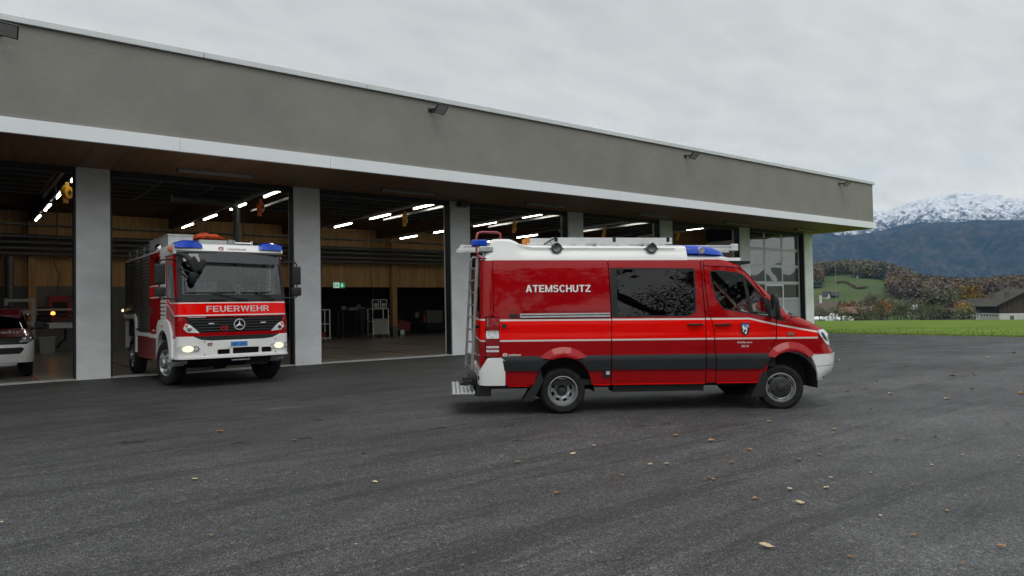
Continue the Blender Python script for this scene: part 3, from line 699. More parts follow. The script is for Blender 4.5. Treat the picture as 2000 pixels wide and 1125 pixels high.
# red cart and pump in the second opening
p = at_y(786, 655, 38.2); K = thing('hand_cart', 'low red two wheeled hand cart in the right store opening', 'cart', (p[0], 38.2, ZFL))
mb = MB(); mb.loft([[(-.45, y, .25), (.35, y, .20), (.45, y, .75), (-.25, y, .95), (-.5, y, .7)] for y in (-.3, .3)]); mb.build('body', DKRED, K, bev=.03)
for s in (-.34, .34):
    mb = MB(); mb.lathe([(.0005, -.03), (.16, -.03), (.17, 0), (.16, .03), (.0005, .03)], (-.2, s, .17), (0, 1, 0), 20); mb.build('wheel', ALU if s < 0 else RUB, K)
mb = MB(); mb.tube([(-.4, -.25, .9), (-.85, -.25, 1.15), (-.85, .25, 1.15), (-.4, .25, .9)], .02, 8); mb.build('handle', GALV, K)
p = at_y(842, 650, 38.8); K = thing('portable_pump', 'grey portable pump with red fittings at the right of the store opening', 'pump', (p[0], 38.8, ZFL))
mb = MB(); mb.box(-.45, .7, -.3, .3, .65, 1.45); mb.build('casing', M('pump_grey', (.12, .12, .10), .6), K, bev=.04)
mb = MB(); mb.box(-.62, -.46, -.2, .2, .7, 1.1); mb.tube([(-.8, -.1, 1.2), (-1.0, -.1, 1.35), (-1.25, -.1, 1.3)], .08, 8); mb.build('fitting', DKRED, K, bev=.02)
mb = MB(); mb.box(-.5, .7, -.3, .3, .25, .6); mb.build('stand', DARK, K)
mb = MB(); mb.lathe([(.02, 0), (.12, .0), (.12, .25), (.04, .3), (.0005, .3)], (-1.1, -.1, 1.05), (0, -.4, 1), 12); mb.build('hose_cap', M('cap_grey', (.3, .3, .28), .5), K)
# left bay: bin, wash trough, cabinet, poster, warning lamp
p = at_y(91, 690, 35.2)
B = thing('waste_bin', 'pale grey lidded waste bin by the back wall beside the timber column', 'bin', (p[0], 35.2, ZFL))
mb = MB(); mb.loft([[(-a, -a * .8, z), (a, -a * .8, z), (a, a * .8, z), (-a, a * .8, z)] for a, z in ((.24, 0), (.29, .62))]); mb.build('body', M('bin_grey', (.30, .31, .29), .5), B, bev=.02)
mb = MB(); mb.box(-.31, .31, -.26, .26, .622, .70); mb.build('lid', M('bin_lid', (.36, .37, .34), .5), B, bev=.02)
p = at_y(117, 650, 35.6); B = thing('wash_trough', 'wall mounted steel wash trough with tap pipe right of the waste bin', 'sink', (p[0], 35.6, ZFL))
mb = MB(); mb.box(-.42, .42, -.3, .3, 1.02, 1.22); mb.build('basin', ALU, B, bev=.02); mb = MB(); mb.box(-.5, .5, -.32, .32, 1.222, 1.26); mb.build('rim', ALUPALE, B)
mb = MB(); mb.tube([(.2, 0, 1.02), (.2, 0, .55), (.0, 0, .4), (-.1, 0, .2)], .05, 8); mb.build('drain', DARK, B)
mb = MB(); mb.tube([(-1.1, .9, 1.62), (.9, .9, 1.62)], .04, 8); mb.build('tap_pipe', CHROME, B)
mb = MB(); mb.box(-1.2, .9, .95, 1.05, 1.78, 1.86); mb.build('wall_shelf', M('shelf_pale', (.42, .42, .4), .6), B)
p = at_y(117, 600, 36.7); B = thing('red_wall_cabinet', 'dark red framed cabinet on the grey wall above the wash trough', 'cabinet', (p[0], 36.72, p[2]))
mb = MB(); mb.box(-.42, .42, -.06, .0, -.5, .5); mb.build('frame', M('cab_red', (.25, .01, .02), .4), B, bev=.01); mb = MB(); mb.box(-.28, .28, -.075, -.061, -.42, .22); mb.build('dark_front', DARK, B)
p = at_y(90, 615, 36.7); mb = MB(); mb.box(-.30, .30, -.1, 0, -.33, .33); o = mb.build('wall_board', DARK, bev=.01); o.location = (p[0], 36.7, p[2]); tag(o, 'small black board on the wall above the waste bin', 'board')
p = at_y(103.5, 612.5, 35.9); B = thing('warning_lamp', 'glowing orange lamp above the wash trough in the left bay', 'lamp', tuple(p))
mb = MB(); mb.lathe([(.0005, .09), (.06, .08), (.085, 0), (.07, -.05)], (0, 0, 0), (0, 0, 1), 12); mb.build('lens', M('orange_glow', (.8, .3, .05), .4, emit=(1, .33, .06), estr=3.5), B, smooth=60)
mb = MB(); mb.box(-.05, .05, -.05, .05, -.5, -.055); mb.build('holder', DKRED, B, bev=.01)
p = at_y(37, 620, 35.8); B = thing('white_rack', 'white metal rack on the back wall behind the pickup', 'rack', (p[0], 35.8, ZFL))
wr = M('rack_white', (.45, .46, .45), .5)
for x in (-.5, .42):
    mb = MB(); mb.box(x, x + .12, -.1, .0, 0, 2.3); mb.build('upright', wr, B, bev=.01)
for z in (1.2, 1.65, 2.15):
    mb = MB(); mb.box(-.379, .419, -.1, 0, z, z + .12); mb.build('crossbar', wr, B, bev=.01)
for i in range(4):
    mb = MB(); x = at_y(58 + i * 3.6, 560, 36.6)[0]; mb.tube([(x, 36.6, 2.6), (x, 36.6, 4.0)], .035, 8); tag(mb.build('wall_conduit', M('hose_pale', (.30, .30, .27), .7), smooth=60), ['leftmost', 'second', 'third', 'rightmost'][i] + ' of four pale conduits up the wall behind the pickup', 'pipe', 'pale pipes up the wall behind the pickup')

# pale scrape marks the doors and tyres have left on the asphalt
SCR = M('scrape_chalk', (.22, .22, .21), .9, var=.6, vscale=12, stretch=(1, 6, 1))
for i, (px, py, l, w_) in enumerate([(185, 761, .22, .03), (215, 760, .30, .03), (245, 757, .25, .04), (140, 764, .2, .02), (120, 768, .25, .03), (500, 803, .55, .018), (525, 801, .7, .02), (680, 789, .35, .015), (575, 720, .2, .02), (640, 723, .3, .02)]):
    p = on_z(px, py, 0); p = on_z(px, py, ground_z(p[0], p[1])); mb = MB(); z0 = .012
    pts = [(l * t, w_ * math.sin(9 * t + i) * .6, z0) for t in np.linspace(0, 1, 7)]
    mb.add([(a, b - w_ * .5 * math.sin(PI * k / 6), c) for k, (a, b, c) in enumerate(pts)] + [(a, b + w_ * .5 * math.sin(PI * k / 6) + .001, c) for k, (a, b, c) in enumerate(pts)], [(k, k + 1, k + 8, k + 7) for k in range(6)])
    o = struct(mb.build('scrape_mark', SCR, fix=False)); o.location = tuple(p); o.rotation_euler = (0, 0, -.15 + .1 * (i % 3))
# ------------------------------------------------------------------ the van (local: x forward, y left, z up, origin on the ground under the rear axle, right side)
VAN_YAW = math.radians(-33.0)
VW = 0.99
van = thing('rescue_van', 'red and white four wheel drive van lettered ATEMSCHUTZ parked side on across the forecourt', 'van')
vu = Vector((math.cos(VAN_YAW), math.sin(VAN_YAW), 0)); vl = Vector((-vu.y, vu.x, 0))
van.location = Vector((7.16, 7.97, 0.0)) + vl * (VW)          # measured point is under the right rear tyre
van.rotation_euler = Matrix.Rotation(VAN_YAW, 4, 'Z').to_3x3().to_4x4().to_euler()
van.rotation_euler = (Matrix.Rotation(VAN_YAW, 4, 'Z') @ Matrix.Rotation(0.012, 4, 'Y')).to_euler()
_wz = [.36, .45, .62, .85, 1.05, 1.12, 1.232, 1.248, 1.30, 1.42, 1.6, 1.9, 2.1, 2.22, 2.30, 2.34]
_ww = [.955, .972, .984, .985, .985, .992, .976, .985, .988, .972, .955, .922, .895, .875, .850, .825]
_sz = [.36, .458, .572, .70, .845, .95, 1.14, 1.215, 1.272, 1.413, 1.498, 1.777, 2.0, 2.209, 2.29, 2.34]
_sx = [3.98, 4.036, 4.171, 4.205, 4.217, 4.162, 4.12, 4.06, 3.945, 3.66, 3.459, 3.207, 2.985, 2.775, 2.60, 2.45]
_az = [.36, .95, 1.25, 1.42, 1.6, 2.3]; _aa = [.42, .46, .50, .46, .34, .28]
_TH = np.linspace(0, PI / 2, 91)
_sn = np.sin(_TH) ** (2 / 2.5); _cs = np.cos(_TH) ** (2 / 2.5); _cs[-1] = 0
def van_map(s, z):
    w_ = float(np.interp(z, _wz, _ww)); S = float(np.interp(z, _sz, _sx)); a = float(np.interp(z, _az, _aa))
    pr = a * _sn - 0.55 * w_ * (1 - _cs); k = int(pr.argmax()); xs = S - pr[k]
    # flares over the wheels, soft crease
    fl = 0.0
    for cx, r0 in ((0.03, .66), (3.42, .66)):
        d = math.hypot(s - cx, z - 0.33)
        if z > 0.3: fl = max(fl, 0.035 * max(0, min(1, (r0 - d) / 0.10)) if d < r0 else 0) * .25
    w_ += fl
    if s > xs:
        if s <= S:
            th = float(np.interp(s - xs, pr[:k + 1], _TH[:k + 1]))
        else: th = _TH[k] + (PI / 2 - _TH[k]) * min(1, (s - S) / 1.0)
        return (xs + a * math.sin(th) ** 0.8, -w_ * max(0, math.cos(th)) ** 0.8, z)
    if s < -1.06:
        t = (-1.06 - s) / 0.20; R = 0.14
        if t < 1: return (-1.06 - R * math.sin(t * PI / 2), -(w_ - R + R * math.cos(t * PI / 2)), z)
        return (-1.06 - R, -(w_ - R - (-1.26 - s)), z)
    return (s, -w_, z)
def van_mapL(s, z):
    p = van_map(s, z); return (p[0], -p[1], p[2])
TOPZ = 2.30
# paint: 1 bright red, 2 white line
def stripe(x0, x1, lo=1.103, hi=1.395):
    """the signal stripe, bending down over the front door"""
    def up(x): return float(np.interp(x, [-9, 2.90, 3.31, 4.0], [hi, 1.385, 1.292, 1.170]))
    xs = sorted(set([x0, x1] + [q for q in (2.90, 3.10, 3.31, 3.6) if x0 < q < x1]))
    a = [(x, up(x)) for x in xs]; t = 0.026
    hot = [(x0, lo), (x1, lo)] + list(reversed(a))
    l1 = [(x, z - 0.008) for x, z in a] + [(x, z + t - 0.008) for x, z in reversed(a)]
    l2 = [(x0, lo - t), (x1, lo - t), (x1, lo), (x0, lo)]
    return [(hot, 1), (l1, 2), (l2, 2)]
def strip_map(s, z): x, y, q = van_map(s, z); return (x, y - .026 * min(1, max(0, (.864 - z) / .062)), q)
def strip_mapL(s, z): p = strip_map(s, z); return (p[0], -p[1], p[2])
PM = [RED, HOT, LINE, STRIP, WHT, PLAST, DARK]
def both(name, poly, mats=PM, right=True, left=True, **k):
    r = None
    if right: r = sheet(name, poly, van_map, mats, van, **k)
    if left: sheet(name, poly, van_mapL, mats, van, sx=-1, **k)
    return r
ARCH_R = circ(0.03, 0.335, .485, 18, -8, 188)       # rear opening
rearpanel = [(-1.10, .845), (-.88, .845), (-.845, .655), (-.83, .44)] + [(-.45, .44)] + list(reversed(circ(0.03, 0.335, .46, 16, 10, 170))) + [(.745, .425), (.765, 1.41), (.735, TOPZ), (-1.075, TOPZ), (-1.06, 1.43), (-.925, 1.43), (-.925, .85), (-1.10, .85)]
# clean ordering (counter clockwise)
rearpanel = [(-.86, .44), (-.41, .44)] + circ(0.025, .42, .425, 16, 177, 2) + [(.47, .425), (.738, .425), (.757, 1.41), (.732, TOPZ), (-1.00, TOPZ), (-1.00, 1.45), (-.912, 1.43), (-.918, .85), (-.885, .84), (-.85, .655)]
both('rear_side_panel', rearpanel, paint=stripe(-.93, .76), step=.07)
# pressed panel border of the rear side, proud of the skin
pp = rpoly([(-.84, 1.52), (-.80, 2.165), (.712, 2.17), (.715, 1.52)], .09, 4)
both('side_pressing', pp, off=.009, thick=.008, step=.09)
both('slide_rail', [(-.61, 1.428), (.735, 1.435), (.735, 1.492), (-.61, 1.488)], mats=[ALU], off=.022, thick=.02, step=.2)
both('slide_rail_groove', [(-.60, 1.452), (.73, 1.459), (.73, 1.472), (-.60, 1.466)], mats=[PLAST], off=.0245, thick=.002, step=.3, left=False)
both('rail_end_stop', rrect(-.77, -.64, 1.435, 1.482, .012, 2), mats=[PLAST], off=.02, thick=.02, left=False)
both('fuel_flap', circ(-.848, 1.312, .036, 16), mats=[PLAST], off=.014, thick=.012, left=False)
# cant rail above the doors
cant = [(-1.00, 2.305), (2.46, 2.302), (2.30, 2.352), (-1.00, 2.355)]
# sliding door
sd_poly = [(.748, .425), (2.196, .425), (2.212, 1.24), (2.20, 1.50), (2.172, TOPZ), (.742, TOPZ), (.767, 1.41)]
winM = rpoly([(.765, 1.428), (1.95, 1.428), (2.075, 1.50), (2.082, 2.165), (.765, 2.170)], .05, 4)
sdoor = both('sliding_door', inset(sd_poly, .005), holes=[inset(winM, .0)], paint=stripe(.70, 2.25), step=.07)
# front door
fd_poly = [(2.362, .43), (3.04, .42), (3.165, .635), (3.13, .80), (3.20, .88), (3.315, 1.08), (3.322, 1.385), (3.46, 1.352), (3.18, 1.70), (2.93, 2.03), (2.80, 2.13), (2.62, 2.185), (2.222, 2.20), (2.262, 1.50), (2.34, 1.232), (2.353, .846)]
fd_poly = [(2.362, .43), (3.035, .42), (3.17, .64), (3.155, .80), (3.20, .90), (3.312, 1.10), (3.317, 1.375), (3.44, 1.36), (3.215, 1.66), (2.935, 2.035), (2.86, 2.105), (2.74, 2.17), (2.228, 2.20), (2.228, 1.98), (2.267, 1.50), (2.34, 1.232), (2.353, .846)]
winF = rpoly([(2.312, 2.13), (2.322, 1.95), (2.388, 1.70), (2.487, 1.538), (2.912, 1.462), (3.30, 1.385), (3.39, 1.372), (3.174, 1.672), (2.86, 2.052), (2.775, 2.092), (2.5, 2.128)], .035, 3)
fdoor = both('front_door', inset(fd_poly, .005), holes=[winF], paint=stripe(2.22, 3.45), step=.07)
# pillar strip between the doors
both('door_pillar', [(2.206, .425), (2.352, .43), (2.343, .846), (2.33, 1.228), (2.256, 1.50), (2.218, 1.98), (2.218, TOPZ), (2.182, TOPZ), (2.210, 1.50), (2.222, 1.24)], paint=stripe(2.19, 2.36), step=.07)
# roof edge from the front door to the windscreen, A pillar, wing and nose
both('cant_panel', [(2.228, 2.21), (2.74, 2.18), (2.87, 2.115), (2.945, 2.045), (3.225, 1.67), (3.45, 1.36), (3.452, 1.372), (3.325, 1.385), (3.46, 1.495), (3.21, 1.775), (2.985, 2.0), (2.775, 2.208), (2.62, 2.285), (2.46, TOPZ), (2.228, TOPZ)][:4] + [(2.945, 2.045), (3.225, 1.675), (3.475, 1.345), (3.56, 1.40), (3.455, 1.496), (3.205, 1.775), (2.985, 1.995), (2.775, 2.205), (2.60, 2.285), (2.46, TOPZ), (2.228, TOPZ)], step=.06)
wing = [(3.322, 1.10), (3.21, .90)] + circ(3.42, .335, .565, 12, 112, 34) + [(3.90, .845), (4.00, .845), (4.02, .97), (4.00, 1.02), (3.985, 1.17), (3.96, 1.20), (3.96, 1.262), (3.80, 1.335), (3.575, 1.395), (3.475, 1.335), (3.325, 1.368)]
wing = [(3.327, 1.10), (3.19, .89), (3.165, .83), (3.165, .80), (2.99+.11, .72), (3.045, .60)] + circ(3.42, .335, .48, 14, 146, 20) + [(3.885, .66), (3.84, .84), (4.21, .848), (4.155, .952), (4.105, .975), (4.02, 1.10), (3.982, 1.105), (3.965, 1.205), (4.055, 1.217), (3.945, 1.272), (3.66, 1.41), (3.57, 1.40), (3.475, 1.338), (3.327, 1.368)]
wing = [(3.327, 1.10), (3.20, .885), (3.165, .80), (3.165, .66), (3.10, .56)] + circ(3.52, .46, .44, 15, 165, 55) + [(3.83, .838), (4.214, .848), (4.158, .952), (4.108, .975), (4.02, 1.095), (3.982, 1.105), (3.962, 1.205), (4.05, 1.218), (3.945, 1.270), (3.657, 1.412), (3.575, 1.40), (3.475, 1.338), (3.327, 1.368)]
both('front_wing', wing, paint=stripe(3.31, 3.972), step=.05)
both('headlight', rpoly([(3.968, 1.202), (4.058, 1.213), (4.118, 1.144), (4.158, .955), (4.112, .98), (4.016, 1.104)], .012, 2), mats=[CLEARL], off=.008, thick=.03, step=.03)
both('headlight_inner', rpoly([(4.01, 1.16), (4.05, 1.165), (4.095, 1.08), (4.12, 1.02), (4.05, 1.09)], .01, 2), mats=[DARKSTEEL], off=.0105, thick=.002, step=.03, left=False)
fb = [(3.828, .83), (3.885, .70), (3.90, .60), (3.905, .44), (4.03, .46), (4.165, .575), (4.20, .70), (4.212, .842), (4.40, .845), (5.2, .845), (5.2, .40), (4.30, .42)]
bumpF = [(3.828, .83), (3.90, .72), (3.945, .56), (3.955, .437), (4.02, .44), (5.18, .42), (5.18, .842), (4.2, .842)]
both('front_bumper', bumpF, mats=[WHT], off=.02, thick=.03, step=.06, paint=[])
both('bumper_seam', [(3.90, .648), (4.17, .668), (4.17, .674), (3.90, .654)], mats=[STRIP], off=.0215, thick=.001, step=.05, left=False)
both('grille', [(4.20, .85), (5.18, .85), (5.18, 1.16), (4.42, 1.16)], mats=[PLAST], off=.004, step=.07)
both('bonnet', [(4.06, 1.222), (4.5, 1.17), (5.18, 1.17), (5.18, 1.415), (3.68, 1.415), (3.95, 1.273)], mats=[RED], off=.003, step=.07)
both('windscreen', [(3.475, 1.50), (3.22, 1.775), (3.0, 1.995), (2.80, 2.20), (3.9, 2.22), (5.18, 2.22), (5.18, 1.44), (3.72, 1.44)][::-1], mats=[GDARK], off=0, thick=0, step=.09)
both('header_panel', [(2.62, 2.285), (2.79, 2.212), (5.18, 2.225), (5.18, 2.335), (2.48, 2.335)], mats=[WHT], off=.004, step=.08)
# rub strip and lower sills
stripM = [(-.855, .655), (-.885, .845), (-.36, .85), (-.40, .66)]
for a, b in ((-.885, -.365), (.425, .735), (.757, 2.192), (2.207, 2.347), (2.36, 3.165)):
    lo, hi = .640, .862
    pl = [(a + (.03 if a < -.8 else 0), .652), (b + (-.035 if b < 0 else 0), .640 if b > 0 else .640), (b + (.035 if b < 0 else 0), hi), (a, hi)]
    if a == .425: pl = [(.47, .638), (b, .638), (b, hi), (.20, hi)] + circ(.025, .42, .432, 8, 66, 31)
    if b == 3.165: pl = [(a, .634), (3.105, .634)] + circ(3.52, .46, .448, 6, 157, 120) + [(3.29, .862), (a, hi)]
    if b == -.365: pl = [(-.852, .652), (-.36, .645)] + circ(.025, .42, .432, 8, 149, 114) + [(-.15, .862), (-.885, .862)]
    sheet('rub_strip', pl, strip_map, [STRIP], van, off=.004, thick=.02, step=.03); sheet('rub_strip', pl, strip_mapL, [STRIP], van, off=.004, thick=.02, step=.06, sx=-1)
for a, b in ((-.80, -.47), (.48, .735), (.757, 2.192), (2.365, 3.03)):
    both('sill_line', [(a, .418), (b, .414), (b, .428), (a, .432)], mats=[HOT], off=.006, thick=.006, step=.3, left=False)
# red flare crescents over the wheels
for cx, cz, R0, z0, oz, orr, dx in ((.03, .50, .49, .835, .42, .425, 0), (3.53, .582, .449, .822, .46, .44, -.01)):
    a0 = math.degrees(math.asin((z0 - cz) / R0)); outer = circ(cx, cz, R0, 18, a0, 180 - a0); a1 = math.degrees(math.asin((z0 - .02 - oz) / orr)); inner = circ(cx + dx, oz, orr - .004, 12, 180 - a1, a1)
    def fm(s_, z_, cx=cx, cz=cz, R0=R0): x, y, q = van_map(s_, z_); return (x, y - .010 - .055 * min(1, max(0, (R0 - math.hypot(s_ - cx, z_ - cz)) / .10)), q)
    sheet('wheel_flare', outer + inner, fm, [RED], van, thick=.05, step=.022)
    sheet('wheel_flare', outer + inner, lambda a, b, fm=fm: (lambda p: (p[0], -p[1], p[2]))(fm(a, b)), [RED], van, thick=.05, step=.05, sx=-1)
    both('flare_marker', rrect(cx - .014, cx + .014, cz + R0 - .09, cz + R0 - .062, .004, 1), mats=[ORANGEL], off=.058, thick=.004, left=False)
# tail: lamp cluster, rear doors, bumper
for pm, sx, nm in ((van_map, 1, 0), (van_mapL, -1, 1)):
    lamp = sheet('tail_lamp', rpoly([(-1.115, .865), (-.925, .862), (-.918, 1.425), (-1.10, 1.440)], .015, 2), pm, [REDLENS], van, off=.010, thick=.02, step=.04, sx=sx)
    for z0, z1 in ((1.125, 1.245), (.985, 1.015), (.928, .960)):
        sheet('lamp_lens', rrect(-1.108, -.928, z0, z1, .008, 2), pm, [CLEARL], lamp, off=.0135, thick=.004, step=.04, sx=sx)
    sheet('rear_door', [(-2.06, .60), (-1.125, .60), (-1.125, 1.45), (-1.01, 1.455), (-1.01, TOPZ), (-2.06, TOPZ)], pm, PM, van, step=.07, sx=sx, paint=[([(-2.07, 1.103), (-1.12, 1.103), (-1.12, 1.395), (-2.07, 1.395)], 1), ([(-2.07, 1.39), (-1.12, 1.39), (-1.12, 1.416), (-2.07, 1.416)], 2), ([(-2.07, 1.078), (-1.12, 1.078), (-1.12, 1.103), (-2.07, 1.103)], 2)])
    sheet('rear_window', rrect(-1.97, -1.36, 1.52, 2.12, .05), pm, [GDARK], van, off=.004, thick=.004, step=.1, sx=sx)
    sheet('rear_bumper', [(-2.06, .44), (-.84, .44), (-.84, .80), (-.90, .845), (-1.09, .842), (-1.13, .76), (-1.20, .665), (-1.35, .640), (-2.06, .64)], pm, [WHT], van, off=.028, thick=.03, step=.06, sx=sx)
    sheet('rear_reflector', rrect(-1.30, -1.21, .515, .575, .01, 2), pm, [REDLENS], van, off=.033, thick=.006, step=.03, sx=sx)
# windows
both('window', inset(winM, .002), mats=[GDARK], off=-.004, thick=0, step=.2)
fw = [(2.312, 2.13), (2.322, 1.95), (2.388, 1.70), (2.487, 1.538), (2.912, 1.462), (2.86, 2.052), (2.775, 2.092), (2.5, 2.128)]
both('window', winF, mats=[GCAB], off=-.004, thick=0, step=.2)
def ringpoly(p, d):      # black rubber surround drawn as a slim band of quads
    q = inset(p, d); return p, q
for pl, d in ((winM, .022), (winF, .018)):
    q = inset(pl, d)
    sheet('window_seal', pl, van_map, [PLAST], van, holes=[q], off=.001, thick=.006, step=.2)
both('window_division', [(2.915, 1.458), (2.975, 1.448), (2.862, 2.045), (2.81, 2.07)], mats=[PLAST], off=.002, thick=.012, step=.1)
both('mirror_base', [(3.40, 1.375), (3.455, 1.362), (3.20, 1.69), (3.135, 1.69), (3.21, 1.40)][::1], mats=[PLAST], off=.003, thick=.01, step=.08)
both('window_surround', [(.770, 1.425), (.770, 2.17), (.86, 2.17), (.86, 1.425)], mats=[PLAST], off=.0025, thick=.003, step=.1, left=False)
# handles with dished recess
for x0, x1, z in ((1.925, 2.158, 1.305), (2.355, 2.592, 1.300)):
    sheet('handle_dish', circ((x0 + x1) / 2 - .01, z, .058, 20), van_map, [HOT], van, off=.003, thick=.003, label=None)
    h = MB(); yy = -VW - .028
    h.tube([(x0, yy + .03, z), (x0 + .02, yy, z + .002), (x1 - .02, yy, z + .002), (x1, yy + .03, z)], .0145, 8)
    h.build('door_handle', PLAST, van, smooth=50)
# sockets, indicator
sheet('power_socket', rrect(.62, .735, .53, .64, .008, 2), van_map, [PLAST], van, off=.012, thick=.012)
sheet('socket_plate', rrect(.668, .722, .575, .628, .004, 1), van_map, [ALUPALE], van, off=.014, thick=.004)
sheet('side_indicator', rrect(3.477, 3.608, 1.122, 1.185, .012, 2), van_map, [DKRED], van, off=.008, thick=.008)
sheet('indicator_lens', rrect(3.488, 3.597, 1.135, 1.172, .008, 2), van_map, [M('dull_amber', (.3, .05, .01), .25, coat=1)], van, off=.011, thick=.003)
# writing on the side
def onside(o=.006): return lambda x, z: (lambda p: (p[0], p[1] - o, p[2]))(van_map(x, z))
capitals('ATEMSCHUTZ', -.520, .455, 1.808, .105, lambda x, z, l: onside(.018 + l)(x, z), LETTER, van)
lettering('Kaltbrunn', 2.700, 2.925, 1.018, .030, onside(.005), LETTER, van, bold=.008, space=1.08)
lettering('2010', 2.757, 2.872, .958, .032, onside(.005), LETTER, van, bold=.008, space=1.08)
def rose_R(cx, cz, s):      # the faceted R mark
    k = s / 10.0
    return [[(cx + x * k, cz + y * k) for x, y in p] for p in (
        [(-8, 0), (-3, 5.2), (7, 5.2), (9, 3), (8, -1), (5, -2), (5, 1), (5.5, 2.4), (-1.6, 2.4), (-4, 0)],
        [(-8, 0), (-4, 0), (-1.6, -2.4), (1.6, -2.4), (1.0, -5.2), (-3.2, -5.2)],
        [(0.4, 1.0), (2.6, 1.0), (8.6, -5.2), (5.0, -5.2)])]
pls = [(p, 0, 0) for p in rose_R(-.845, .885, .042)]
flat(pls, lambda x, z, l: onside(.005)(x, z), [LETTER], van, 'maker_mark')
lettering('rosenbauer', -.795, -.60, .868, .038, onside(.005), LETTER, van, bold=.01, space=1.08)
# crest on the door
SH = lambda s: [(2.818 + x * s, 1.232 + z * s) for x, z in [(-.066, .085), (.066, .085), (.066, -.02), (.05, -.062), (0, -.092), (-.05, -.062), (-.066, -.02)]]
cb, cr, cw = M('crest_blue', (.05, .16, .42), .5), M('crest_black', (.02, .02, .02), .5), LETTER
shp = [(SH(1.08), 2, .001), (SH(1.0), 3, .002)]
shp += [([(2.762, 1.252), (2.82, 1.23), (2.878, 1.252), (2.878, 1.312), (2.762, 1.312)], 1, .003)]
shp += [([(2.770, 1.240), (2.775, 1.275), (2.79, 1.300), (2.802, 1.288), (2.808, 1.26), (2.835, 1.262), (2.850, 1.235), (2.845, 1.19), (2.83, 1.192), (2.832, 1.225), (2.80, 1.222), (2.792, 1.19), (2.778, 1.19), (2.786, 1.225), (2.775, 1.25)], 0, .004)]
shp += [([(2.838, 1.268), (2.852, 1.268), (2.852, 1.298), (2.838, 1.298)], 0, .004), ([(2.856, 1.262), (2.868, 1.262), (2.868, 1.285), (2.856, 1.285)], 0, .004), (circ(2.825, 1.175, .018, 10), 0, .004)]
flat(shp, lambda x, z, l: (x, -.998 - .0 - l, z), [cw, cb, DKRED, cr], van, 'door_crest')
# inner shell so no light leaks, floor, cabin furniture
mb = MB()
mb.box(-1.15, 3.25, -.93, .93, .42, .50); mb.box(-1.16, -1.12, -.80, .80, .5, 2.2); mb.box(.66, .70, -.80, .80, .5, 2.2)
mb.box(-1.12, 3.0, -.80, .80, 2.24, 2.28); mb.box(3.30, 3.36, -.85, .85, .5, 1.30)
for s in (-1, 1):
    mb.box(-1.12, .70, s * .935 - .01, s * .935 + .01, .9, 1.36); mb.box(.70, 3.3, s * .945 - .01, s * .945 + .01, .66, 1.36)
    mb.box(-1.12, .62, s * .82 - .01, s * .82 + .01, 1.36, 2.2); mb.box(2.15, 2.24, s * .81 - .03, s * .81 + .01, .5, 2.2)
mb.box(2.12, 2.16, -.85, .85, .5, 1.45)
mb.build('inner_lining', DARK, van)
for cx, cz in ((.03, .40), (3.50, .40)):       # wheel houses
    for s in (-1, 1):
        mb = MB(); arc = circ(cx, cz, .47, 14, -10, 190)
        mb.loft([[(p[0], s * .97, p[1]) for p in arc], [(p[0], s * .60, p[1]) for p in arc]], cap=False, closed=False)
        mb.prism(arc, s * .60, s * .585)
        mb.build('wheel_housing', DARK, van, fix=False)
mb = MB(); mb.box(-1.1, 4.0, -.55, .55, .34, .42); mb.box(-.05, .1, -.8, .8, .26, .40); mb.box(3.35, 3.48, -.8, .8, .25, .4); mb.box(.8, 2.2, -.88, -.55, .30, .42)
mb.box(-1.25, -1.0, -.45, .45, .36, .52)
mb.build('chassis', M('chassis_black', (.012, .012, .012), .6), van)
seat = []
for sy in (-.55, .55):
    mb = MB(); mb.box(2.35, 2.85, sy - .24, sy + .24, .92, 1.08); mb.build('front_seat', SEAT, van, bev=.04)
    mb = MB(); mb.T = Matrix.Translation((2.33, sy, 1.05)) @ Matrix.Rotation(-.2, 4, 'Y'); mb.box(-.06, .07, -.23, .23, 0, .58); mb.box(-.05, .05, -.13, .13, .61, .82); mb.build('seat_back', SEAT, van, bev=.04)
for bx in (1.15, 1.75):
    mb = MB(); mb.box(bx, bx + .42, -.75, .75, .85, .98); mb.box(bx - .06, bx + .05, -.75, .75, .95, 1.62)
    mb.build('bench_seat', SEAT, van, bev=.03)
mb = MB(); mb.loft([[(x, y, z) for x, z in [(2.98, 1.1), (3.03, 1.36), (3.12, 1.44), (3.5, 1.38), (3.5, 1.1)]] for y in (-.86, .86)]); mb.build('dashboard', M('dash_grey', (.05, .053, .057), .7), van, bev=.02)
mb = MB(); ring = [(3.02 + .10 * math.cos(a) * .6, .50 + .20 * math.sin(a), 1.48 + .19 * math.cos(a)) for a in np.linspace(0, 2 * PI, 25)]
mb.tube(ring, .016, 6, cap=False); mb.tube([(3.0, .5, 1.46), (3.12, .5, 1.36)], .03, 6); mb.beam((3.02, .32, 1.48), (3.02, .68, 1.48), .02, .03); mb.build('steering_wheel', PLAST, van)
# white roof cap
def capring(x, h, wb=.842, z0=2.285, wt=.70):
    hh = h; mid = z0 + (hh - z0) * .45
    pts = [(-wb - .012, z0), (-wb - .004, z0 + .05), (-wb + .03, mid), (-wb + .055, hh - .05), (-wt - .03, hh - .012), (-wt + .1, hh)]
    return [(x, y, z) for y, z in pts] + [(x, -y, z) for y, z in reversed(pts)]
xs = [-1.12, -1.06, -1.035, -.98, -.90, -.74, -.66, -.60, -.545, -.45, -.2, .5, 1.2, 1.985]
hs = [2.40, 2.52, 2.60, 2.628, 2.632, 2.628, 2.598, 2.562, 2.545, 2.537, 2.53, 2.53, 2.528, 2.528]
mb = MB(); mb.loft([capring(x, h) for x, h in zip(xs, hs)])
mb.build('roof_cap', WHT, van, smooth=35)
mb = MB(); mb.loft([capring(x, h, .842 - i * .008, 2.28 - .0 * i) for i, (x, h) in enumerate(((1.988, 2.392), (2.2, 2.388), (2.45, 2.376), (2.62, 2.36), (2.70, 2.335), (2.84, 2.25)))])
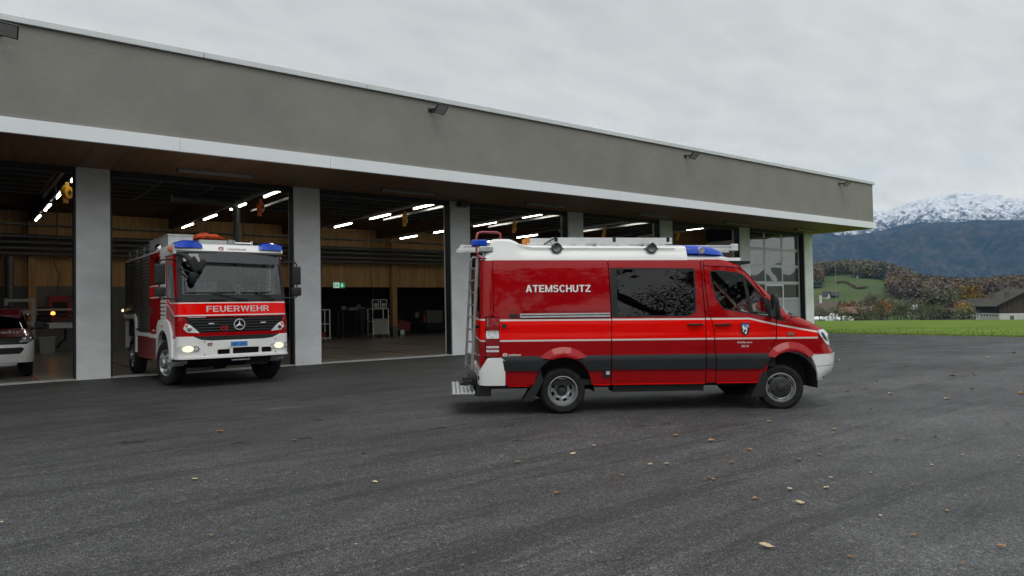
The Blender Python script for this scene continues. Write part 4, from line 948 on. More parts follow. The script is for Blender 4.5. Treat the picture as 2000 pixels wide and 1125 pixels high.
mb.build('roof_cap_front', WHT, van, smooth=35)
for s in (-1, 1):        # pressed step along the cap
    mb = MB(); pts = [(-.62, 2.535), (-.50, 2.500), (-.40, 2.482), (.2, 2.478), (1.80, 2.478)]
    mb.tube([(x, s * (.803 + (2.53 - z) * .18), z) for x, z in pts], .009, 6); mb.build('cap_moulding', WHT, van, smooth=60)
mb = MB()
for i, (x, h, wt) in enumerate(((1.992, 2.534, .72), (2.12, 2.533, .72), (2.28, 2.522, .71), (2.42, 2.500, .69), (2.52, 2.468, .66), (2.60, 2.425, .60), (2.655, 2.385, .5))):
    pass
rings = []
for x, h, wb, z0 in ((1.992, 2.534, .815, 2.395), (2.12, 2.533, .812, 2.392), (2.28, 2.523, .805, 2.388), (2.42, 2.503, .79, 2.380), (2.52, 2.474, .76, 2.374), (2.60, 2.436, .70, 2.366), (2.66, 2.385, .60, 2.352)):
    pts = [(-wb, z0), (-wb + .01, z0 + (h - z0) * .5), (-wb + .05, h - .02), (-wb + .14, h)]
    rings.append([(x, y, z) for y, z in pts] + [(x, -y, z) for y, z in reversed(pts)])
mb = MB(); mb.loft(rings); beacon = mb.build('blue_light_bar', BLUE, van, smooth=40)
mb = MB(); mb.lathe([(.001, .03), (.05, .03), (.06, .0)], (2.22, -.78, 2.44), (0, -1, 0), 12); mb.build('lamp_reflector', CHROME, beacon)
# round scene lamps on the cap sides
for s in (-1, 1):
    for x in (-.035, 1.431):
        c = (x, s * .815, 2.476)
        mb = MB(); mb.lathe([(.078, -.03), (.080, .025), (.066, .035), (.058, .022)], c, (0, s, 0), 24); hp = mb.build('scene_lamp', PLAST if 0 else M('lamp_grey', (.10, .10, .105), .4, metal=.4), van, smooth=40)
        mb = MB(); mb.lathe([(.058, .022), (.03, .012), (.0005, .008)], c, (0, s, 0), 24); mb.build('lamp_glass', M('smoky_lens', (.12, .125, .13), .15, coat=1, var=.4, vscale=40), hp, smooth=60)
        mb = MB(); mb.loft([[(x - .115, s * .80, 2.462), (x - .07, s * .86, 2.50), (x, s * .875, 2.565), (x + .07, s * .86, 2.50), (x + .115, s * .80, 2.462)], [(x - .115, s * .77, 2.462), (x - .075, s * .77, 2.51), (x, s * .77, 2.572), (x + .075, s * .77, 2.51), (x + .115, s * .77, 2.462)]], cap=False, closed=False)
        mb.build('lamp_hood', WHT, hp, smooth=30, fix=False)
# rear: beacon, red grab rail, access ladder, step plate, tow gear
mb = MB(); mb.box(-1.32, -1.08, -.84, -.60, 2.505, 2.60); mb.build('rear_blue_light', BLUE, van, bev=.02)
mb = MB(); mb.box(-1.20, -1.0, -.84, -.5, 2.42, 2.50); mb.build('rear_light_bracket', ALU, van, bev=.01)
mb = MB(); mb.tube([(-.88, -.70, 2.62), (-.88, -.70, 2.70), (-.92, -.70, 2.722), (-1.16, -.74, 2.722), (-1.225, -.78, 2.70), (-1.245, -.80, 2.63), (-1.245, -.82, 2.42), (-1.22, -.83, 2.33), (-1.10, -.84, 2.315)], .017, 10)
mb.build('red_grab_rail', M('rail_red', (.30, .012, .018), .35, coat=.5), van, smooth=50)
lad = MB()
lx = -1.325
for y, q in ((-.80, .055), (-.46, -.03)):
    lad = MB(); lad.beam((lx + .035 + q, y, 2.31), (lx - .05 + q, y, .66), .026, .040)
    lad.tube([(lx + .035 + q, y, 2.30), (lx + .07 + q, y, 2.36), (lx + .16, y, 2.34)], .018, 8)
    lad.build('ladder_stile', M('ladder_grey', (.30, .31, .32), .4, metal=.6, var=.1), van)
for k in range(9):
    z = 2.18 - k * .185; x = lx + .035 - (2.31 - z) * .0503
    r = MB(); r.beam((x + .055, -.80, z), (x - .03, -.46, z), .028, .026); r.build('ladder_rung', ALU, van)
mb = MB(); mb.box(-1.34, -1.15, -.52, .52, .40, .50); mb.box(-1.25, -1.04, -.86, -.80, .265, .45); mb.box(-1.25, -1.04, .80, .86, .265, .45); mb.box(-1.28, -1.12, -.84, .84, .27, .33)
mb.tube([(-1.50, -.62, .44), (-1.32, -.62, .46)], .035, 8); mb.tube([(-1.46, -.45, .49), (-1.28, -.45, .49)], .03, 8); mb.box(-1.44, -1.36, -.70, -.56, .41, .49)
mb.build('tow_bracket', PLAST, van, bev=.006)
mb = MB(); mb.box(-1.62, -1.24, -.80, .80, .285, .315); st = mb.build('rear_step', ALU, van, bev=.008)
for k in range(6):
    mb = MB(); x = -1.60 + k * .06; mb.box(x, x + .028, -.79, .79, .315, .325); mb.build('step_tread', ALUPALE, st)
# handle on the rear door
mb = MB(); mb.tube([(-1.21, -.72, 1.30), (-1.27, -.74, 1.30), (-1.30, -.76, 1.30)], [.02, .03, .03], 8); mb.build('rear_door_handle', PLAST, van, smooth=50)
# mirrors
for s in (-1, 1):
    mb = MB(); sec = []
    for z, a, b in ((1.375, .02, .04), (1.39, .045, .075), (1.45, .055, .095), (1.62, .056, .10), (1.72, .052, .09), (1.755, .03, .05)):
        sec.append([(3.235 + a * math.cos(t) * (1.1 if math.cos(t) > 0 else .8) + (z - 1.55) * -.12, s * (1.13 + b * math.sin(t)), z) for t in np.linspace(0, 2 * PI, 13)[:-1]])
    mb.loft(sec); mir = mb.build('door_mirror', PLAST, van, smooth=50)
    mb = MB(); mb.box(3.195, 3.199, s * 1.13 - .075, s * 1.13 + .075, 1.42, 1.70); mb.build('mirror_glass', CHROME, mir)
    mb = MB(); mb.tube([(3.27, s * .94, 1.45), (3.25, s * 1.08, 1.48)], .03, 8); mb.build('mirror_arm', PLAST, van)
# mud flaps
for x, top, bx in ((-.42, .62, -.575), (3.02, .60, 2.90)):
    for s in (-1, 1):
        mb = MB(); y0, y1 = s * .70, s * .99
        mb.loft([[(x + .10, y, .72 if x > 0 else .66), (x + .02, y, .48), (bx, y, .20), (bx + .20 if x > 0 else bx + .15, y, .20 if x > 0 else .195), (x + .15, y, .50)] for y in (y0, y1)])
        mb.build('mud_flap', PLAST, van, bev=.006)
# wheels
def van_wheel(cx, cy, s, steer, rear):
    W = bpy.data.objects.new('wheel', None); COL.objects.link(W); W.parent = van; W.location = (cx, cy, .336); W.rotation_euler = (0, 0, steer)
    R = .340; o = (0, s, 0)
    mb = MB(); mb.lathe([(.215, -.10), (.24, -.115), (.30, -.118), (.325, -.105), (R - .004, -.085), (R, -.06), (R, -.043), (R - .012, -.040), (R - .012, -.034), (R, -.031), (R, -.004), (R - .012, -.002), (R - .012, .004), (R, .007), (R, .034), (R - .012, .037), (R - .012, .043), (R, .046), (R - .002, .08), (R - .016, .10), (.30, .118), (.26, .116), (.235, .108), (.218, .098)], (0, 0, 0), o, 48)
    mb.build('tyre', RUB, W, smooth=35)
    if rear:   # deep dish
        mb = MB(); mb.lathe([(.222, .098), (.224, .108), (.212, .110), (.205, .10), (.200, .06), (.192, .02), (.185, -.005)], (0, 0, 0), o, 48); mb.build('rim', STEEL, W, smooth=40)
        r0, r1, zz, dm = .075, .188, -.005, STEEL
    else:
        mb = MB(); mb.lathe([(.222, .095), (.224, .106), (.212, .108), (.205, .095), (.200, .075), (.196, .062)], (0, 0, 0), o, 48); mb.build('rim', STEEL, W, smooth=40)
        r0, r1, zz, dm = .155, .198, .062, STEEL
    # slotted disc
    mb = MB(); n = 48; vs = []; fs = []
    rr = [r0, r0 + (r1 - r0) * .42, r0 + (r1 - r0) * .80, r1]
    for j, r in enumerate(rr):
        for k in range(n): a = 2 * PI * k / n; vs.append((r * math.cos(a), s * (zz + (.018 if j in (1,) else 0)), r * math.sin(a)))
    for j in range(3):
        for k in range(n):
            if j == 1 and k % 6 in (1, 2, 3): continue
            fs.append((j * n + k, j * n + (k + 1) % n, (j + 1) * n + (k + 1) % n, (j + 1) * n + k))
    mb.add(vs, fs); mb.build('wheel_disc', dm, W, smooth=40, fix=False)
    mb = MB(); mb.lathe([(.215, -.06), (.0005, -.06)], (0, 0, 0), o, 24); mb.lathe([(.20, -.055), (.20, .0)], (0, 0, 0), o, 24)
    mb.build('brake_drum', DARK, W, fix=False)
    mb = MB()
    if rear:
        mb.lathe([(.078, -.01), (.076, .02), (.055, .035), (.05, .06), (.03, .065), (.0005, .066)], (0, 0, 0), o, 24); hm = DARKSTEEL
    else:
        mb.lathe([(.160, .060), (.158, .075), (.13, .088), (.07, .092), (.062, .105), (.04, .112), (.0005, .113)], (0, 0, 0), o, 32); hm = DARKSTEEL
    h = mb.build('hub', hm, W, smooth=40)
    for k in range(6):
        a = 2 * PI * k / 6 + .3; rb = .10 if rear else .112
        mb = MB(); mb.lathe([(.014, -.005 if rear else .08), (.013, .03 if rear else .105), (.0005, .032 if rear else .107)], (rb * math.cos(a), 0, rb * math.sin(a)), o, 6); mb.build('wheel_nut', ALU if rear else DARKSTEEL, W)
for s in (-1, 1):
    van_wheel(0.022, s * (VW - .145), s, 0, True)
    van_wheel(3.400, s * (VW - .125), s, math.radians(-12), False)
# the ladder on the roof and the pair of alloy ladders that stick out behind
roofl = thing('roof_ladder', 'aluminium extension ladder with orange end caps lying flat on the roof of the red van', 'ladder')
roofl.location = van.location; roofl.rotation_euler = van.rotation_euler
for y in (-.66, -.30):
    mb = MB(); mb.box(-.09, 1.80, y - .018, y + .018, 2.555, 2.648); mb.build('stile', ALUPALE, roofl, bev=.004)
    mb = MB(); mb.box(-.44, -.09, y + .03 - .018, y + .03 + .018, 2.575, 2.64); mb.build('stile', ALUPALE, roofl, bev=.004)
    mb = MB(); mb.box(-.50, -.42, y + .03 - .026, y + .03 + .026, 2.565, 2.655); mb.build('end_cap', M('ladder_orange', (.55, .20, .03), .5), roofl, bev=.006)
    for x in (-.02, .885, 1.735):
        mb = MB(); mb.box(x - .025, x + .025, y - .024, y + .024, 2.585, 2.655); mb.build('clamp', PLAST, roofl, bev=.004)
    mb = MB(); mb.beam((-.16, y - .02, 2.575), (-.04, y - .02, 2.64), .012, .02); mb.build('hinge', DARKSTEEL, roofl)
for k in range(8):
    mb = MB(); x = .08 + k * .235; mb.tube([(x, -.66, 2.60), (x, -.30, 2.60)], .016, 8); mb.build('rung', ALU, roofl)
for x in (-.10, .55, 1.3):
    mb = MB(); mb.box(x, x + .05, -.74, .6, 2.528, 2.556); mb.build('roof_bar', ALU, van)
lad2 = thing('rescue_ladder', 'second silver alloy ladder overhanging the rear of the red van roof', 'ladder')
lad2.location = van.location; lad2.rotation_euler = van.rotation_euler
for y in (.40, .80):
    mb = MB(); mb.box(-1.46, 3.28, y - .022, y + .022, 2.537, 2.562); mb.box(-1.46, 3.28, y - .022, y + .022, 2.602, 2.627); mb.box(-1.42, 3.24, y - .008, y + .008, 2.555, 2.61); mb.build('stile', ALUPALE, lad2)
    mb = MB(); mb.prism([(-1.54, 2.53), (-1.40, 2.52), (-1.40, 2.635), (-1.46, 2.62), (-1.49, 2.57)], y - .026, y + .026); mb.build('stile_foot', ALUPALE, lad2, bev=.004)
    mb = MB(); mb.box(3.18, 3.30, y - .03, y + .03, 2.53, 2.65); mb.build('stile_head', ALUPALE, lad2, bev=.01)
for k in range(16):
    mb = MB(); x = -1.34 + k * .29; mb.tube([(x, .40, 2.582), (x, .80, 2.582)], .016, 8); mb.build('rung', ALU, lad2)
# ------------------------------------------------------------------ the fire engine (local: x forward, y left, z up; origin on the ground under the front axle)
TK = thing('fire_engine', 'big red and white fire engine lettered FEUERWEHR coming out of the second bay', 'fire engine', (4.99, 17.34, 0.0), (0, 0, math.radians(-91.0)))
TW, TR, TY = 1.17, .16, 1.01
_tz = [.9, 1.1, 1.5, 1.84, 2.30, 2.70, 2.95, 3.16]; _tx = [1.25, 1.26, 1.25, 1.215, 1.12, 1.01, .94, .86]
def cab_map(s, z, W=TW):
    xf = float(np.interp(z, _tz, _tx)); y0 = W - TR; a = abs(s); sg = 1 if s >= 0 else -1
    if a <= y0: return (xf - .07 * (a / y0) ** 2, s, z)
    u = a - y0; t = u / TR
    if t < PI / 2: return (xf - .07 - TR + TR * math.cos(t), sg * (y0 + TR * math.sin(t)), z)
    return (xf - .07 - TR - (u - TR * PI / 2), sg * W, z)
def SX(x, z, sg=-1):       # side coordinate of a point x metres ahead of the axle
    return sg * (TY + TR * PI / 2 + float(np.interp(z, _tz, _tx)) - .07 - TR - x)
SIL = M('silver_film', (.55, .48, .47), .35)
TM = [RED, HOT, LINE, WHT, PLAST, DKRED]
# front panels
sheet('front_panel', [(-1.13, 1.50), (1.13, 1.50), (1.13, 1.83), (-1.13, 1.83)], cab_map, TM, TK, step=.08, paint=[([(-1.14, 1.555), (1.14, 1.555), (1.14, 1.795), (-1.14, 1.795)], 1), ([(-1.14, 1.795), (1.14, 1.795), (1.14, 1.82), (-1.14, 1.82)], 2), ([(-1.14, 1.53), (1.14, 1.53), (1.14, 1.555), (-1.14, 1.555)], 2)])
sheet('grille', rpoly([(-.72, 1.175), (.80, 1.175), (.98, 1.33), (1.07, 1.48), (-1.03, 1.48), (-.92, 1.33)], .03, 2), cab_map, [PLAST], TK, off=-.02, step=.1)
for k, z in enumerate((1.21, 1.27, 1.33, 1.39, 1.445)):
    a, b = -.70 - k * .065, .78 + k * .06
    mb = MB(); mb.tube([cab_map(s, z) for s in np.linspace(a, b, 12)], [.012] * 12, 6); mb.build('grille_slat', PLAST, TK, smooth=50)
sheet('lower_front', [(-1.16, 1.06), (-.80, 1.06), (-.70, 1.05), (.75, 1.05), (.85, 1.06), (1.20, 1.06), (1.20, 1.50), (1.075, 1.495), (.985, 1.33), (.80, 1.17), (-.74, 1.17), (-.93, 1.33), (-1.03, 1.495), (-1.16, 1.50)], cab_map, TM, TK, step=.08, off=.004)
for sg in (-1, 1):
    o = .03 if sg > 0 else 0
    hl = sheet('headlight', rpoly([(sg * 1.02 + o, 1.375), (sg * .93 + o, 1.35), (sg * .83 + o, 1.26), (sg * .74 + o, 1.165), (sg * .98 + o, 1.185), (sg * 1.06 + o, 1.26)], .02, 3), cab_map, [CLEARL], TK, off=.010, thick=.02, step=.05)
    mb = MB(); c = cab_map(sg * .94 + o, 1.26); mb.lathe([(.055, .014), (.04, .018), (.0005, .02)], c, (1, 0, 0), 16); mb.build('reflector', CHROME, hl)
    mb = MB(); c = cab_map(sg * 1.0 + o, 1.32); mb.lathe([(.025, .014), (.0005, .018)], c, (1, 0, 0), 12); mb.build('turn_signal', ORANGEL, hl)
    mb = MB(); x = cab_map(sg * .55 + .04, 1.36)[0]; mb.box(x - .01, x + .022, sg * .55 + .04 - .055, sg * .55 + .04 + .055, 1.345, 1.372); mb.build('strobe', CLEARL, TK, bev=.004)
capitals('FEUERWEHR', -.60, .735, 1.612, .128, lambda y, z, l: (cab_map(y, z)[0] + .006 + l, y, z), PINKLET, TK, gap=.11)
lettering('www.rosenbauer.com', -.98, -.62, 1.497, .022, lambda y, z: (cab_map(y, z)[0] + .01, y, z), LETTER, TK, bold=.015)
# star badge
mb = MB(); cx0 = cab_map(.07, 1.33)[0] + .02
ring = [(cx0, .07 + .112 * math.cos(a), 1.33 + .112 * math.sin(a)) for a in np.linspace(0, 2 * PI, 33)]
mb.tube(ring, .011, 6, cap=False)
for k in range(3):
    a = PI / 2 + k * 2 * PI / 3; r = .106
    tip = (cx0, .07 + r * math.cos(a), 1.33 + r * math.sin(a)); b1 = (cx0, .07 + .020 * math.cos(a + 1.05), 1.33 + .020 * math.sin(a + 1.05)); b2 = (cx0, .07 + .020 * math.cos(a - 1.05), 1.33 + .020 * math.sin(a - 1.05))
    mb.add([tip, b1, (cx0 + .014, .07, 1.33), b2], [(0, 1, 2), (0, 2, 3)])
mb.build('star_badge', M('badge_silver', (.72, .73, .74), .3, metal=.4), TK, smooth=40, fix=False)
def tf(y, z, l): return (cab_map(y, z)[0] + l, y, z)
flat([([(.0 + p[0], p[1]) for p in q], 0, .02) for q in rose_R(-.26, 1.255, .10)], tf, [M('badge_red', (.32, .006, .012), .35, coat=1)], TK, 'maker_mark')
# bumper
def bump_map(s, z):
    x, y, zz = cab_map(s, min(max(z, .9), 1.1), 1.18); return (x + .03 + .02 * math.cos((z - .85) * 3.2), y, z)
holes = [rrect(-.40, -.14, .70, .805, .02, 2), rrect(-.085, .49, .70, .83, .02, 2), rrect(.54, .78, .70, .815, .02, 2)]
sheet('front_bumper', [(-1.56, .63), (1.56, .63), (1.56, 1.10), (.97, 1.10), (.80, 1.02), (.60, 1.0), (-.52, 1.0), (-.72, 1.02), (-.88, 1.10), (-1.56, 1.10)], bump_map, [WHT], TK, holes=holes, step=.08, thick=.05)
sheet('bumper_lip', [(-1.56, .622), (1.56, .622), (1.56, .665), (-1.56, .665)], bump_map, [WHT], TK, off=.022, thick=.03, step=.1)
mb = MB(); mb.box(1.12, 1.16, -.95, .95, .66, 1.08); mb.build('bumper_backing', DARK, TK)
sheet('bumper_gap', [(-.90, 1.095), (-.74, 1.015), (.62 - 1.14, .995), (.62, .995), (.82, 1.015), (.99, 1.095), (.80, 1.10), (-.72, 1.10)], bump_map, [PLAST], TK, off=-.03, step=.1)
WARM = M('lit_headlamp', (.9, .85, .6), .3, emit=(1.0, .88, .52), estr=.95)
for sg in (-1, 1):
    c0 = sg * .95 - (.03 if sg < 0 else -.02); 
    f = sheet('fog_lamp', rpoly([(c0 - .235, .80), (c0 - .235, .87), (c0 - .18, .905), (c0 + .18, .905), (c0 + .235, .87), (c0 + .235, .80), (c0 + .19, .765), (c0 - .19, .765)], .03, 3), bump_map, [CLEARL], TK, off=.006, thick=.01, step=.05)
    sheet('lit_lens', circ(c0 + (.0 if sg < 0 else -.02), .836, .064, 20), lambda s, z, c0=c0: bump_map(c0 + (s - c0) * 1.7, z), [WARM], f, off=.012, thick=.004, step=.05)
    sheet('side_lens', circ(c0 + .155, .836, .055, 16), bump_map, [DARKSTEEL], f, off=.0085, thick=.002, step=.05)
    sheet('side_lens', circ(c0 + .155, .836, .04, 16), bump_map, [CLEARL], f, off=.0105, thick=.002, step=.05)
    sheet('side_lens', circ(c0 - .165, .836, .045, 16), bump_map, [CLEARL], f, off=.0105, thick=.004, step=.05)
sheet('plate_holder', rrect(-.26, .37, .835, .985, .006, 1), bump_map, [WHT], TK, off=.010, thick=.01, step=.2)
pl = sheet('number_plate', rrect(-.13, .225, .862, .962, .01, 2), bump_map, [M('plate_blue', (.06, .25, .60), .4)], TK, off=.018, thick=.008, step=.2)
lettering('SG  1241', -.085, .182, .885, .052, lambda y, z: (lambda p: (p[0] + .0215, p[1], p[2]))(bump_map(y, z)), M('plate_ink', (.01, .02, .06), .5), pl, bold=.0)
flat([(q, 0, .012) for q in rose_R(-.56, .925, .062)], lambda y, z, l: (lambda p: (p[0] + l, p[1], p[2]))(bump_map(y, z)), [DKRED], TK, 'bumper_mark')
for y, z in ((-.66, .98), (-.66, .70), (.86, .98), (.86, .70)):
    p = bump_map(y, z); mb = MB(); mb.lathe([(.014, .0), (.012, .008), (.0005, .008)], p, (1, 0, 0), 8); mb.build('bumper_bolt', DARKSTEEL, TK)
mb = MB(); mb.tube([(1.2, -.1, .62), (1.27, -.1, .56), (1.27, .28, .56), (1.2, .28, .62)], .016, 8); mb.build('towing_loop', GALV, TK)
# windscreen with black border, visor, wipers
sheet('windscreen_frame', [(-1.17, 1.835), (1.17, 1.835), (1.13, 2.90), (-1.13, 2.90)], cab_map, [PLAST], TK, step=.1, holes=[rpoly([(-1.06, 1.985), (1.08, 1.985), (1.05, 2.68), (-1.03, 2.68)], .05, 3)], off=.002)
sheet('windscreen', [(-1.08, 1.965), (1.10, 1.965), (1.06, 2.70), (-1.05, 2.70)], cab_map, [GLASS('windscreen_glass', (.42, .48, .49), 1.75)], TK, off=-.012, thick=0, step=.1)
def vis_map(s, z): x, y, zz = cab_map(s, z); return (x + .03 + (2.92 - z) * .35, y, zz)
sheet('sun_visor', rpoly([(-1.03, 2.70), (1.02, 2.655), (1.06, 2.90), (-.98, 2.905)], .04, 3), vis_map, [GLASS('visor_smoke', (.16, .165, .17), 1.6)], TK, thick=.008, step=.1)
for y in (-.86, -.62, .08, .76):
    mb = MB(); a = vis_map(y, 2.89); b = vis_map(y, 2.68); mb.beam((a[0] - .02, a[1], a[2]), (b[0] - .02, b[1], b[2]), .05, .012); mb.build('visor_bracket', PLAST, TK)
for y0, y1, yb in ((-.98, .02, .16), (.14, .80, .88)):
    mb = MB()
    a = cab_map(y0, 2.03); b = cab_map(y1, 2.035); c = cab_map((y0 + y1) / 2, 2.033); d = cab_map(yb, 1.88)
    mb.tube([(a[0] + .03, *a[1:]), (c[0] + .035, *c[1:]), (b[0] + .03, *b[1:])], .010, 6); mb.tube([(c[0] + .045, *c[1:]), (d[0] + .04, *d[1:])], .012, 6); mb.build('wiper', PLAST, TK)
mb = MB(); a = cab_map(-1.0, 1.95); mb.tube([(a[0] + .03, a[1], 1.95), (a[0] - .05, a[1], 2.35)], .006, 6); mb.build('aerial', PLAST, TK)
for y in (-.35, .12, .72):
    p = cab_map(y, 1.88); mb = MB(); mb.box(p[0], p[0] + .03, y - .16, y + .16, 1.862, 1.895); mb.build('step_grip', PLAST, TK, bev=.006)
# white brow with blue lights
def brow(x_off, z): return 0
rings = []
for y in np.linspace(-1.15, 1.15, 13):
    q = .05 * (y / 1.15) ** 4; rings.append([(.96 - q, y, 2.905), (1.00 - q, y, 2.94), (.93 - q, y, 3.085), (.86 - q, y, 3.105), (.1, y, 3.105), (.1, y, 2.905)])
mb = MB(); mb.loft(rings); mb.build('cab_brow', WHT, TK, smooth=30, bev=.0)
lettering('rosenbauer', -.10, .32, 2.972, .062, lambda y, z: (1.00 - .07 * (z - 2.94) / .145 + .006, y, z), DKRED, TK, bold=.004, space=1.06)
flat([(q, 0, .008) for q in rose_R(-.235, 3.0, .072)], lambda y, z, l: (1.00 - .07 * (z - 2.94) / .145 + l, y, z), [DKRED], TK, 'brow_mark')
for y0, y1 in ((-1.17, -.62), (.60, 1.12)):
    rings = []
    for t in np.linspace(0, 1, 7):
        y = y0 + (y1 - y0) * t; k = math.sin(PI * min(1, max(0, (t if y0 < 0 else 1 - t) * 3)) / 2) ** .5 if False else 1
        e = 1 - .35 * max(0, (abs(y) - 1.0) / .17); e2 = 1 - .5 * max(0, (.72 - abs(y)) / .12)
        e = min(e, e2); rings.append([(1.01, y, 3.0), (1.0 * (.9 + .1 * e), y, 3.0 + .13 * e), (.90, y, 3.0 + .165 * e), (.72, y, 3.0 + .165 * e), (.66, y, 3.0)])
    mb = MB(); mb.loft(rings); mb.build('blue_light', BLUE, TK, smooth=40)
# cab side (both), doors, crew cab, shutters
def side(name, pts, mats=TM, sides=(-1, 1), **k):
    r = None
    for sg in sides:
        pl = [(SX(x, z, sg), z) for x, z in pts]
        pt = [([(SX(x, z, sg), z) for x, z in q], mi) for q, mi in k.get('paint', [])]
        ho = [[(SX(x, z, sg), z) for x, z in q] for q in k.get('holes', [])]
        kk = {a: b for a, b in k.items() if a not in ('paint', 'holes')}
        r = sheet(name, pl, cab_map, mats, TK, paint=pt, holes=ho, **kk); 
    return r
dwin = [(.17, 2.0), (.55, 1.88), (.92, 1.86), (.86, 2.30), (.76, 2.62), (.17, 2.66)]
side('cab_door', [(.06, 1.10), (.72, 1.10), (1.01, 1.50), (1.03, 1.80), (.86, 2.60), (.74, 2.90), (.06, 2.90)], holes=[dwin],
     paint=[([(.05, 1.98), (.5, 1.80), (1.2, 1.80), (1.2, 1.545), (.9, 1.56), (.45, 1.74), (.05, 1.86)], 1), ([(.05, 2.02), (.5, 1.83), (1.2, 1.825), (1.2, 1.795), (.5, 1.80), (.05, 1.985)], 2), ([(.05, 1.86), (.45, 1.74), (.9, 1.56), (1.2, 1.545), (1.2, 1.52), (.88, 1.532), (.43, 1.71), (.05, 1.83)], 2)], step=.1)
side('door_window', dwin, mats=[GCAB], off=-.006, thick=0, step=.2)
for sg in (-1, 1):
    pts = [(SX(1.03, 1.84, sg), 1.835), (sg * 1.165, 1.835), (sg * 1.125, 2.90), (SX(.75, 2.9, sg), 2.90), (SX(.87, 2.6, sg), 2.6)]
    sheet('cab_pillar', pts, cab_map, [RED], TK, step=.08)
    sheet('cab_corner', [(SX(1.02, 1.5, sg), 1.50), (sg * 1.135, 1.50), (sg * 1.135, 1.83), (SX(1.04, 1.8, sg), 1.83)], cab_map, TM, TK, step=.06, paint=[([(-3, 1.555), (3, 1.555), (3, 1.795), (-3, 1.795)], 1), ([(-3, 1.795), (3, 1.795), (3, 1.82), (-3, 1.82)], 2), ([(-3, 1.53), (3, 1.53), (3, 1.555), (-3, 1.555)], 2)])
    sheet('corner_fairing', [(SX(.74, 1.15, sg), 1.06), (sg * 1.165, 1.06), (sg * 1.165, 1.495), (SX(1.0, 1.5, sg), 1.495)], cab_map, TM, TK, step=.06, off=.012)
    y = sg * TW
    # white front wheel fender
    mb = MB(); arc0 = [(p[0] * 1.0, p[1]) for p in circ(0, .52, .60, 16, -8, 172)]; arc1 = circ(0, .52, .76, 16, -10, 172)
    arc1 = [(.80, .62), (.80, .95), (.72, 1.2), (.50, 1.40), (.2, 1.47), (-.2, 1.47), (-.50, 1.44), (-.68, 1.3), (-.74, 1.0), (-.76, .50)]
    arc0 = [(.62, .62), (.60, .80), (.50, 1.0), (.34, 1.14), (.12, 1.22), (-.12, 1.22), (-.36, 1.14), (-.52, .98), (-.62, .76), (-.64, .50)]
    n = len(arc0)
    vs = [(a, y - sg * .40, b) for a, b in arc1] + [(a, y + sg * .045, b) for a, b in arc1] + [(a, y + sg * .055, b) for a, b in arc0] + [(a, y - sg * .40, b) for a, b in arc0]
    fs = []
    for j in range(3):
        for i in range(n - 1): fs.append((j * n + i, j * n + i + 1, (j + 1) * n + i + 1, (j + 1) * n + i))
    mb.add(vs, fs); mb.build('front_fender', WHT, TK, smooth=45, fix=True)
    mb = MB(); mb.box(-.3, .10, y - sg * .02, y + sg * .075, 1.30, 1.345) if False else mb.box(-.08, .02, min(y + sg * .03, y + sg * .075), max(y + sg * .03, y + sg * .075), 1.30, 1.345); mb.build('fender_marker', ORANGEL, TK)
    # ribbed white bellows between cab and crew cabin
    for k in range(17):
        z = 1.47 + k * .088; mb = MB(); rr = [[(.045, y - sg * .12, z), (.055, y + sg * .02, z + .012), (.05, y + sg * .028, z + .044), (.055, y + sg * .02, z + .076), (.045, y - sg * .12, z + .086)], [(-.33, y - sg * .12, z), (-.33, y + sg * .02, z + .012), (-.33, y + sg * .028, z + .044), (-.33, y + sg * .02, z + .076), (-.33, y - sg * .12, z + .086)]]
        mb.loft(rr); mb.build('bellows_rib', M('bellows_white', (.62, .63, .61), .6), TK, smooth=60)
    # crew cabin side
    def bx(name, x0, x1, z0, z1, mt, o=.03, t=.03, par=TK, bev=.0):
        mb = MB(); ya, yb = y + sg * (o - t), y + sg * o; mb.box(x0, x1, min(ya, yb), max(ya, yb), z0, z1); return mb.build(name, mt, par, bev=bev)
    bx('crew_panel', -1.50, -.34, 1.12, 1.96, RED); bx('crew_stripe', -1.50, -.34, 1.962, 2.24, HOT)
    bx('stripe_edge', -1.50, -.34, 1.955, 1.98, LINE, o=.034, t=.003); bx('stripe_edge', -1.50, -.34, 2.225, 2.25, LINE, o=.034, t=.003)
    bx('crew_panel', -1.50, -1.02, 2.242, 3.0, RED); bx('crew_window', -1.018, -.50, 2.25, 2.88, GDARK, o=.02, t=.01); bx('crew_pillar', -.498, -.34, 2.242, 3.0, RED); bx('crew_header', -1.018, -.50, 2.882, 3.0, RED)
    bx('crew_handle', -1.30, -1.18, 1.60, 1.75, PLAST, o=.045, t=.015)
    SH_ = M('shutter_grey', (.075, .070, .060), .38, metal=.45, var=.1, vscale=2)
    for k in range(3):
        x1 = -1.56 - k * 1.07; x0 = x1 - 1.0; zb = 1.16 if k < 2 else 1.62
        sh = bx('roller_shutter', x0, x1, zb, 2.96, SH_, o=.01, t=.02)
        nsl = 22 if k < 2 else 16
        mb = MB()
        for q in range(nsl):
            z = zb + .02 + q * .081; mb.loft([[(xx, y + sg * .01, z), (xx, y + sg * .018, z + .02), (xx, y + sg * .018, z + .055), (xx, y + sg * .01, z + .075)] for xx in (x0 + .02, x1 - .02)])
        o = mb.build('shutter_slats', SH_, sh); o['kind'] = 'stuff'
        bx('shutter_post', x1, x1 + .065, zb, 2.97, BLKTRIM, o=.03, t=.03); bx('shutter_bar', x0 + .1, x1 - .1, zb + .03, zb + .07, BLKTRIM, o=.05, t=.02)
    bx('shutter_post', -4.83, -4.76, 1.62, 2.97, BLKTRIM, o=.03, t=.03)
    bx('white_band', -3.18, -1.50 + .0, 1.05, 1.14, WHT, o=.05, t=.06); bx('white_band', -1.50, -.78, 1.03, 1.118, WHT, o=.05, t=.06)
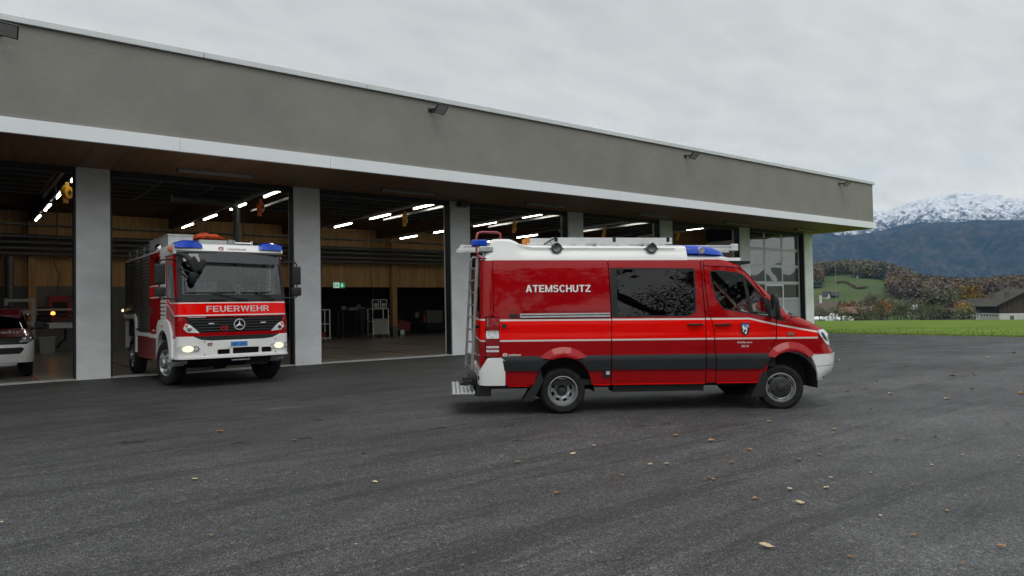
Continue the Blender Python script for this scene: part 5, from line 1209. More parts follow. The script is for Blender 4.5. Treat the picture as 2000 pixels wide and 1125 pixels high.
    bx('skirt', -3.10, -.80, .52, 1.048, DKRED, o=.03, t=.04); bx('rear_skirt', -5.0, -4.72, .70, 1.50, DKRED, o=.03, t=.04); bx('white_band', -5.0, -4.72, 1.505, 1.60, WHT, o=.05, t=.06)
    # rear fender
    mb = MB(); arc1 = [(-3.16, .62), (-3.16, 1.15), (-3.22, 1.50), (-3.40, 1.60), (-4.50, 1.60), (-4.66, 1.50), (-4.70, 1.1), (-4.70, .70)]; arc0 = [(-3.26, .62), (-3.27, 1.12), (-3.32, 1.40), (-3.46, 1.48), (-4.44, 1.48), (-4.56, 1.40), (-4.60, 1.1), (-4.60, .70)]; n = len(arc0)
    vs = [(a, y - sg * .40, b) for a, b in arc1] + [(a, y + sg * .05, b) for a, b in arc1] + [(a, y + sg * .06, b) for a, b in arc0] + [(a, y - sg * .40, b) for a, b in arc0]
    fs = [(j * n + i, j * n + i + 1, (j + 1) * n + i + 1, (j + 1) * n + i) for j in range(3) for i in range(n - 1)]
    mb.add(vs, fs); mb.build('rear_fender', WHT, TK, smooth=45)
    lettering('rosenbauer', -1.25 if sg > 0 else -.86, -.86 if sg > 0 else -1.25, 1.19, .05, (lambda x, z, y=y, sg=sg: (x, y + sg * .034, z)), LETTER, TK, bold=.006)
    for z in (1.02, 1.06):
        pass
mb = MB(); mb.box(-.33, .9, -1.10, 1.10, 1.12, 1.30); mb.box(-.33, .80, -1.10, 1.10, 2.88, 3.09); mb.box(-4.98, -.33, -1.15, 1.15, 1.0, 3.0); mb.box(-.36, -.33, -1.1, 1.1, 1.3, 2.9)
mb.build('body_shell', DARK, TK)
mb = MB(); mb.box(-.33, .1, -1.10, 1.10, 2.905, 3.10); mb.box(-4.95, -.34, -1.17, 1.17, 3.0, 3.06); mb.build('roof', WHT, TK, bev=.02)
mb = MB(); mb.box(-5.02, -4.985, -1.17, 1.17, .7, 3.02); mb.build('rear_panel', DKRED, TK)
mb = MB(); mb.box(-4.9, 1.05, -.45, .45, .62, .95); mb.box(-.15, .15, -.85, .85, .36, .60); mb.box(-4.05, -3.75, -.85, .85, .36, .60); mb.box(.4, 1.12, -.9, .9, .62, .72); mb.box(.55, .95, .3, .8, .42, .62)
mb.build('chassis', DARK, TK)
# roof gear
DIA = M('tread_plate', (.52, .53, .53), .35, metal=.6, var=.15, vscale=18, bump=.5, bscale=70)
mb = MB(); mb.box(-1.9, .10, -1.12, -.60, 3.11, 3.33); rb = mb.build('roof_locker', DIA, TK, bev=.01)
mb = MB(); mb.box(-1.92, .125, -1.135, -.585, 3.331, 3.36); mb.build('locker_lid', ALU, rb, bev=.005)
# raised diamonds on the locker front
mb = MB()
for i in range(9):
    for j in range(4):
        y = -1.09 + i * .057 + (.028 if j % 2 else 0); z = 3.14 + j * .05
        if y < -.63: mb.add([(.112, y - .018, z - .008), (.112, y + .018, z + .008), (.118, y, z + .002), (.112, y - .014, z + .004)], [(0, 1, 2), (0, 2, 3)])
o = mb.build('tread_pattern', DIA, rb, fix=False); o['kind'] = 'stuff'
mb = MB(); mb.box(-.9, .04, -.45, .17, 3.11, 3.27); mb.build('roof_box', M('box_alu', (.40, .41, .40), .45, metal=.4), TK, bev=.008)
mb = MB(); mb.box(-.9, .06, .18, .28, 3.11, 3.29); mb.build('roof_box_end', GALV, TK)
ML = MB(); ML.box(-.1, .0, .36, .72, 3.115, 3.19); ML.build('monitor_base', GALV, TK, bev=.01)
mb = MB(); mb.tube([(-.05, .34, 3.23), (-.05, .74, 3.23)], .022, 8); mb.box(-.1, 0, .31, .36, 3.11, 3.28); mb.box(-.1, 0, .72, .77, 3.11, 3.28); mb.build('monitor_frame', CHROME, TK, bev=.006)
for k in range(2):
    mb = MB(); mb.box(-4.8, -1.95, -1.12, -1.08, 3.16 + k * .13, 3.19 + k * .13); mb.build('roof_rail', GALV, TK)
for x in (-4.7, -3.7, -2.7, -2.0):
    mb = MB(); mb.box(x, x + .04, -1.12, -1.08, 3.062, 3.32); mb.build('rail_post', GALV, TK)
mb = MB(); mb.box(-4.5, -1.95, -1.0, -.2, 3.062, 3.30); mb.build('rear_roof_locker', M('locker_grey', (.20, .19, .17), .5, metal=.3), TK, bev=.01)
# shoulder lamp, amber light, small round lamp
mb = MB(); mb.lathe([(.0005, .10), (.06, .085), (.075, .04), (.075, 0)], (.72, -1.17, 2.97), (.75, -.6, 0), 20); mb.build('amber_light', M('amber_dull', (.42, .10, .02), .3, coat=1), TK, smooth=50)
mb = MB(); mb.loft([[(.95, -1.17, 2.86), (.95, -1.19, 2.90), (.90, -1.17, 3.08), (.86, -1.05, 3.10), (.80, -1.0, 2.9)], [(-.34, -1.19, 2.86), (-.34, -1.21, 2.90), (-.34, -1.17, 3.08), (-.34, -1.05, 3.10), (-.34, -1.0, 2.9)]]); mb.build('cab_shoulder', WHT, TK, smooth=40)
mb = MB(); mb.lathe([(.03, -.02), (.035, .03), (.0005, .04)], (.98, -1.10, 2.87), (1, -.2, 0), 12); mb.build('round_lamp', CHROME, TK, smooth=60)
mb = MB(); mb.lathe([(.02, -.1), (.07, -.06), (.085, .03), (.0005, .05)], (-.7, -1.15, 3.12), (.6, -.8, .1), 16); mb.build('work_lamp', CHROME, TK, smooth=60)
# red lantern glow at the tail
mb = MB(); mb.lathe([(.0005, .05), (.035, .03), (.04, 0)], (-4.9, -1.235, 1.70), (0, -1, 0), 10); mb.build('tail_marker', M('warm_marker', (.8, .6, .3), .4, emit=(1, .75, .4), estr=2.2), TK)
# mirrors
for sg in (-1, 1):
    y = sg * 1.46
    mb = MB(); mb.tube([cab_map(sg * 1.16, 2.72), (1.02, sg * 1.30, 2.735), (.98, sg * 1.44, 2.72), (.98, sg * 1.47, 2.66)], .018, 8); mb.tube([cab_map(sg * 1.16, 1.90), (1.12, sg * 1.30, 1.90), (.99, sg * 1.45, 1.93), (.98, sg * 1.47, 2.02)], .018, 8); mb.tube([(.98, sg * 1.47, 2.70), (.98, sg * 1.47, 1.93)], .014, 8)
    mb.build('mirror_arm', PLAST, TK, smooth=60)
    for z0, z1, hw in ((2.21, 2.64, .105), (1.95, 2.15, .112)):
        mb = MB(); mb.box(.90, 1.01, y - hw, y + hw, z0, z1); mm = mb.build('mirror', PLAST, TK, bev=.035, seg=3, smooth=50)
        mb = MB(); mb.box(.893, .8985, y - hw + .02, y + hw - .02, z0 + .03, z1 - .03); mb.build('mirror_glass', CHROME, mm)
# front mirror cluster hanging at the top corner of the windscreen
mb = MB(); mb.tube([(1.02, -1.12, 2.86), (1.20, -1.0, 2.80), (1.30, -.88, 2.66)], [.05, .055, .06], 10); mb.tube([(1.0, -1.15, 2.55), (1.2, -1.0, 2.50), (1.28, -.88, 2.42)], .018, 8); mb.build('front_mirror_arm', PLAST, TK, smooth=60)
mb = MB(); mb.T = Matrix.Translation((1.30, -.86, 2.62)) @ Matrix.Rotation(.5, 4, 'X'); mb.box(-.06, .06, -.09, .09, -.16, .16); mb.build('front_mirror', PLAST, TK, bev=.03, seg=3, smooth=50)
mb = MB(); mb.T = Matrix.Translation((1.28, -.72, 2.60)) @ Matrix.Rotation(-.55, 4, 'X'); mb.box(-.06, .06, -.06, .07, -.14, .14); mb.build('front_mirror', PLAST, TK, bev=.03, seg=3, smooth=50)
mb = MB(); mb.lathe([(.0005, -.17), (.06, -.12), (.10, .03), (.085, .09), (.0005, .10)], (1.26, -.87, 2.36), (0, .1, 1), 14); mb.build('lower_mirror', PLAST, TK, smooth=50)
# wheels
def truck_wheel(cx, sg, steer):
    W = bpy.data.objects.new('wheel', None); COL.objects.link(W); W.parent = TK; W.location = (cx, sg * 1.04, .50); W.rotation_euler = (0, 0, steer); R = .50; o = (0, sg, 0)
    prof = [(.29, -.12), (.33, -.14), (.43, -.145), (R - .02, -.12)]
    for k in range(6):
        a = -.115 + k * .039; prof += [(R, a), (R, a + .026), (R - .018, a + .029), (R - .018, a + .036)]
    prof += [(R - .02, .125), (.43, .15), (.34, .142), (.295, .12)]
    mb = MB(); mb.lathe(prof, (0, 0, 0), o, 48); mb.build('tyre', RUB, W, smooth=35)
    mb = MB(); mb.lathe([(.295, .12), (.30, .135), (.285, .138), (.275, .11), (.26, .085), (.20, .10), (.14, .135), (.12, .14)], (0, 0, 0), o, 40); mb.build('rim', STEEL, W, smooth=40)
    mb = MB(); mb.lathe([(.12, .12), (.115, .20), (.09, .225), (.0005, .23)], (0, 0, 0), o, 24); h = mb.build('hub', STEEL, W, smooth=40)
    for k in range(8):
        a = k * PI / 4; mb = MB(); mb.lathe([(.02, .12), (.018, .175), (.0005, .178)], (.165 * math.cos(a), 0, .165 * math.sin(a)), o, 6); mb.build('wheel_nut', CHROME, W)
        mb = MB(); mb.lathe([(.026, .101), (.0005, .1015)], (.225 * math.cos(a + .39), 0, .225 * math.sin(a + .39)), o, 10); mb.build('vent_hole', DARK, W, fix=False)
    mb = MB(); mb.lathe([(.30, -.06), (.0005, -.06)], (0, 0, 0), o, 24); mb.build('brake_drum', DARK, W, fix=False)
for sg in (-1, 1):
    truck_wheel(0, sg, math.radians(13)); truck_wheel(-3.92, sg, 0)
for sg in (-1, 1):
    mb = MB(); mb.box(.50, .62, sg * 1.05 - .12, sg * 1.05 + .12, .45, .52); mb.box(.621, .80, sg * 1.05 - .15, sg * 1.05 + .15, .50, .56); mb.build('cab_step', GALV, TK)
# inside the cab
mb = MB(); mb.loft([[(x, y, z) for x, z in ((.55, 1.3), (.55, 1.93), (.75, 2.0), (1.08, 1.93), (1.12, 1.3))] for y in (-1.05, 1.05)]); mb.build('dashboard', M('dash_truck', (.07, .072, .075), .7), TK, bev=.03)
for y in (-.6, .62):
    mb = MB(); mb.box(-.25, .28, y - .25, y + .25, 1.45, 1.72); mb.box(-.33, -.18, y - .25, y + .25, 1.72, 2.35); mb.box(-.33, -.2, y - .14, y + .14, 2.38, 2.60); mb.build('seat', SEAT, TK, bev=.04)
mb = MB(); mb.tube([(.52 + .10 * math.cos(a), .62 + .23 * math.sin(a), 1.99 + .20 * math.cos(a)) for a in np.linspace(0, 2 * PI, 25)], .017, 6, cap=False); mb.tube([(.52, .62, 1.99), (.75, .62, 1.8)], .03, 6); mb.beam((.52, .40, 1.99), (.52, .84, 1.99), .02, .03); mb.build('steering_wheel', PLAST, TK)
mb = MB(); mb.box(.40, .44, -.62, -.18, 1.98, 2.28); mb.build('document_board', M('paper_pale', (.42, .45, .45), .6), TK); mb = MB(); mb.box(.441, .445, -.40, -.30, 2.14, 2.22); mb.box(.441, .445, -.54, -.45, 2.14, 2.22); mb.build('paper_print', M('paper_blue', (.12, .22, .42), .6), TK)
# ------------------------------------------------------------------ flag-orange bundle on the engine roof
mb = MB(); rr = []
for k in range(16):
    t0 = k / 15; y = -.46 + .70 * t0; a = .015 + .10 * math.sin(PI * t0 ** .8) ** .7; rg = random.Random(k)
    rr.append([(-.45 + .20 * math.cos(t) * (a / .12) + rg.uniform(-.02, .02), y + .02 * math.sin(3 * t + k), 3.335 + a * .5 + a * math.sin(t) * rg.uniform(.45, 1.0)) for t in np.linspace(0, 2 * PI, 13)[:-1]])
mb.loft(rr); ob = mb.build('orange_bundle', M('orange_cloth', (.50, .06, .010), .75, var=.35, vscale=14), smooth=35)
ob.location = TK.location; ob.rotation_euler = TK.rotation_euler; tag(ob, 'crumpled orange bundle lying on the roof of the fire engine', 'bundle')

# ------------------------------------------------------------------ the driver: one continuous skinned body
def skinned(name, verts, edges, radii, mat, parent=None, sub=2, root=0):
    me = bpy.data.meshes.new(name); me.from_pydata(verts, edges, []); o = bpy.data.objects.new(name, me); COL.objects.link(o)
    md = o.modifiers.new('s', 'SKIN'); md.use_smooth_shade = True
    for i, r in enumerate(radii):
        sv = me.skin_vertices[0].data[i]; sv.radius = r if isinstance(r, tuple) else (r, r); sv.use_root = (i == root)
    ms = o.modifiers.new('u', 'SUBSURF'); ms.levels = sub; ms.render_levels = sub
    dg = bpy.context.evaluated_depsgraph_get(); m2 = bpy.data.meshes.new_from_object(o.evaluated_get(dg)); m2.name = name
    o.modifiers.clear(); o.data = m2; m2.materials.clear(); m2.materials.append(mat)
    m2.polygons.foreach_set('use_smooth', [True] * len(m2.polygons))
    if parent is not None: o.parent = parent
    return o
JK = M('firefighter_jacket', (.016, .018, .03), .85, var=.15); SKN = M('skin', (.50, .29, .20), .55); HAIR = M('dark_hair', (.03, .02, .014), .8); HV = M('reflective_yellow', (.60, .68, .10), .5)
P_ = thing('person', 'firefighter in a dark jacket with yellow bands at the wheel of the fire engine', 'person')
P_.location = TK.location; P_.rotation_euler = TK.rotation_euler
B0 = [(-.05, .62, 1.80), (-.08, .62, 2.0), (-.08, .62, 2.22), (-.06, .62, 2.34), (-.03, .62, 2.42),       # pelvis, waist, chest, neck base, neck
      (-.06, .42, 2.28), (.16, .36, 2.05), (.40, .44, 2.10),                                             # right arm
      (-.06, .82, 2.28), (.16, .90, 2.07), (.40, .82, 2.14),                                             # left arm
      (.05, .50, 1.78), (.46, .46, 1.80), (.50, .46, 1.42), (.05, .74, 1.78), (.46, .78, 1.80), (.50, .78, 1.42)]
E0 = [(0, 1), (1, 2), (2, 3), (3, 4), (3, 5), (5, 6), (6, 7), (3, 8), (8, 9), (9, 10), (0, 11), (11, 12), (12, 13), (0, 14), (14, 15), (15, 16)]
R0 = [(.15, .12), (.16, .12), (.18, .13), (.10, .09), .055, .085, .065, .048, .085, .065, .048, .10, .08, .065, .10, .08, .065]
skinned('body', B0, E0, R0, JK, P_)
mb = MB(); rings = []
for z, a, b in ((2.42, .05, .05), (2.46, .075, .06), (2.50, .095, .068), (2.56, .105, .076), (2.61, .102, .078), (2.66, .08, .065), (2.685, .03, .03)):
    rings.append([(-.01 + a * math.cos(t) * (1.0 if math.cos(t) > 0 else .9), .62 + b * math.sin(t), z) for t in np.linspace(0, 2 * PI, 17)[:-1]])
mb.loft(rings); hd = mb.build('head', SKN, P_, smooth=80)
mb = MB(); mb.loft([[(.09, .612, 2.565), (.09, .628, 2.565)], [(.122, .607, 2.52), (.122, .633, 2.52)], [(.09, .604, 2.508), (.09, .636, 2.508)]], closed=False, cap=False); mb.build('nose', SKN, hd, fix=False)
for sg in (-1, 1):
    mb = MB(); mb.lathe([(.0005, .013), (.011, .004), (.012, 0)], (.088, .62 + sg * .03, 2.553), (1, 0, 0), 10); mb.build('eye', DARK, hd)
    mb = MB(); mb.loft([[(-.005, .62 + sg * .074, 2.52), (-.02, .62 + sg * .088, 2.53), (-.02, .62 + sg * .09, 2.565), (0, .62 + sg * .078, 2.57)], [(.01, .62 + sg * .07, 2.525), (.0, .62 + sg * .08, 2.53), (.0, .62 + sg * .08, 2.56), (.01, .62 + sg * .07, 2.565)]]); mb.build('ear', SKN, hd)
mb = MB(); mb.tube([(.088, .60, 2.483), (.094, .62, 2.481), (.088, .64, 2.483)], .005, 6); mb.build('mouth', M('lips', (.30, .10, .08), .6), hd)
mb = MB(); rings = []
for z, a, b in ((2.54, .10, .082), (2.60, .112, .086), (2.655, .10, .078), (2.695, .06, .05), (2.702, .01, .01)):
    rings.append([(-.02 + a * math.cos(t) * (.80 if math.cos(t) > 0 and z < 2.62 else 1.0), .62 + b * math.sin(t), z) for t in np.linspace(0, 2 * PI, 17)[:-1]])
mb.loft(rings); mb.build('hair', HAIR, P_, smooth=70)
for sg, hx, hz in ((-1, .40, 2.10), (1, .40, 2.14)):
    hy = .62 + sg * (.18 if sg < 0 else .20); v = [(hx, hy, hz), (hx + .06, hy + sg * .015, hz + .02)]; e = [(0, 1)]; r = [(.03, .04), (.028, .04)]
    for f in range(4):
        b = len(v); zz = hz + .045 - f * .022; L_ = (.040, .046, .043, .034)[f]
        v += [(hx + .085, hy + sg * .02, zz), (hx + .085 + L_, hy + sg * .03, zz - .005), (hx + .10 + L_ * .6, hy + sg * .058, zz - .012), (hx + .075, hy + sg * .062, zz - .016)]
        e += [(1, b), (b, b + 1), (b + 1, b + 2), (b + 2, b + 3)]; r += [.0105, .0098, .009, .008]
    b = len(v); v += [(hx + .05, hy - sg * .0, hz + .055), (hx + .085, hy - sg * .012, hz + .075), (hx + .11, hy + sg * .01, hz + .072)]; e += [(0, b), (b, b + 1), (b + 1, b + 2)]; r += [.013, .011, .009]
    skinned('hand', v, e, r, SKN, P_, 1)
for pts in ([(.02, .385, 2.19), (.06, .375, 2.15)], [(.28, .40, 2.075), (.32, .415, 2.085)], [(.02, .855, 2.20), (.06, .865, 2.16)], [(.28, .865, 2.105), (.32, .85, 2.115)]):
    mb = MB(); mb.tube(pts, .082, 14); mb.build('arm_band', HV, P_, smooth=40)
mb = MB(); rings = [[(-.08 + .155 * math.cos(t), .62 + .20 * math.sin(t), z) for t in np.linspace(0, 2 * PI, 21)[:-1]] for z in (2.06, 2.11)]
mb.loft(rings); mb.build('chest_band', HV, P_, smooth=40)

# ------------------------------------------------------------------ the pickup in the first bay
PK = thing('pickup_truck', 'dark red pickup with white front bumper cut off by the left picture edge', 'pickup', (.84, 22.75, ZFL), (0, 0, math.radians(-92)))
_px = [.42, .60, .80, .98, 1.06, 1.12, 1.22, 1.45, 1.60, 1.78]; _pf = [.80, .86, .86, .80, .74, .45, -.05, -.45, -.62, -.80]
def pk_map(s, z):
    W = float(np.interp(z, [.4, .95, 1.1, 1.4, 1.78], [.95, .965, .93, .85, .74])); R = .26; y0 = W - R; xf = float(np.interp(z, _px, _pf)); a = abs(s); sg = 1 if s >= 0 else -1
    b = .10 * min(1, a / y0) ** 2
    if a <= y0: return (xf - b, s, z)
    u = a - y0; t = u / R
    if t < PI / 2: return (xf - .10 - R + R * math.cos(t), sg * (y0 + R * math.sin(t)), z)
    return (xf - .10 - R - (u - R * PI / 2), sg * W, z)
sheet('front_bumper', [(-1.28, .44), (-.95, .40), (.95, .40), (1.28, .44), (1.28, .98), (1.0, 1.02), (.80, .86), (-.80, .86), (-1.0, 1.02), (-1.28, .98)], pk_map, [WHT], PK, holes=[rpoly([(-.66, .62), (-.74, .74), (-.70, .78), (.70, .78), (.74, .74), (.66, .62)], .03, 2)], step=.08, thick=.05)
sheet('lower_grille', [(-.76, .60), (.76, .60), (.76, .80), (-.76, .80)], pk_map, [PLAST], PK, off=-.03, step=.1)
sheet('skid_plate', [(-.55, .33), (.55, .33), (.62, .42), (-.62, .42)], pk_map, [ALU], PK, off=.01, step=.1)
sheet('grille', [(-.66, .87), (.66, .87), (.70, 1.04), (-.70, 1.04)], pk_map, [PLAST], PK, off=-.01, step=.1)
mb = MB()
for z in (.93, .985): mb.tube([pk_map(s, z) for s in np.linspace(-.62, .62, 10)], .012, 6)
mb.build('grille_bar', CHROME, PK)
for sg in (-1, 1):
    h = sheet('headlight', rpoly([(sg * .62, .90), (sg * .70, 1.035), (sg * 1.02, 1.10), (sg * 1.06, 1.02), (sg * .92, .92)], .03, 3), pk_map, [M('lamp_dark_clear', (.22, .22, .22), .2, coat=1, var=.5, vscale=12)], PK, off=.008, thick=.02, step=.05)
    for s_, r_ in ((.93, .055), (.76, .045)):
        mb = MB(); c = pk_map(sg * s_, .99); mb.lathe([(r_, .008), (r_ * .6, .02), (.0005, .022)], c, (1, sg * (.5 if s_ > .9 else 0), 0), 16); mb.build('reflector', CHROME, h)
DR = M('pickup_red', (.17, .008, .016), .3, coat=1)
sheet('bonnet', [(-1.0, 1.045), (-.70, 1.045), (.70, 1.045), (1.0, 1.045), (1.05, 1.12), (.95, 1.235), (-.95, 1.235), (-1.05, 1.12)], pk_map, [DR], PK, step=.05, off=.004)
sheet('windscreen', [(-.93, 1.24), (.93, 1.24), (.80, 1.72), (-.80, 1.72)], pk_map, [GDARK], PK, step=.1, thick=0)
sheet('windscreen_frame', [(-1.0, 1.225), (1.0, 1.225), (.90, 1.77), (-.90, 1.77)], pk_map, [DR], PK, holes=[[(-.91, 1.245), (.91, 1.245), (.79, 1.71), (-.79, 1.71)]], step=.1, off=.003)
for sg in (-1, 1):
    sheet('body_side', [(sg * 1.10, 1.0), (sg * 5.4, 1.0), (sg * 5.4, .50), (sg * 2.0, .45), (sg * 1.95, .78), (sg * 1.6, .93), (sg * 1.28, .80)][::sg], pk_map, [DR], PK, step=.15)
    sheet('body_side', [(sg * 1.05, 1.0), (sg * 5.4, 1.0), (sg * 5.4, 1.22), (sg * 1.0, 1.22)][::sg], pk_map, [DR], PK, step=.15)
    mb = MB(); mb.T = Matrix.Translation((-.15, sg * 1.12, 1.30)); mb.box(-.06, .05, -.13, .13, -.09, .10); mb.build('door_mirror', PLAST, PK, bev=.04, seg=3, smooth=50)
    mb = MB(); mb.tube([(-.15, sg * .90, 1.22), (-.15, sg * 1.04, 1.26)], .03, 8); mb.build('mirror_arm', PLAST, PK)
    for cx in (-.02, -3.1):
        W = bpy.data.objects.new('wheel', None); COL.objects.link(W); W.parent = PK; W.location = (cx, sg * .82, .37)
        mb = MB(); mb.lathe([(.22, -.11), (.30, -.12), (.355, -.10), (.37, -.06), (.37, .06), (.355, .10), (.30, .12), (.22, .11)], (0, 0, 0), (0, sg, 0), 32); mb.build('tyre', RUB, W, smooth=40)
        mb = MB(); mb.lathe([(.225, .10), (.20, .08), (.10, .06), (.0005, .08)], (0, 0, 0), (0, sg, 0), 24); mb.build('rim', STEEL, W, smooth=40)
mb = MB(); mb.loft([[(x, y, z) for x, z in ((-.72, 1.0), (-.62, 1.60), (-.86, 1.775), (-2.3, 1.78), (-2.6, 1.25), (-2.6, 1.0))] for y in (-.72, .72)]); mb.build('cabin', DR, PK, bev=.04)
mb = MB(); mb.box(-4.2, .5, -.8, .8, .42, .9); mb.build('underbody', DARK, PK)
mb = MB(); mb.box(-1.5, -1.2, -.55, .55, 1.79, 1.86); mb.build('roof_beacon', PLAST, PK, bev=.03)
lettering('Feuerwehr', .78, -.62, .10, .16, (lambda s, h: (lambda q: (q[0] + .004, q[1], q[2] + .012))(pk_map(-s, 1.11 + h * .42))), LETTER, PK, bold=.004, space=1.06) if False else None
def bon(s, t): p = pk_map(s, 1.125 + t * .09); return (p[0], p[1], p[2] + .008)
vs_, fs_ = text_geo('Feuerwehr', 1.0, .012); xs_ = [v[0] for v in vs_]
mb = MB(); mb.add([bon(-.70 + (v[0] - min(xs_)) / (max(xs_) - min(xs_)) * 1.40, v[1] / .73 * .75) for v in vs_], fs_); mb.build('lettering', LETTER, PK, fix=False)
# ------------------------------------------------------------------ terrain: field, hillside, mountains
from mathutils import noise as mnoise
def azim(px, py=585):
    d = ray(px, py); return math.atan2(d[1], d[0])
def elev_z(px, py, dist): return float(far(px, py, dist)[2])
# skylines traced as real heights at their own distances (azimuth -> height)
def prof(pts, dist): return [(azim(px, py), elev_z(px, py, dist)) for px, py in pts]
RIDGE = prof([(1300, 470), (1480, 462), (1575, 456), (1640, 455), (1700, 449), (1735, 441), (1756, 436), (1796, 432), (1830, 434), (1867, 436), (1900, 434), (1950, 437), (2000, 434), (2100, 420), (2300, 440), (2600, 470)], 4000)
PEAK = prof([(1300, 440), (1480, 428), (1600, 420), (1660, 411), (1700, 407), (1733, 410), (1760, 403), (1773, 398), (1796, 391), (1825, 387), (1850, 384), (1868, 380), (1876, 377.6), (1890, 379), (1918, 380), (1938, 383), (1958, 386), (1984, 392), (2000, 394), (2080, 402), (2300, 430), (2600, 450)], 6500)
HILL = prof([(1300, 550), (1480, 546), (1575, 541), (1610, 538), (1660, 534), (1700, 536), (1730, 540), (1760, 548), (1800, 560), (1850, 566), (1900, 568), (2000, 562), (2300, 570)], 800)
def ip(P, a):
    xs = sorted(P); return float(np.interp(a, [p[0] for p in xs], [p[1] for p in xs]))
def fbm(x, y, o=5, lac=2.1, s=0.0):
    v = 0; am = 1; f = 1
    for _ in range(o): v += am * mnoise.noise(Vector((x * f, y * f, s + f))); am *= .5; f *= lac
    return v
def sm(t): t = max(0.0, min(1.0, t)); return t * t * (3 - 2 * t)
def terrain_z(x, y):
    r = math.hypot(x, y); a = math.atan2(y, x)
    z = -.06
    z += -4.9 * sm((r - 30) / 260) if r > 30 else 0
    if x < XE and y < 20: z = min(z, ground_z(x, y) - .06)
    hh = ip(HILL, a); z += (hh + 5) * sm((r - 330) / (800 - 330)) * (1 + .05 * fbm(x * .004, y * .004, 3))
    if r > 800:
        t = (r - 800) / 700; z += -.35 * hh * sm(t)
    if r > 1500:
        rd = ip(RIDGE, a); base = .65 * hh * (1 - .5 * sm((r - 1500) / 800)); t = (r - 2600) / 1400
        n = fbm(x * .0013, y * .0013, 6, 2.1, 3); sp = fbm(x * .007, y * .007, 4, 2.0, 9); rg = abs(fbm(x * .0030, y * .0030, 4, 2.1, 5))
        if t < 0: z = base + 12 * n
        elif t < 1: z = base + (rd - base) * (sm(t) * .55 + .45 * t) + (95 * n + 14 * sp - 95 * rg) * min(1, t * 3) * (.25 + .75 * min(1, (1 - t) * 3))
        else: z = rd * max(.80, 1 - (t - 1) * .7) + (70 * n + 12 * sp) * .5
    if r > 4700:
        pk = ip(PEAK, a); rd = ip(RIDGE, a) * .78; t = (r - 4700) / 1800
        n = fbm(x * .0012 + 5, y * .0012, 7, 2.15, 7); rg = abs(fbm(x * .0026, y * .0026, 5, 2.2, 15))
        zz = rd + (pk - rd) * (.5 * min(1, t) + .5 * sm(t)) + (120 * n - 130 * rg) * min(1, t * 3) * (.14 + .86 * min(1, abs(1 - t) * 3)) - (max(0, t - 1) * 500)
        z = z + (zz - z) * sm(t / .12)
    return z
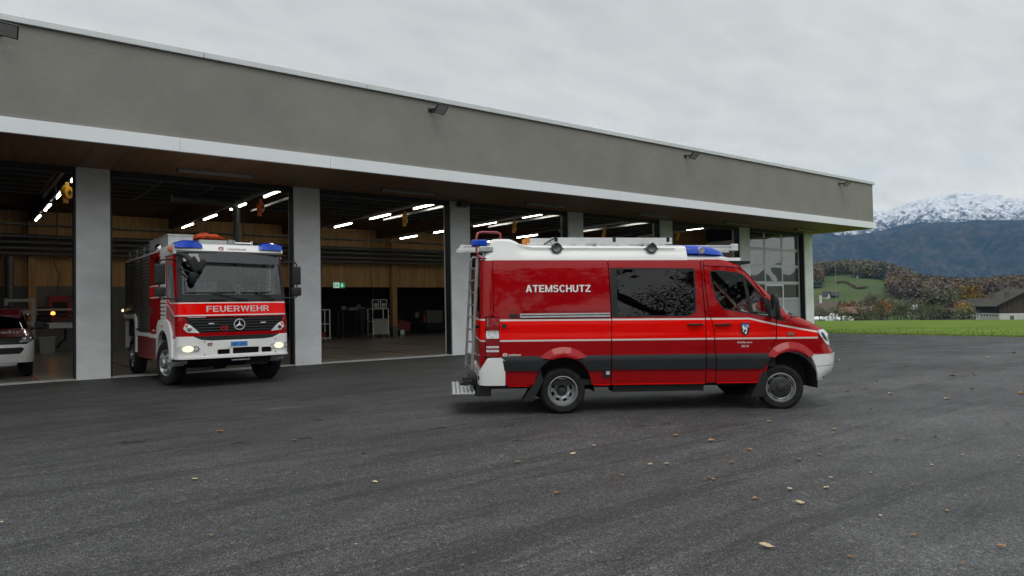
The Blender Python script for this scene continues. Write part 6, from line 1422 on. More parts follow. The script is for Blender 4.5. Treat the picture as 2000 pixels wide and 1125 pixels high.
def terr_mat():
    mt = bpy.data.materials.new('terrain'); mt.use_nodes = True; t = mt.node_tree; b = t.nodes['Principled BSDF']; L = t.links.new
    geo = t.nodes.new('ShaderNodeNewGeometry'); sp = t.nodes.new('ShaderNodeSeparateXYZ'); L(geo.outputs['Position'], sp.inputs[0])
    def nz(sc, det=6, st=(1, 1, 1), r=.6):
        m_ = t.nodes.new('ShaderNodeMapping'); m_.inputs['Scale'].default_value = st; L(geo.outputs['Position'], m_.inputs[0])
        n = t.nodes.new('ShaderNodeTexNoise'); n.inputs['Scale'].default_value = sc; n.inputs['Detail'].default_value = det; n.inputs['Roughness'].default_value = r; L(m_.outputs[0], n.inputs[0]); return n.outputs[0]
    def ma(op, a, bb=None, c=None, cl=False):
        n = t.nodes.new('ShaderNodeMath'); n.operation = op; n.use_clamp = cl
        for i, v in enumerate((a, bb, c)):
            if v is None: continue
            if isinstance(v, (int, float)): n.inputs[i].default_value = v
            else: L(v, n.inputs[i])
        return n.outputs[0]
    def rgb(f, stops):
        r = t.nodes.new('ShaderNodeValToRGB'); e = r.color_ramp.elements
        while len(e) < len(stops): e.new(.5)
        for q, (p, c) in zip(e, stops): q.position = p; q.color = (*c, 1)
        L(f, r.inputs[0]); return r.outputs[0]
    def mx(f, a, bb):
        m_ = t.nodes.new('ShaderNodeMix'); m_.data_type = 'RGBA'
        for nm, v in (('Factor', f), ('A', a), ('B', bb)):
            if isinstance(v, (int, float, tuple)): m_.inputs[nm].default_value = v
            else: L(v, m_.inputs[nm])
        return m_.outputs['Result']
    ln = t.nodes.new('ShaderNodeVectorMath'); ln.operation = 'LENGTH'; L(geo.outputs['Position'], ln.inputs[0]); R_ = ln.outputs['Value']
    mow = nz(.05, 3, (1, .12, 1))
    field = rgb(nz(.35, 8, (1, 1, 1), .7), [(.25, (.070, .125, .015)), (.5, (.105, .175, .020)), (.75, (.145, .22, .030))])
    field = mx(ma('MULTIPLY', ma('GREATER_THAN', mow, .5), .25), field, (.19, .26, .04, 1))
    field = mx(ma('MULTIPLY_ADD', R_, 1 / 90, -.8, True), field, (.045, .085, .018, 1))
    mead = rgb(nz(.02, 6), [(.3, (.050, .078, .026)), (.6, (.075, .105, .034)), (.8, (.115, .12, .052))])
    g = mx(ma('MULTIPLY_ADD', R_, 1 / 120, -2.2, True), field, mead)
    forest = rgb(nz(.020, 12, (1, 1, 1), .8), [(.38, (.004, .014, .020)), (.49, (.022, .040, .044)), (.57, (.070, .066, .062)), (.68, (.15, .125, .10))])
    fmask = ma('MULTIPLY_ADD', nz(.0022, 5), 9, -4.2, True)
    g = mx(ma('MAXIMUM', ma('MULTIPLY_ADD', R_, 1 / 400, -3.4, True), ma('MULTIPLY', fmask, ma('MULTIPLY_ADD', R_, 1 / 300, -2.6, True))), g, forest)
    # a paler strip of old pasture on the flank
    g = mx(ma('MULTIPLY', ma('MULTIPLY_ADD', nz(.0013, 4, (1, 1, 2)), 14, -8.6, True), ma('MULTIPLY', ma('MULTIPLY_ADD', R_, 1 / 300, -5, True), ma('MULTIPLY_ADD', sp.outputs[2], -1 / 60, 4.0, True))), g, (.075, .085, .035, 1))
    slope = t.nodes.new('ShaderNodeSeparateXYZ'); L(geo.outputs['Normal'], slope.inputs[0])
    snow_n = nz(.022, 12, (1, 1, .8), .85)
    trees = rgb(nz(.03, 9, (1, 1, .5), .85), [(.35, (.010, .015, .017)), (.65, (.035, .042, .046))])
    snowcol = (.93, .94, .96, 1)
    sn = ma('ADD', ma('MULTIPLY', ma('SUBTRACT', snow_n, .5), 15.0), ma('MULTIPLY_ADD', sp.outputs[2], 1 / 150, -3.3), None, True)
    rockn = ma('ADD', ma('MULTIPLY', ma('SUBTRACT', nz(.009, 12, (1, 1, 4.0), .8), .5), 9), ma('MULTIPLY', ma('SUBTRACT', .90, slope.outputs[2]), 7), None, True)
    upper = mx(sn, trees, snowcol)
    top = mx(ma('MULTIPLY', rockn, .8), snowcol, (.10, .10, .10, 1))
    upper = mx(ma('ADD', ma('MULTIPLY_ADD', sp.outputs[2], 1 / 90, -7.6), ma('MULTIPLY', ma('SUBTRACT', snow_n, .5), 4), None, True), upper, top)
    hi = ma('ADD', ma('MULTIPLY_ADD', sp.outputs[2], 1 / 40, -11.0), ma('MULTIPLY', ma('SUBTRACT', snow_n, .5), 7), None, True)
    g = mx(hi, g, upper)
    L(g, b.inputs['Base Color']); b.inputs['Roughness'].default_value = .95; b.inputs['Specular IOR Level'].default_value = .1
    bp = t.nodes.new('ShaderNodeBump'); bp.inputs['Strength'].default_value = .8; bp.inputs['Distance'].default_value = 22
    L(ma('MULTIPLY', nz(.03, 8, (1, 1, 1), .75), ma('MULTIPLY_ADD', R_, 1 / 800, -1.2, True)), bp.inputs['Height']); L(bp.outputs[0], b.inputs['Normal'])
    return mt
def polar(name, azs, rs, mat, skip=None):
    vs = []; 
    for r in rs:
        for a in azs:
            x, y = r * math.cos(a), r * math.sin(a); vs.append((x, y, terrain_z(x, y)))
    n = len(azs); fs = [(j * n + i, j * n + i + 1, (j + 1) * n + i + 1, (j + 1) * n + i) for j in range(len(rs) - 1) for i in range(n - 1)]
    mb = MB(); mb.add(vs, fs); return mb.build(name, mat, smooth=80, fix=False)
TER = terr_mat()
a_hi, a_lo = azim(1540), azim(2040)
rs = list(np.concatenate([np.linspace(4, 60, 15), np.geomspace(65, 1450, 60), np.linspace(1500, 4100, 85), np.linspace(4150, 7200, 95)]))
fine = np.linspace(a_lo, a_hi, 420)
o = struct(polar('hills_and_mountains', list(fine), rs, TER))
coarse = list(np.linspace(a_hi, a_lo + 2 * PI, 90)); rc = list(np.concatenate([np.linspace(4, 60, 8), np.geomspace(70, 1450, 18), np.linspace(1500, 7200, 30)]))
def polar2():
    vs = []
    for r in rc:
        for a in coarse:
            x, y = r * math.cos(a), r * math.sin(a); z = terrain_z(x, y)
            aa = (a + PI) % (2 * PI) - PI
            if r > 330 and not (a_lo - .3 < aa < a_hi + .5): z = -5 + 32 * sm((r - 400) / 900) * (1 + .5 * fbm(x * .002, y * .002, 3)) + (95 * sm((r - 1500) / 2500) * (1 + .7 * fbm(x * .0008, y * .0008, 4)))
            if -14 < y and XL - 3 < x < EX + 1 or (x < XE and y < YF + 1 and y > -41 and x > -61): z = min(z, -1.2)
            vs.append((x, y, z))
    n = len(coarse); fs = [(j * n + i, j * n + i + 1, (j + 1) * n + i + 1, (j + 1) * n + i) for j in range(len(rc) - 1) for i in range(n - 1)]
    mb = MB(); mb.add(vs, fs); return mb.build('surrounding_land', TER, smooth=80, fix=False)
# near ground outside the asphalt is a plain sheet of its own; the polar sheets start beyond
LAND = M('distant_land', (.045, .055, .028), .95, var=.5, vscale=.02, col2=(.085, .09, .045))
o2 = polar2(); o2.data.materials.clear(); o2.data.materials.append(LAND); struct(o2)
# kerbless verge: pale gravel strip, then turf
mb = MB(); mb.box(XE + .004, XE + .34, -30, 20.2, -.6, -.035); 
vs = []; ys_ = np.linspace(-30, 20.4, 90)
for y in ys_:
    j = .06 * mnoise.noise(Vector((0, y * 1.3, 0))); vs += [(XE + .002, y, ground_z(XE, y) - .02), (XE + .30 + j, y, ground_z(XE, y) - .005)]
mb = MB(); mb.add(vs, [(2 * i, 2 * i + 1, 2 * i + 3, 2 * i + 2) for i in range(len(ys_) - 1)]); struct(mb.build('verge_strip', M('verge_gravel', (.22, .21, .19), .9, var=.5, vscale=9, bump=.6, bscale=30), fix=False))
vs = []; xs_ = np.concatenate([[XE + .26, XE + .5, XE + 1], np.linspace(XE + 2, 75, 24)]); ys_ = np.linspace(-45, 62, 60)
for y in ys_:
    for x in xs_:
        j = .07 * mnoise.noise(Vector((3, y * 1.7, 0))) if x < XE + .4 else 0
        vs.append((x + j, y, max(ground_z(x, y) * sm(1 - (x - XE) / 30) + terrain_z(x, y) * sm((x - XE) / 30), terrain_z(x, y) + .02) if x < 72 else terrain_z(x, y) - .3))
n = len(xs_); fs = [(j * n + i, j * n + i + 1, (j + 1) * n + i + 1, (j + 1) * n + i) for j in range(len(ys_) - 1) for i in range(n - 1)]
mb = MB(); mb.add(vs, fs); struct(mb.build('field', TER, smooth=80, fix=False))
# grass tufts along the near edge of the field
GR = [M('grass_a', (.10, .18, .018), .7), M('grass_b', (.15, .24, .028), .7), M('grass_c', (.06, .11, .014), .7), M('straw', (.24, .20, .08), .8)]
mb = MB()
for k in range(9000):
    x = XE + .22 + abs(random.gauss(0, 1)) * 3.2 if k % 2 else XE + .2 + random.random() * .5; y = random.uniform(1.5, 20.4)
    z = ground_z(x, y) - .03; h = random.uniform(.04, .11); a = random.uniform(0, PI); w_ = random.uniform(.01, .03); dx, dy = w_ * math.cos(a), w_ * math.sin(a); lx, ly = random.uniform(-.04, .04), random.uniform(-.04, .04)
    mb.add([(x - dx, y - dy, z), (x + dx, y + dy, z), (x + lx, y + ly, z + h)], [(0, 1, 2)], random.choice((0, 0, 1, 1, 2, 3) if x < XE + .6 else (0, 1, 1, 2)))
o = mb.build('grass', GR, fix=False, kind='stuff'); o['label'] = 'short bright grass along the edge of the asphalt'

# ------------------------------------------------------------------ trees
BARK = M('bark', (.06, .048, .036), .9, var=.3, vscale=6, stretch=(3, 3, .6), bump=.5, bscale=14)
LEAFM = {}
def leafm(n, c): return M('leaves_' + n, c, .75, var=.35, vscale=.8, detail=3)
LC = dict(olive=(.085, .095, .030), green=(.055, .080, .025), grey=(.120, .108, .072), rust=(.16, .075, .038), brown=(.11, .068, .042), ochre=(.19, .105, .018), yellow=(.30, .19, .015), dark=(.010, .020, .010), purple=(.085, .058, .048), orange=(.26, .085, .012), tan=(.16, .125, .075))
def clumps(mb, n, cx, cy, cz, rx, ry, rz, s, mi=0, hollow=.35, seed=0, ntri=1):
    rg = random.Random(seed)
    lobes = [(rg.uniform(-.55, .55), rg.uniform(-.55, .55), rg.uniform(-.5, .75), rg.uniform(.35, .62)) for _ in range(9)]
    for k in range(n):
        l = lobes[rg.randrange(9)]; u = Vector((rg.gauss(0, 1), rg.gauss(0, 1), rg.gauss(0, 1))).normalized() * l[3] * (rg.random() ** .45)
        x, y, z = cx + (l[0] + u.x) * rx, cy + (l[1] + u.y) * ry, cz + (l[2] + u.z) * rz
        a = Vector((rg.gauss(0, 1), rg.gauss(0, 1), rg.gauss(0, .7))).normalized() * s * rg.uniform(.5, 1.2); b = a.cross(Vector((rg.gauss(0, 1), rg.gauss(0, 1), rg.gauss(0, 1))).normalized()) * .8
        p = Vector((x, y, z)); mb.add([p - a, p - b, p + a, p + b], [(0, 1, 2, 3)], mi)
def branches(mb, p, d, L, r, depth, rg, tips, spread=.55):
    q = p + d * L; mid = p + d * L * .5 + Vector((rg.gauss(0, .05), rg.gauss(0, .05), 0)) * L
    mb.tube([p, mid, q], [r, r * .8, r * .62], 5 if depth > 1 else 4, cap=False)
    tips.append(q)
    if depth == 0: return
    for k in range(rg.choice((2, 3, 3))):
        nd = (d + Vector((rg.gauss(0, spread), rg.gauss(0, spread), rg.gauss(.12, spread * .5)))).normalized()
        branches(mb, q, nd, L * rg.uniform(.62, .82), r * .6, depth - 1, rg, tips, spread)
def tree_meshes(name, h, wd, mats, nleaf, leafs, depth=3, seed=1, trunk=.25, spread=.5, crownz=.62, bare=False, sig=.1, core=None):
    rg = random.Random(seed); t = MB(); tips = []
    branches(t, Vector((0, 0, -.1)), Vector((rg.gauss(0, .04), rg.gauss(0, .04), 1)).normalized(), h * trunk + .1, h * .022 + .05, depth, rg, tips, spread)
    tr = t.mesh(name + '_trunk', BARK, smooth=60, fix=False)
    c = MB()
    if not bare: clumps(c, int(nleaf * .55), 0, 0, h * crownz, wd / 2, wd / 2, h * (1 - crownz) * 1.05, leafs, 0, seed=seed)
    up = [q for q in tips if q.z > h * .3]
    for q in range(int(nleaf * (.45 if not bare else 1))):
        b = rg.choice(up); s = leafs * rg.uniform(.6, 1.1); p = b + Vector((rg.gauss(0, sig), rg.gauss(0, sig), rg.gauss(0, sig * .8))) * h * .6
        a = Vector((rg.gauss(0, 1), rg.gauss(0, 1), rg.gauss(0, 1))).normalized() * s; bb = a.cross(Vector((rg.gauss(0, 1), rg.gauss(0, 1), rg.gauss(0, 1))).normalized()) * .8
        c.add([p - a, p - bb, p + a, p + bb], [(0, 1, 2, 3)], rg.randrange(len(mats)))
    if core:
        for b in up:
            for _ in range(core[0]):
                p = b + Vector((rg.gauss(0, .022), rg.gauss(0, .022), rg.gauss(0, .016))) * h; s = core[1] * rg.uniform(.5, 1.1)
                a = Vector((rg.gauss(0, 1), rg.gauss(0, 1), rg.gauss(0, .6))).normalized() * s; bb = a.cross(Vector((rg.gauss(0, 1), rg.gauss(0, 1), rg.gauss(0, 1))).normalized()) * .6
                c.add([p - a, p - bb, p + a, p + bb], [(0, 1, 2, 3)], 0)
    cr = c.mesh(name + '_crown', mats, fix=False)
    for p in cr.polygons:
        if rg.random() < .45: p.material_index = rg.randrange(len(mats))
    return tr, cr
def plant(name, mm, loc, lab, cat='tree', group=None, sc=1.0, rz=0, szz=None):
    T = thing(name, lab, cat, loc, (0, 0, rz), group); T.scale = (sc, sc, szz or sc)
    link('trunk', mm[0], T); link('crown', mm[1], T); return T
def tz(p): return terrain_z(p[0], p[1]) - .1
# orchard row at the far side of the field
orch = [tree_meshes('orchard%d' % i, 5.0, 4.6, [leafm('olive', LC['olive']), leafm('green', LC['green']), leafm('grey', LC['grey'])], 620, .16, 3, 20 + i, .30, .6) for i in range(3)]
ORL = [(1600, 1.0), (1618, .9), (1632, .95), (1645, 1.0), (1655, .85), (1675, 1.1), (1690, 1.0), (1703, .95), (1713, .9), (1722, 1.25), (1747, .9), (1755, 1.25), (1761, 1.15), (1782, 1.1), (1797, 1.0), (1815, 1.0), (1831, 1.1), (1838, .9)]
places = ['leftmost small orchard tree, close to the station wall', 'second orchard tree from the left, before the white bales', 'third orchard tree from the left, before the white bales', 'fourth orchard tree from the left, before the white bales', 'slim orchard tree at the right end of the white bales', 'orchard tree just right of the white bales', 'orchard tree left of the orange maple', 'orchard tree left below the orange maple', 'thin orchard tree right beside the orange maple foot', 'big pale orchard tree in front of the orange maple', 'small orchard tree left of the pair of dark ones', 'broad dark orchard tree, left one of a touching pair', 'broad dark orchard tree, right one of a touching pair', 'orchard tree in the middle between maple and barns', 'orchard tree left of the hedge thicket', 'round orchard tree by the white field rail, left end', 'round orchard tree in front of the small tiled barn', 'low orchard tree right in front of the small tiled barn']
for i, (px, sc) in enumerate(ORL):
    dist = 150 + (i * 37 % 11); p = far(px, 628, dist); plant('orchard_tree', orch[i % 3], (p[0], p[1], tz(p)), places[i], group='small orchard trees beyond the field', sc=sc * .60, rz=i * 1.3)
# individual larger trees
def big(px, dist, h, wd, cols, lab, name='tree', n=900, leaf=.35, seed=5, bare=False, depth=4, trunk=.25):
    mm = tree_meshes('%s%d' % (name, seed), h, wd, [leafm(c, LC[c]) for c in cols], n, leaf, depth, seed, trunk, bare=bare); p = far(px, 620, dist)
    return plant(name, mm, (p[0], p[1], tz(p)), lab)
big(1722, 175, 4.8, 4.6, ['orange', 'yellow', 'orange'], 'bright orange maple standing out behind the orchard row', 'maple_tree', 800, .22, 31)
big(1838, 230, 9, 12, ['grey', 'olive', 'green'], 'large rounded grey green willow left of the small tiled barn', 'willow_tree', 2200, .40, 32)
big(1903, 270, 10.5, 12, ['ochre', 'yellow', 'olive'], 'broad yellow and orange tree behind the two barns', 'autumn_tree', 2200, .42, 33)
big(1880, 185, 3.8, 6.0, ['yellow', 'ochre', 'olive'], 'low yellow tree in front of the open barn gable', 'yellow_tree', 900, .2, 34)
big(1718, 260, 12.5, 6, ['grey'], 'tall bare poplar, left of the twin bare trees on the valley floor', 'bare_tree', 700, .16, 35, True, 5, .22)
big(1706, 275, 11, 6, ['grey', 'brown'], 'bare tree standing just left of the tall poplar', 'bare_tree', 650, .16, 36, True, 5, .22)
big(1733, 255, 11.5, 6, ['grey'], 'bare tree standing just right of the tall poplar', 'bare_tree', 650, .16, 37, True, 5, .22)
big(1790, 260, 10, 6, ['grey', 'purple'], 'thin bare tree in front of the low white roofed shed', 'bare_tree', 650, .16, 38, True, 5, .22)
big(1950 + 26, 300, 7, 5, ['dark'], 'dark evergreen rising behind the ridge of the big barn', 'evergreen_tree', 1500, .35, 39, False, 3)
big(1652, 260, 6, 7, ['orange', 'rust'], 'rust orange tree behind the farm roof with the white chimney', 'autumn_tree', 900, .3, 40)
big(1620, 250, 5, 8, ['olive', 'tan'], 'pale green round tree behind the farm roof', 'tree', 900, .3, 41)
big(1590, 255, 5.5, 7, ['grey', 'green'], 'dull green tree next to the station wall', 'tree', 900, .3, 42)
big(1770, 250, 6.5, 9, ['grey', 'olive'], 'grey green bushy tree between the bare trees and the willow', 'tree', 1000, .3, 43)
big(1862, 245, 7, 7, ['green', 'grey'], 'green bushy tree rising just behind the small tiled barn', 'tree', 1000, .3, 44)
# hedges and thickets along the orchard foot
mb = MB()
for k in range(60):
    px = random.uniform(1790, 1895) if k < 45 else random.uniform(1580, 1780); p = far(px, 628, random.uniform(165, 200)); h = random.uniform(1.4, 2.8)
    clumps(mb, 110, p[0], p[1], terrain_z(p[0], p[1]) + h * .5, 2.4, 2.4, h * .65, .22, random.randrange(4), seed=k)
o = mb.build('hedge_thicket', [leafm(c, LC[c]) for c in ('olive', 'green', 'grey', 'dark')], fix=False, kind='stuff'); o['label'] = 'low mixed hedge and scrub behind the orchard'
# woods on the hillside: thousands of crowns reading as one mass
kinds = ['rust', 'brown', 'purple', 'grey', 'olive', 'dark', 'tan', 'ochre', 'green']
def crown(mb, x, y, z, h, wd, mi, seed):
    rg = random.Random(seed)
    for k in range(52):
        u = Vector((rg.gauss(0, 1), rg.gauss(0, 1), rg.gauss(0, 1))).normalized() * (rg.random() ** .4); p = Vector((x + u.x * wd / 2, y + u.y * wd / 2, z + h * .58 + u.z * h * .42)); s = wd * .10 * rg.uniform(.6, 1.3)
        a = Vector((rg.gauss(0, 1), rg.gauss(0, 1), rg.gauss(0, 1))).normalized() * s; b = a.cross(Vector((rg.gauss(0, 1), rg.gauss(0, 1), rg.gauss(0, 1))).normalized())
        mb.add([p - a, p - b, p + a, p + b], [(0, 1, 2, 3)], mi if rg.random() < .8 else rg.randrange(len(kinds)))
def spruce(mb, x, y, z, h, wd, mi):
    for k in range(4):
        z0 = z + h * (.12 + .2 * k); r = wd * .5 * (1 - k * .22); n = 6; o_ = random.random()
        vs = [(x + r * math.cos(o_ + 2 * PI * q / n) * random.uniform(.75, 1.1), y + r * math.sin(o_ + 2 * PI * q / n), z0) for q in range(n)] + [(x, y, z0 + h * .34)]
        mb.add(vs, [(q, (q + 1) % n, n) for q in range(n)], mi)
def woods(name, n, px0, px1, d0, d1, pal, lab, hh=(9, 14), keep=None):
    mb = MB(); c = 0; tr = 0
    while c < n and tr < n * 8:
        tr += 1; px = random.uniform(px0, px1); dd = random.uniform(d0, d1)
        if keep and not keep(px, dd): continue
        p = far(px, 590, dd); cl_ = mnoise.noise(Vector((p[0] * .012, p[1] * .012, 1.7)))
        k = pal[min(len(pal) - 1, max(0, int((cl_ * .9 + .5 + random.gauss(0, .12)) * len(pal))))]; z = terrain_z(p[0], p[1]) - .5; h = random.uniform(*hh)
        if k == 'dark': spruce(mb, p[0], p[1], z, h * 1.02, h * .55, kinds.index(k))
        else: crown(mb, p[0], p[1], z, h, h * .75, kinds.index(k), c)
        c += 1
    o = mb.build(name, [leafm(k, LC[k]) for k in kinds], fix=False, kind='stuff'); o['label'] = lab
def keep_hill(px, d):      # leave the meadow open
    if 1600 < px < 1735 and 470 < d < 690 and not (1672 < px < 1712 and d > 600): return False
    return True
woods('hillside_wood', 1500, 1570, 1780, 640, 900, ['rust', 'rust', 'brown', 'purple', 'grey', 'olive', 'tan', 'grey'], 'autumn wood on the hill behind the meadow', keep=keep_hill)
woods('hillside_wood', 1800, 1700, 2040, 480, 760, ['purple', 'brown', 'rust', 'grey', 'brown', 'tan', 'ochre', 'olive', 'grey', 'dark'], 'russet brown wood on the slope right of the meadow', (8, 13), keep=lambda px, d: px > 1740 or d > 640)
woods('hillside_wood', 500, 1960, 2040, 380, 520, ['grey', 'green', 'olive', 'tan', 'grey'], 'grey green wood above the big barn', (6, 10))
woods('valley_trees', 300, 1570, 1960, 300, 400, ['grey', 'brown', 'tan', 'grey', 'olive', 'rust'], 'belt of leafless and brown trees along the valley floor', (4, 7), keep=lambda px, d: True)
woods('hillside_wood', 200, 1570, 1603, 560, 700, ['rust', 'brown', 'rust', 'dark'], 'red brown wood left of the meadow by the station wall', (9, 13))
# hedge line crossing the meadow
mb = MB()
for k in range(90):
    t = k / 89; px = 1636 + 56 * t; dd = 590 - 50 * t + 14 * math.sin(t * 7); p = far(px, 560, dd); clumps(mb, 24, p[0], p[1], terrain_z(p[0], p[1]) + .7, 1.4, 1.4, .9, .4, 0, seed=k)
tag(mb.build('meadow_hedge', [leafm('brown', LC['brown'])], fix=False), 'dark hedge line crossing the green hillside meadow', 'hedge')

# ------------------------------------------------------------------ farm buildings
TILE = M('brown_roof_tiles', (.030, .027, .020), .85, var=.25, vscale=1.2, stretch=(1, 1, 1), col2=(.045, .042, .028)); TILER = M('red_brown_tiles', (.10, .05, .036), .85, var=.25, vscale=1.2); BOARD = M('brown_boards', (.060, .040, .028), .8, var=.3, vscale=1.2, stretch=(3, 3, .3)); BDARK = M('black_boards', (.012, .011, .012), .85, var=.3, stretch=(3, 3, .3)); LIME = M('lime_wash', (.55, .55, .51), .8, var=.06)
def farm(name, lab, px0, px1, dist, eave, ridge, depth, yaw, wallm, lowm=None, low=0, roofm=TILE, over=.7, gab=BOARD):
    """gabled building: px0..px1 = visible long side; local x along it, y away"""
    a = far(px0, 628, dist); b = far(px1, 628, dist); L = math.hypot(b[0] - a[0], b[1] - a[1]); base = min(terrain_z(a[0], a[1]), terrain_z(b[0], b[1])) - .05
    ang = math.atan2(b[1] - a[1], b[0] - a[0]) + yaw
    T = thing(name, lab, 'building', (a[0], a[1], base), (0, 0, ang))
    w1 = MB(); w1.box(0, L, 0, depth, low if lowm else 0, eave); w1.build('wall', wallm, T)
    for x, s in ((.02, 1), (L - .02, -1)):
        mb = MB(); mb.prism([(-.0, low if lowm else .01), (depth, low if lowm else .01), (depth, eave), (depth / 2, ridge - .15), (0, eave)], x - .06, x + .06, 'yz'); mb.build('gable', gab, T)
    if lowm: mb = MB(); mb.box(-.05, L + .05, -.05, depth + .05, 0, low - .005); mb.build('plinth', lowm, T)
    for s in (0, 1):
        y0 = -over if s == 0 else depth + over; ye = eave - over * (ridge - eave) / (depth / 2)
        mb = MB(); t = .22
        mb.loft([[(x, y0, ye), (x, depth / 2, ridge), (x, depth / 2, ridge + t), (x, y0, ye + t)] for x in (-over, L + over)]); mb.build('roof_side', roofm, T)
    return T, L
# big barn, corner towards us: gable to the right, long dark wall to the left
C0 = far(1953, 630, 190); rt = RC @ np.array([1, 0, 0]); ang = math.atan2(rt[1], rt[0]) + math.radians(22) + (azim(1953) - azim(1000)) * 1.0
TG = thing('barn', 'large brown boarded barn with dark tiled roof and whitewashed base at the right edge', 'building', (C0[0], C0[1], terrain_z(C0[0], C0[1]) - .1), (0, 0, ang))
LG, DG, EV, RG = 12.2, 12.5, 3.55, 6.75
mb = MB(); mb.prism([(0, 1.62), (LG, 1.62), (LG, EV), (LG / 2, RG - .15), (0, EV)], 0, .15); mb.build('gable_wall', BOARD, TG)
mb = MB(); mb.box(0.02, .2, .16, DG, 1.62, EV - .02); mb.build('long_wall', BDARK, TG)
mb = MB(); mb.box(.25, LG - .05, .2, DG, .0, EV - .05); mb.build('core', DARK, TG)
mb = MB(); mb.box(-.05, 6.7, -.04, .1, 0, 1.615); mb.box(-.05, .1, .104, DG, 0, 1.615); pl_ = mb.build('plinth', LIME, TG)
mb = MB(); mb.box(6.75, LG, -.01, .14, 0, 1.615); mb.build('boarded_base', BOARD, TG)
for k in range(8):
    mb = MB(); y = 1.0 + k * 1.55; mb.box(-.075, -.052, y, y + .75, .95, 1.32); mb.build('window', DARK, TG)
mb = MB(); mb.box(2.0, 2.75, -.07, -.042, 0, 1.1); mb.build('small_door', M('grey_door', (.10, .10, .09), .7), TG)
for k in range(12):
    x = .5 + k * 1.0; zt = EV + (RG - EV) * (1 - abs(x - LG / 2) / (LG / 2)) - .25; mb = MB(); mb.box(x, x + .05, -.03, -.002, 1.63, zt); mb.build('board_batten', BDARK, TG)
for s_ in (0, 1):
    x0, x1 = (-1.0, LG / 2) if s_ == 0 else (LG + 1.0, LG / 2); z0 = EV - 1.0 * (RG - EV) / (LG / 2)
    mb = MB(); mb.loft([[(x0, y, z0), (x1, y, RG), (x1, y, RG + .2), (x0, y, z0 + .2)] for y in (-.9, DG + .6)]); mb.build('roof_side', TILE, TG)
    mb = MB(); mb.loft([[(x0, y, z0 - .12), (x1, y, RG - .1), (x1, y, RG + .25), (x0, y, z0 + .25)] for y in (-1.0, -.905)]); mb.build('barge_board', BDARK, TG)
for x, y in ((2.6, 3.0), (2.2, 9.5)):
    mb = MB(); mb.box(x, x + .7, y, y + .7, 4.0, 6.3); mb.build('chimney', M('chimney_grey', (.10, .09, .075), .9), TG)
farm('barn', 'weathered open gabled barn with timber truss left behind the big barn', 1893, 1912, 215, 2.2, 5.4, 12, -.15, BDARK, None, 0, TILE, 1.2, M('weathered_boards', (.11, .105, .095), .85, var=.25, stretch=(3, 3, .3)))
farm('barn', 'small barn with red brown tiled roof and cream base among the trees', 1856, 1886, 225, 2.9, 5.2, 8, .0, BDARK, M('cream_wash', (.50, .45, .30), .8), 1.3, TILER, .8)
Tf, Lf_ = farm('farmhouse', 'low farmhouse with brown roof and white chimney next to the station wall', 1566, 1625, 215, 2.4, 5.4, 11, .0, BDARK, None, 0, M('grey_brown_roof', (.085, .065, .052), .85, var=.2), 1.2)
mb = MB(); mb.box(Lf_ - 3.0, Lf_ - 2.3, 4.4, 5.1, 4.6, 7.2); mb.build('chimney', LIME, Tf)
farm('shed', 'long low shed with faded red roof left of the orange maple', 1642, 1700, 235, 2.4, 4.0, 8, 0, BDARK, None, 0, M('faded_red_roof', (.17, .085, .065), .85, var=.2), .6)
farm('shed', 'pale roofed low shed between the bare tree and the willow', 1772, 1790, 300, 2.4, 4.4, 8, 0, LIME, None, 0, M('pale_roof', (.36, .36, .35), .7), .6, LIME)
farm('house', 'white gabled farmhouse with dark roof on the green hillside', 1608, 1617, 480, 2.2, 4.6, 5, -.4, LIME, None, 0, M('slate', (.03, .03, .035), .7), .8, LIME)
farm('house', 'dark roofed farm shed right beside the white hillside house', 1620, 1638, 485, 1.8, 3.6, 5, 0, M('grey_wood', (.06, .055, .05), .8), None, 0, M('slate', (.03, .03, .035), .7), .8)
farm('hut', 'tiny white hut at the top edge of the hillside meadow', 1676, 1679, 640, 2.2, 3.6, 3, 0, LIME, None, 0, M('slate', (.03, .03, .035), .7), .3, LIME)
# white wrapped bales in front of the farmhouse
BW = M('white_wrap', (.78, .79, .80), .5, var=.06)
for i, px in enumerate([1592, 1598, 1604, 1610, 1616, 1622, 1628, 1634, 1641, 1648, 1655, 1661]):
    p = far(px, 622, 185 + (i * 5 % 4)); mb = MB(); s = .75 + .18 * math.sin(i * 2.3) + (.4 if i in (5, 6) else 0)
    mb.loft([[(x, math.cos(t) * .75, .70 * s + math.sin(t) * .72 * s) for t in np.linspace(0, 2 * PI, 13)[:-1]] for x in (-.8, -.72, .72, .8)]); o = mb.build('wrapped_bale', BW, smooth=40); o.location = (p[0], p[1], tz(p) + .1); o.rotation_euler = (0, 0, i * .4 - .8)
    tag(o, ['leftmost', 'second', 'third', 'fourth', 'fifth', 'sixth', 'seventh', 'eighth', 'ninth', 'tenth', 'eleventh', 'rightmost'][i] + ' white wrapped bale from the left in the row before the farmhouse', 'bale', 'white wrapped bales before the farmhouse')
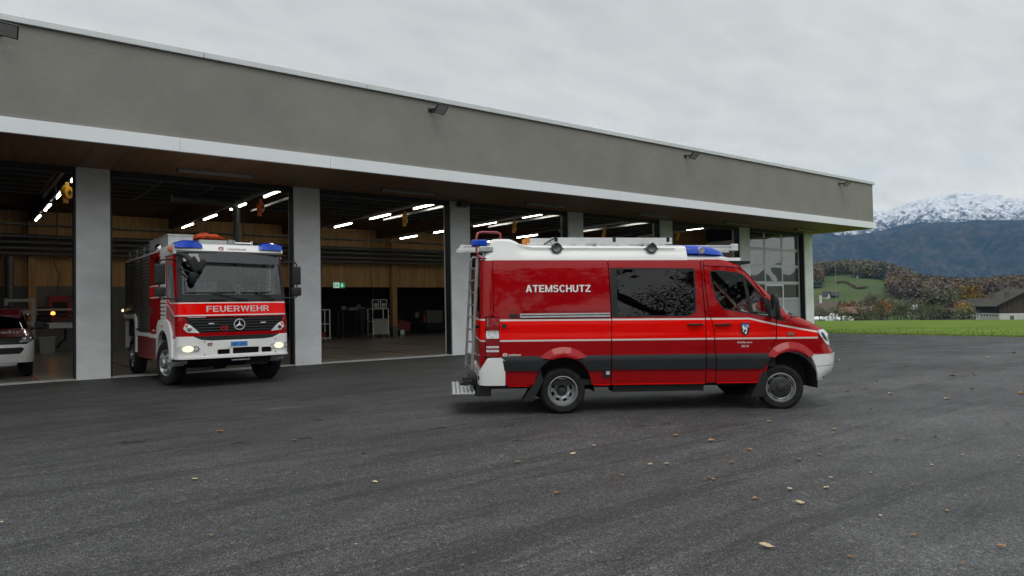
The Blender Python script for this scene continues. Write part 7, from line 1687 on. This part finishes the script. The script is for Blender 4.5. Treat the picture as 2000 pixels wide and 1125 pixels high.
# field rails and posts
for i, (x0, x1) in enumerate(((1853, 1876), (1880, 1913), (1988, 2010))):
    F_ = thing('field_rail', ['pale rail fence left of the yellow tree', 'pale rail fence running up to the whitewashed barn', 'short pale rail fence right of the barn base'][i], 'fence')
    a = far(x0, 628, 176); b = far(x1, 628, 176); F_.location = (a[0], a[1], tz(a) + .1); n = 6; dz = tz(b) - tz(a)
    for k in range(n + 1):
        t = k / n; mb = MB(); x, y = (b[0] - a[0]) * t, (b[1] - a[1]) * t; mb.box(x - .05, x + .05, y - .05, y + .05, dz * t - .2, dz * t + 1.15); mb.build('post', LIME, F_)
    for z in (.55, 1.05):
        mb = MB(); mb.tube([(0, 0, z), (b[0] - a[0], b[1] - a[1], dz + z)], .05, 6); mb.build('rail', LIME, F_)
p = far(1643, 628, 130); mb = MB(); mb.box(-.06, .06, -.06, .06, -.1, .9); o = mb.build('field_post', BOARD); o.location = (p[0], p[1], tz(p) + .1); tag(o, 'lone short wooden post in the green field', 'post')
p = far(1632, 540, 420); mb = MB(); mb.tube([(0, 0, 0), (0, 0, 24)], [.16, .09], 6); o = mb.build('mast', GALV); o.location = (p[0], p[1], tz(p)); tag(o, 'thin upright mast in front of the hillside meadow', 'mast')

# ------------------------------------------------------------------ trees behind the camera, mirrored in the van and the door glass
NT = [tree_meshes('park%d' % i, 12, 9, [leafm('dark', LC['dark']), leafm('olive', LC['olive']), leafm('brown', LC['brown'])], 5200, .06, 5, 60 + i, .2, .5, .50, True, .05, (3, .26)) for i in range(2)]
for i, (x, y, s) in enumerate([(3.6, -16, 1.75), (9.5, -17.5, 1.6), (-8, -17, 1.8), (15, -20, 1.5), (-16, -18, 1.5), (36, -14, 1.1)]):
    if x > XE - 1: x = XE + 4
    plant('roadside_tree', NT[i % 2], (x, y, ground_z(x, y) - .05), 'half bare tree standing behind the photographer, %s' % ['facing the sliding door', 'facing the cab', 'left of the first', 'far right', 'far left', 'on the verge'][i], group='trees behind the camera', sc=s, rz=i * 1.1)

BT = [tree_meshes('bushy%d' % i, 10.5, 9.5, [leafm('dark', LC['dark']), leafm('olive', LC['olive'])], 7000, .12, 3, 80 + i, .16, .5, .50, False, .06, (6, .5)) for i in range(2)]
for i, (x, y, s) in enumerate([(1.8, -24, 1.0), (8.2, -23, .95), (-13, -22, 1.0), (15.5, -25, 1.1)]):
    plant('bushy_tree', BT[i % 2], (x, y, ground_z(x, y) - .05), 'dense dark bushy tree behind the photographer, ' + ['opposite the middle window of the van', 'opposite the cab of the van', 'farthest to the left', 'farthest to the right'][i], group='bushy trees behind the camera', sc=s, rz=i * 2.1)
mb = MB()
for k in range(46):
    x = -22 + k * 1.15; clumps(mb, 90, x, -23 + .8 * math.sin(k), 1.6, 1.3, 1.1, 2.6, .26, k % 2, seed=500 + k)
o = mb.build('boundary_hedge', [leafm('dark', LC['dark']), leafm('green', LC['green'])], fix=False, kind='stuff'); o['label'] = 'dark hedge along the yard behind the photographer'
# ------------------------------------------------------------------ fallen leaves and twigs on the asphalt
LM = [M('dry_leaf_pale', (.50, .40, .24), .8, var=.2, vscale=30), M('dry_leaf_brown', (.28, .15, .06), .8, var=.3, vscale=30), M('dry_leaf_orange', (.36, .21, .09), .8, var=.2, vscale=30)]
def on_ground(px, py):
    p = on_z(px, py, 0)
    for _ in range(6): p = on_z(px, py, ground_z(p[0], p[1]))
    return p
def leaf_mesh(i):
    rg = random.Random(90 + i); n = 9; out = []
    for k in range(n):
        t = k / (n - 1); wd_ = .34 * math.sin(PI * t ** .8) * (1 + .25 * (k % 2)); out.append((t, wd_))
    vs = []; fs = []; cu = rg.uniform(.25, .6)
    for t, wd_ in out:
        z = cu * (t - .5) ** 2 * .9; vs += [(t - .5, wd_, z + abs(wd_) * cu * .9 + .02), (t - .5, 0, z), (t - .5, -wd_, z + abs(wd_) * cu * rg.uniform(.3, 1.4) + .02)]
    for k in range(n - 1):
        for q in (0, 1): a = k * 3 + q; fs.append((a, a + 1, a + 4, a + 3))
    mb = MB(); mb.add(vs, fs); mb.tube([(-.5, 0, cu * .22), (-.62, .02, .30 * cu), (-.78, .05, .1)], .012, 4); return mb
LFM = [leaf_mesh(i).mesh('leaf%d' % i, LM[i % 3], fix=False) for i in range(6)]
named = [(733, 944, 17, 0, 'pale curled leaf alone on the asphalt in the middle foreground'), (1498, 1070, 42, 0, 'largest pale leaf with dark stem near the bottom of the picture'), (1543, 958, 22, 0, 'tan leaf in the foreground below the front wheel'), (1563, 985, 26, 0, 'pale leaf lying just below the tan one in the foreground'), (1394, 938, 13, 2, 'small orange upright leaf below the middle of the van'), (1615, 955, 22, 0, 'pale leaf right of the tan one in the foreground'), (1120, 888, 18, 0, 'cream leaf on the asphalt below the rear wheel'), (1390, 862, 24, 2, 'orange leaf on the asphalt under the van door'), (1787, 1047, 20, 1, 'brown leaf at the lower right'), (1957, 1070, 24, 2, 'orange brown leaf in the lower right corner'), (1827, 855, 18, 0, 'white tipped leaf right of the van in mid distance'), (1303, 908, 16, 0, 'thin pale leaf left of the small orange leaf'), (1466, 880, 16, 1, 'brown flat leaf below the front of the van'), (3, 1023, 14, 0, 'pale leaf cut by the left picture edge'), (696, 1066, 10, 0, 'tiny pale leaf near the bottom left of centre'), (1782, 950, 14, 1, 'dark brown leaf at the right, above the lower brown one'), (412, 1049, 14, 2, 'faint orange leaf in the left foreground')]
for px, py, w_, mi, lab in named:
    p = on_ground(px, py); depth = np.dot(p - CAM, RC @ np.array([0, 0, 1])); s = w_ * depth / FPX * .72
    me = LFM[(mi + (px % 2) * 3) % 6]; o = link('fallen_leaf', me); o.location = (p[0], p[1], p[2] + .012); o.scale = (s, s * random.uniform(.7, 1.1), s * .8); o.rotation_euler = (random.uniform(-.2, .2), random.uniform(-.2, .2), random.uniform(-.5, .8) - .6); tag(o, lab, 'leaf', 'fallen leaves on the asphalt')
rest = [(1623, 935), (1625, 827), (1475, 976), (1270, 910), (1088, 965), (1905, 733), (1880, 890), (1968, 828), (1990, 893), (1713, 745), (1690, 760), (1655, 765), (1740, 770), (1900, 760), (1960, 720), (1930, 700), (1860, 735), (1995, 770), (1820, 910), (1880, 1102), (1502, 825), (1630, 840), (1752, 860), (1700, 800), (1850, 780), (1945, 800), (1800, 740), (1770, 715), (1660, 720), (1980, 690), (1160, 872), (1320, 852), (1560, 900), (1600, 890), (1430, 905), (1385, 935), (1640, 705), (1750, 690), (1215, 930), (1010, 905), (575, 862), (430, 845), (380, 938), (1072, 812), (1850, 1000), (1720, 1010), (1660, 1090), (1910, 960), (1700, 925)]
for i, (px, py) in enumerate(rest):
    p = on_ground(px, py); depth = np.dot(p - CAM, RC @ np.array([0, 0, 1])); s = random.uniform(7, 14) * depth / FPX; s = min(s, .12)
    o = link('fallen_leaf', LFM[i % 6]); o.location = (p[0], p[1], p[2] + .01); o.scale = (s, s, s * 1.2); o.rotation_euler = (0, 0, random.uniform(-PI, PI)); zx = 'far to the right' if px > 1800 else 'right of the van' if px > 1600 else 'below the cab of the van' if px > 1350 else 'below the van tail' if px > 900 else 'in the left half'; zy = 'in the distance' if py < 740 else 'level with the wheels' if py < 815 else 'in the middle ground' if py < 915 else 'in the foreground'
    tag(o, 'small dry leaf ' + zx + ', ' + zy, 'leaf', 'small fallen leaves scattered over the asphalt')
TWM = M('dark_twig', (.02, .014, .010), .9)
for i, (px, py, l) in enumerate([(610, 822, .30), (583, 858, .35), (450, 868, .45), (240, 868, .5), (1000, 863, .3), (705, 888, .12), (1400, 864, .3), (840, 840, .5), (985, 835, .35), (230, 866, .2), (1290, 830, .3), (1240, 835, .4)]):
    p = on_ground(px, py); a = random.uniform(-.7, .1); mb = MB(); c, s_ = math.cos(a), math.sin(a)
    mb.tube([(0, 0, .006), (l * .2 * c, l * .2 * s_ + .02, .012), (l * .5 * c, l * .5 * s_, .006)], .003, 5); mb.tube([(l * .2 * c, l * .2 * s_ + .02, .012), (l * .32 * c + .04, l * .3 * s_ + .07, .008)], .002, 4); o = mb.build('twig', TWM); o.location = tuple(p); tag(o, 'thin dark twig lying on the asphalt ' + ['below the rear step of the van', 'left of centre before the van tail', 'long, in the left middle foreground', 'at the far left of the asphalt', 'right under the rear wheel of the van', 'in the middle foreground', 'below the cab door of the van', 'beside the rear wheel of the van', 'behind the rear wheel, towards the viewer', 'crossing the far left twig', 'under the sliding door of the van', 'left of the one under the sliding door'][i], 'twig', 'dark twigs on the asphalt')
# chalky scrape marks before the bays
# ------------------------------------------------------------------ the air: pale even haze round everything
mb = MB(); mb.box(-7600, 7600, -7600, 7600, -8, 1300); hz = mb.build('haze', [], None, kind='stuff', label='pale blue autumn haze between here and the mountains') if False else None
me = mb.mesh('haze', []); hz = link('haze', me); hz['kind'] = 'stuff'; hz['label'] = 'pale blue autumn haze between here and the mountains'
hm = bpy.data.materials.new('haze'); hm.use_nodes = True; t = hm.node_tree; t.nodes.clear(); o_ = t.nodes.new('ShaderNodeOutputMaterial'); v_ = t.nodes.new('ShaderNodeVolumePrincipled')
v_.inputs['Color'].default_value = (.30, .56, 1.0, 1); v_.inputs['Density'].default_value = HAZE_D; v_.inputs['Anisotropy'].default_value = .0
t.links.new(v_.outputs[0], o_.inputs['Volume']); me.materials.append(hm)
for o in bpy.data.objects:
    if '_world' in o: del o['_world']
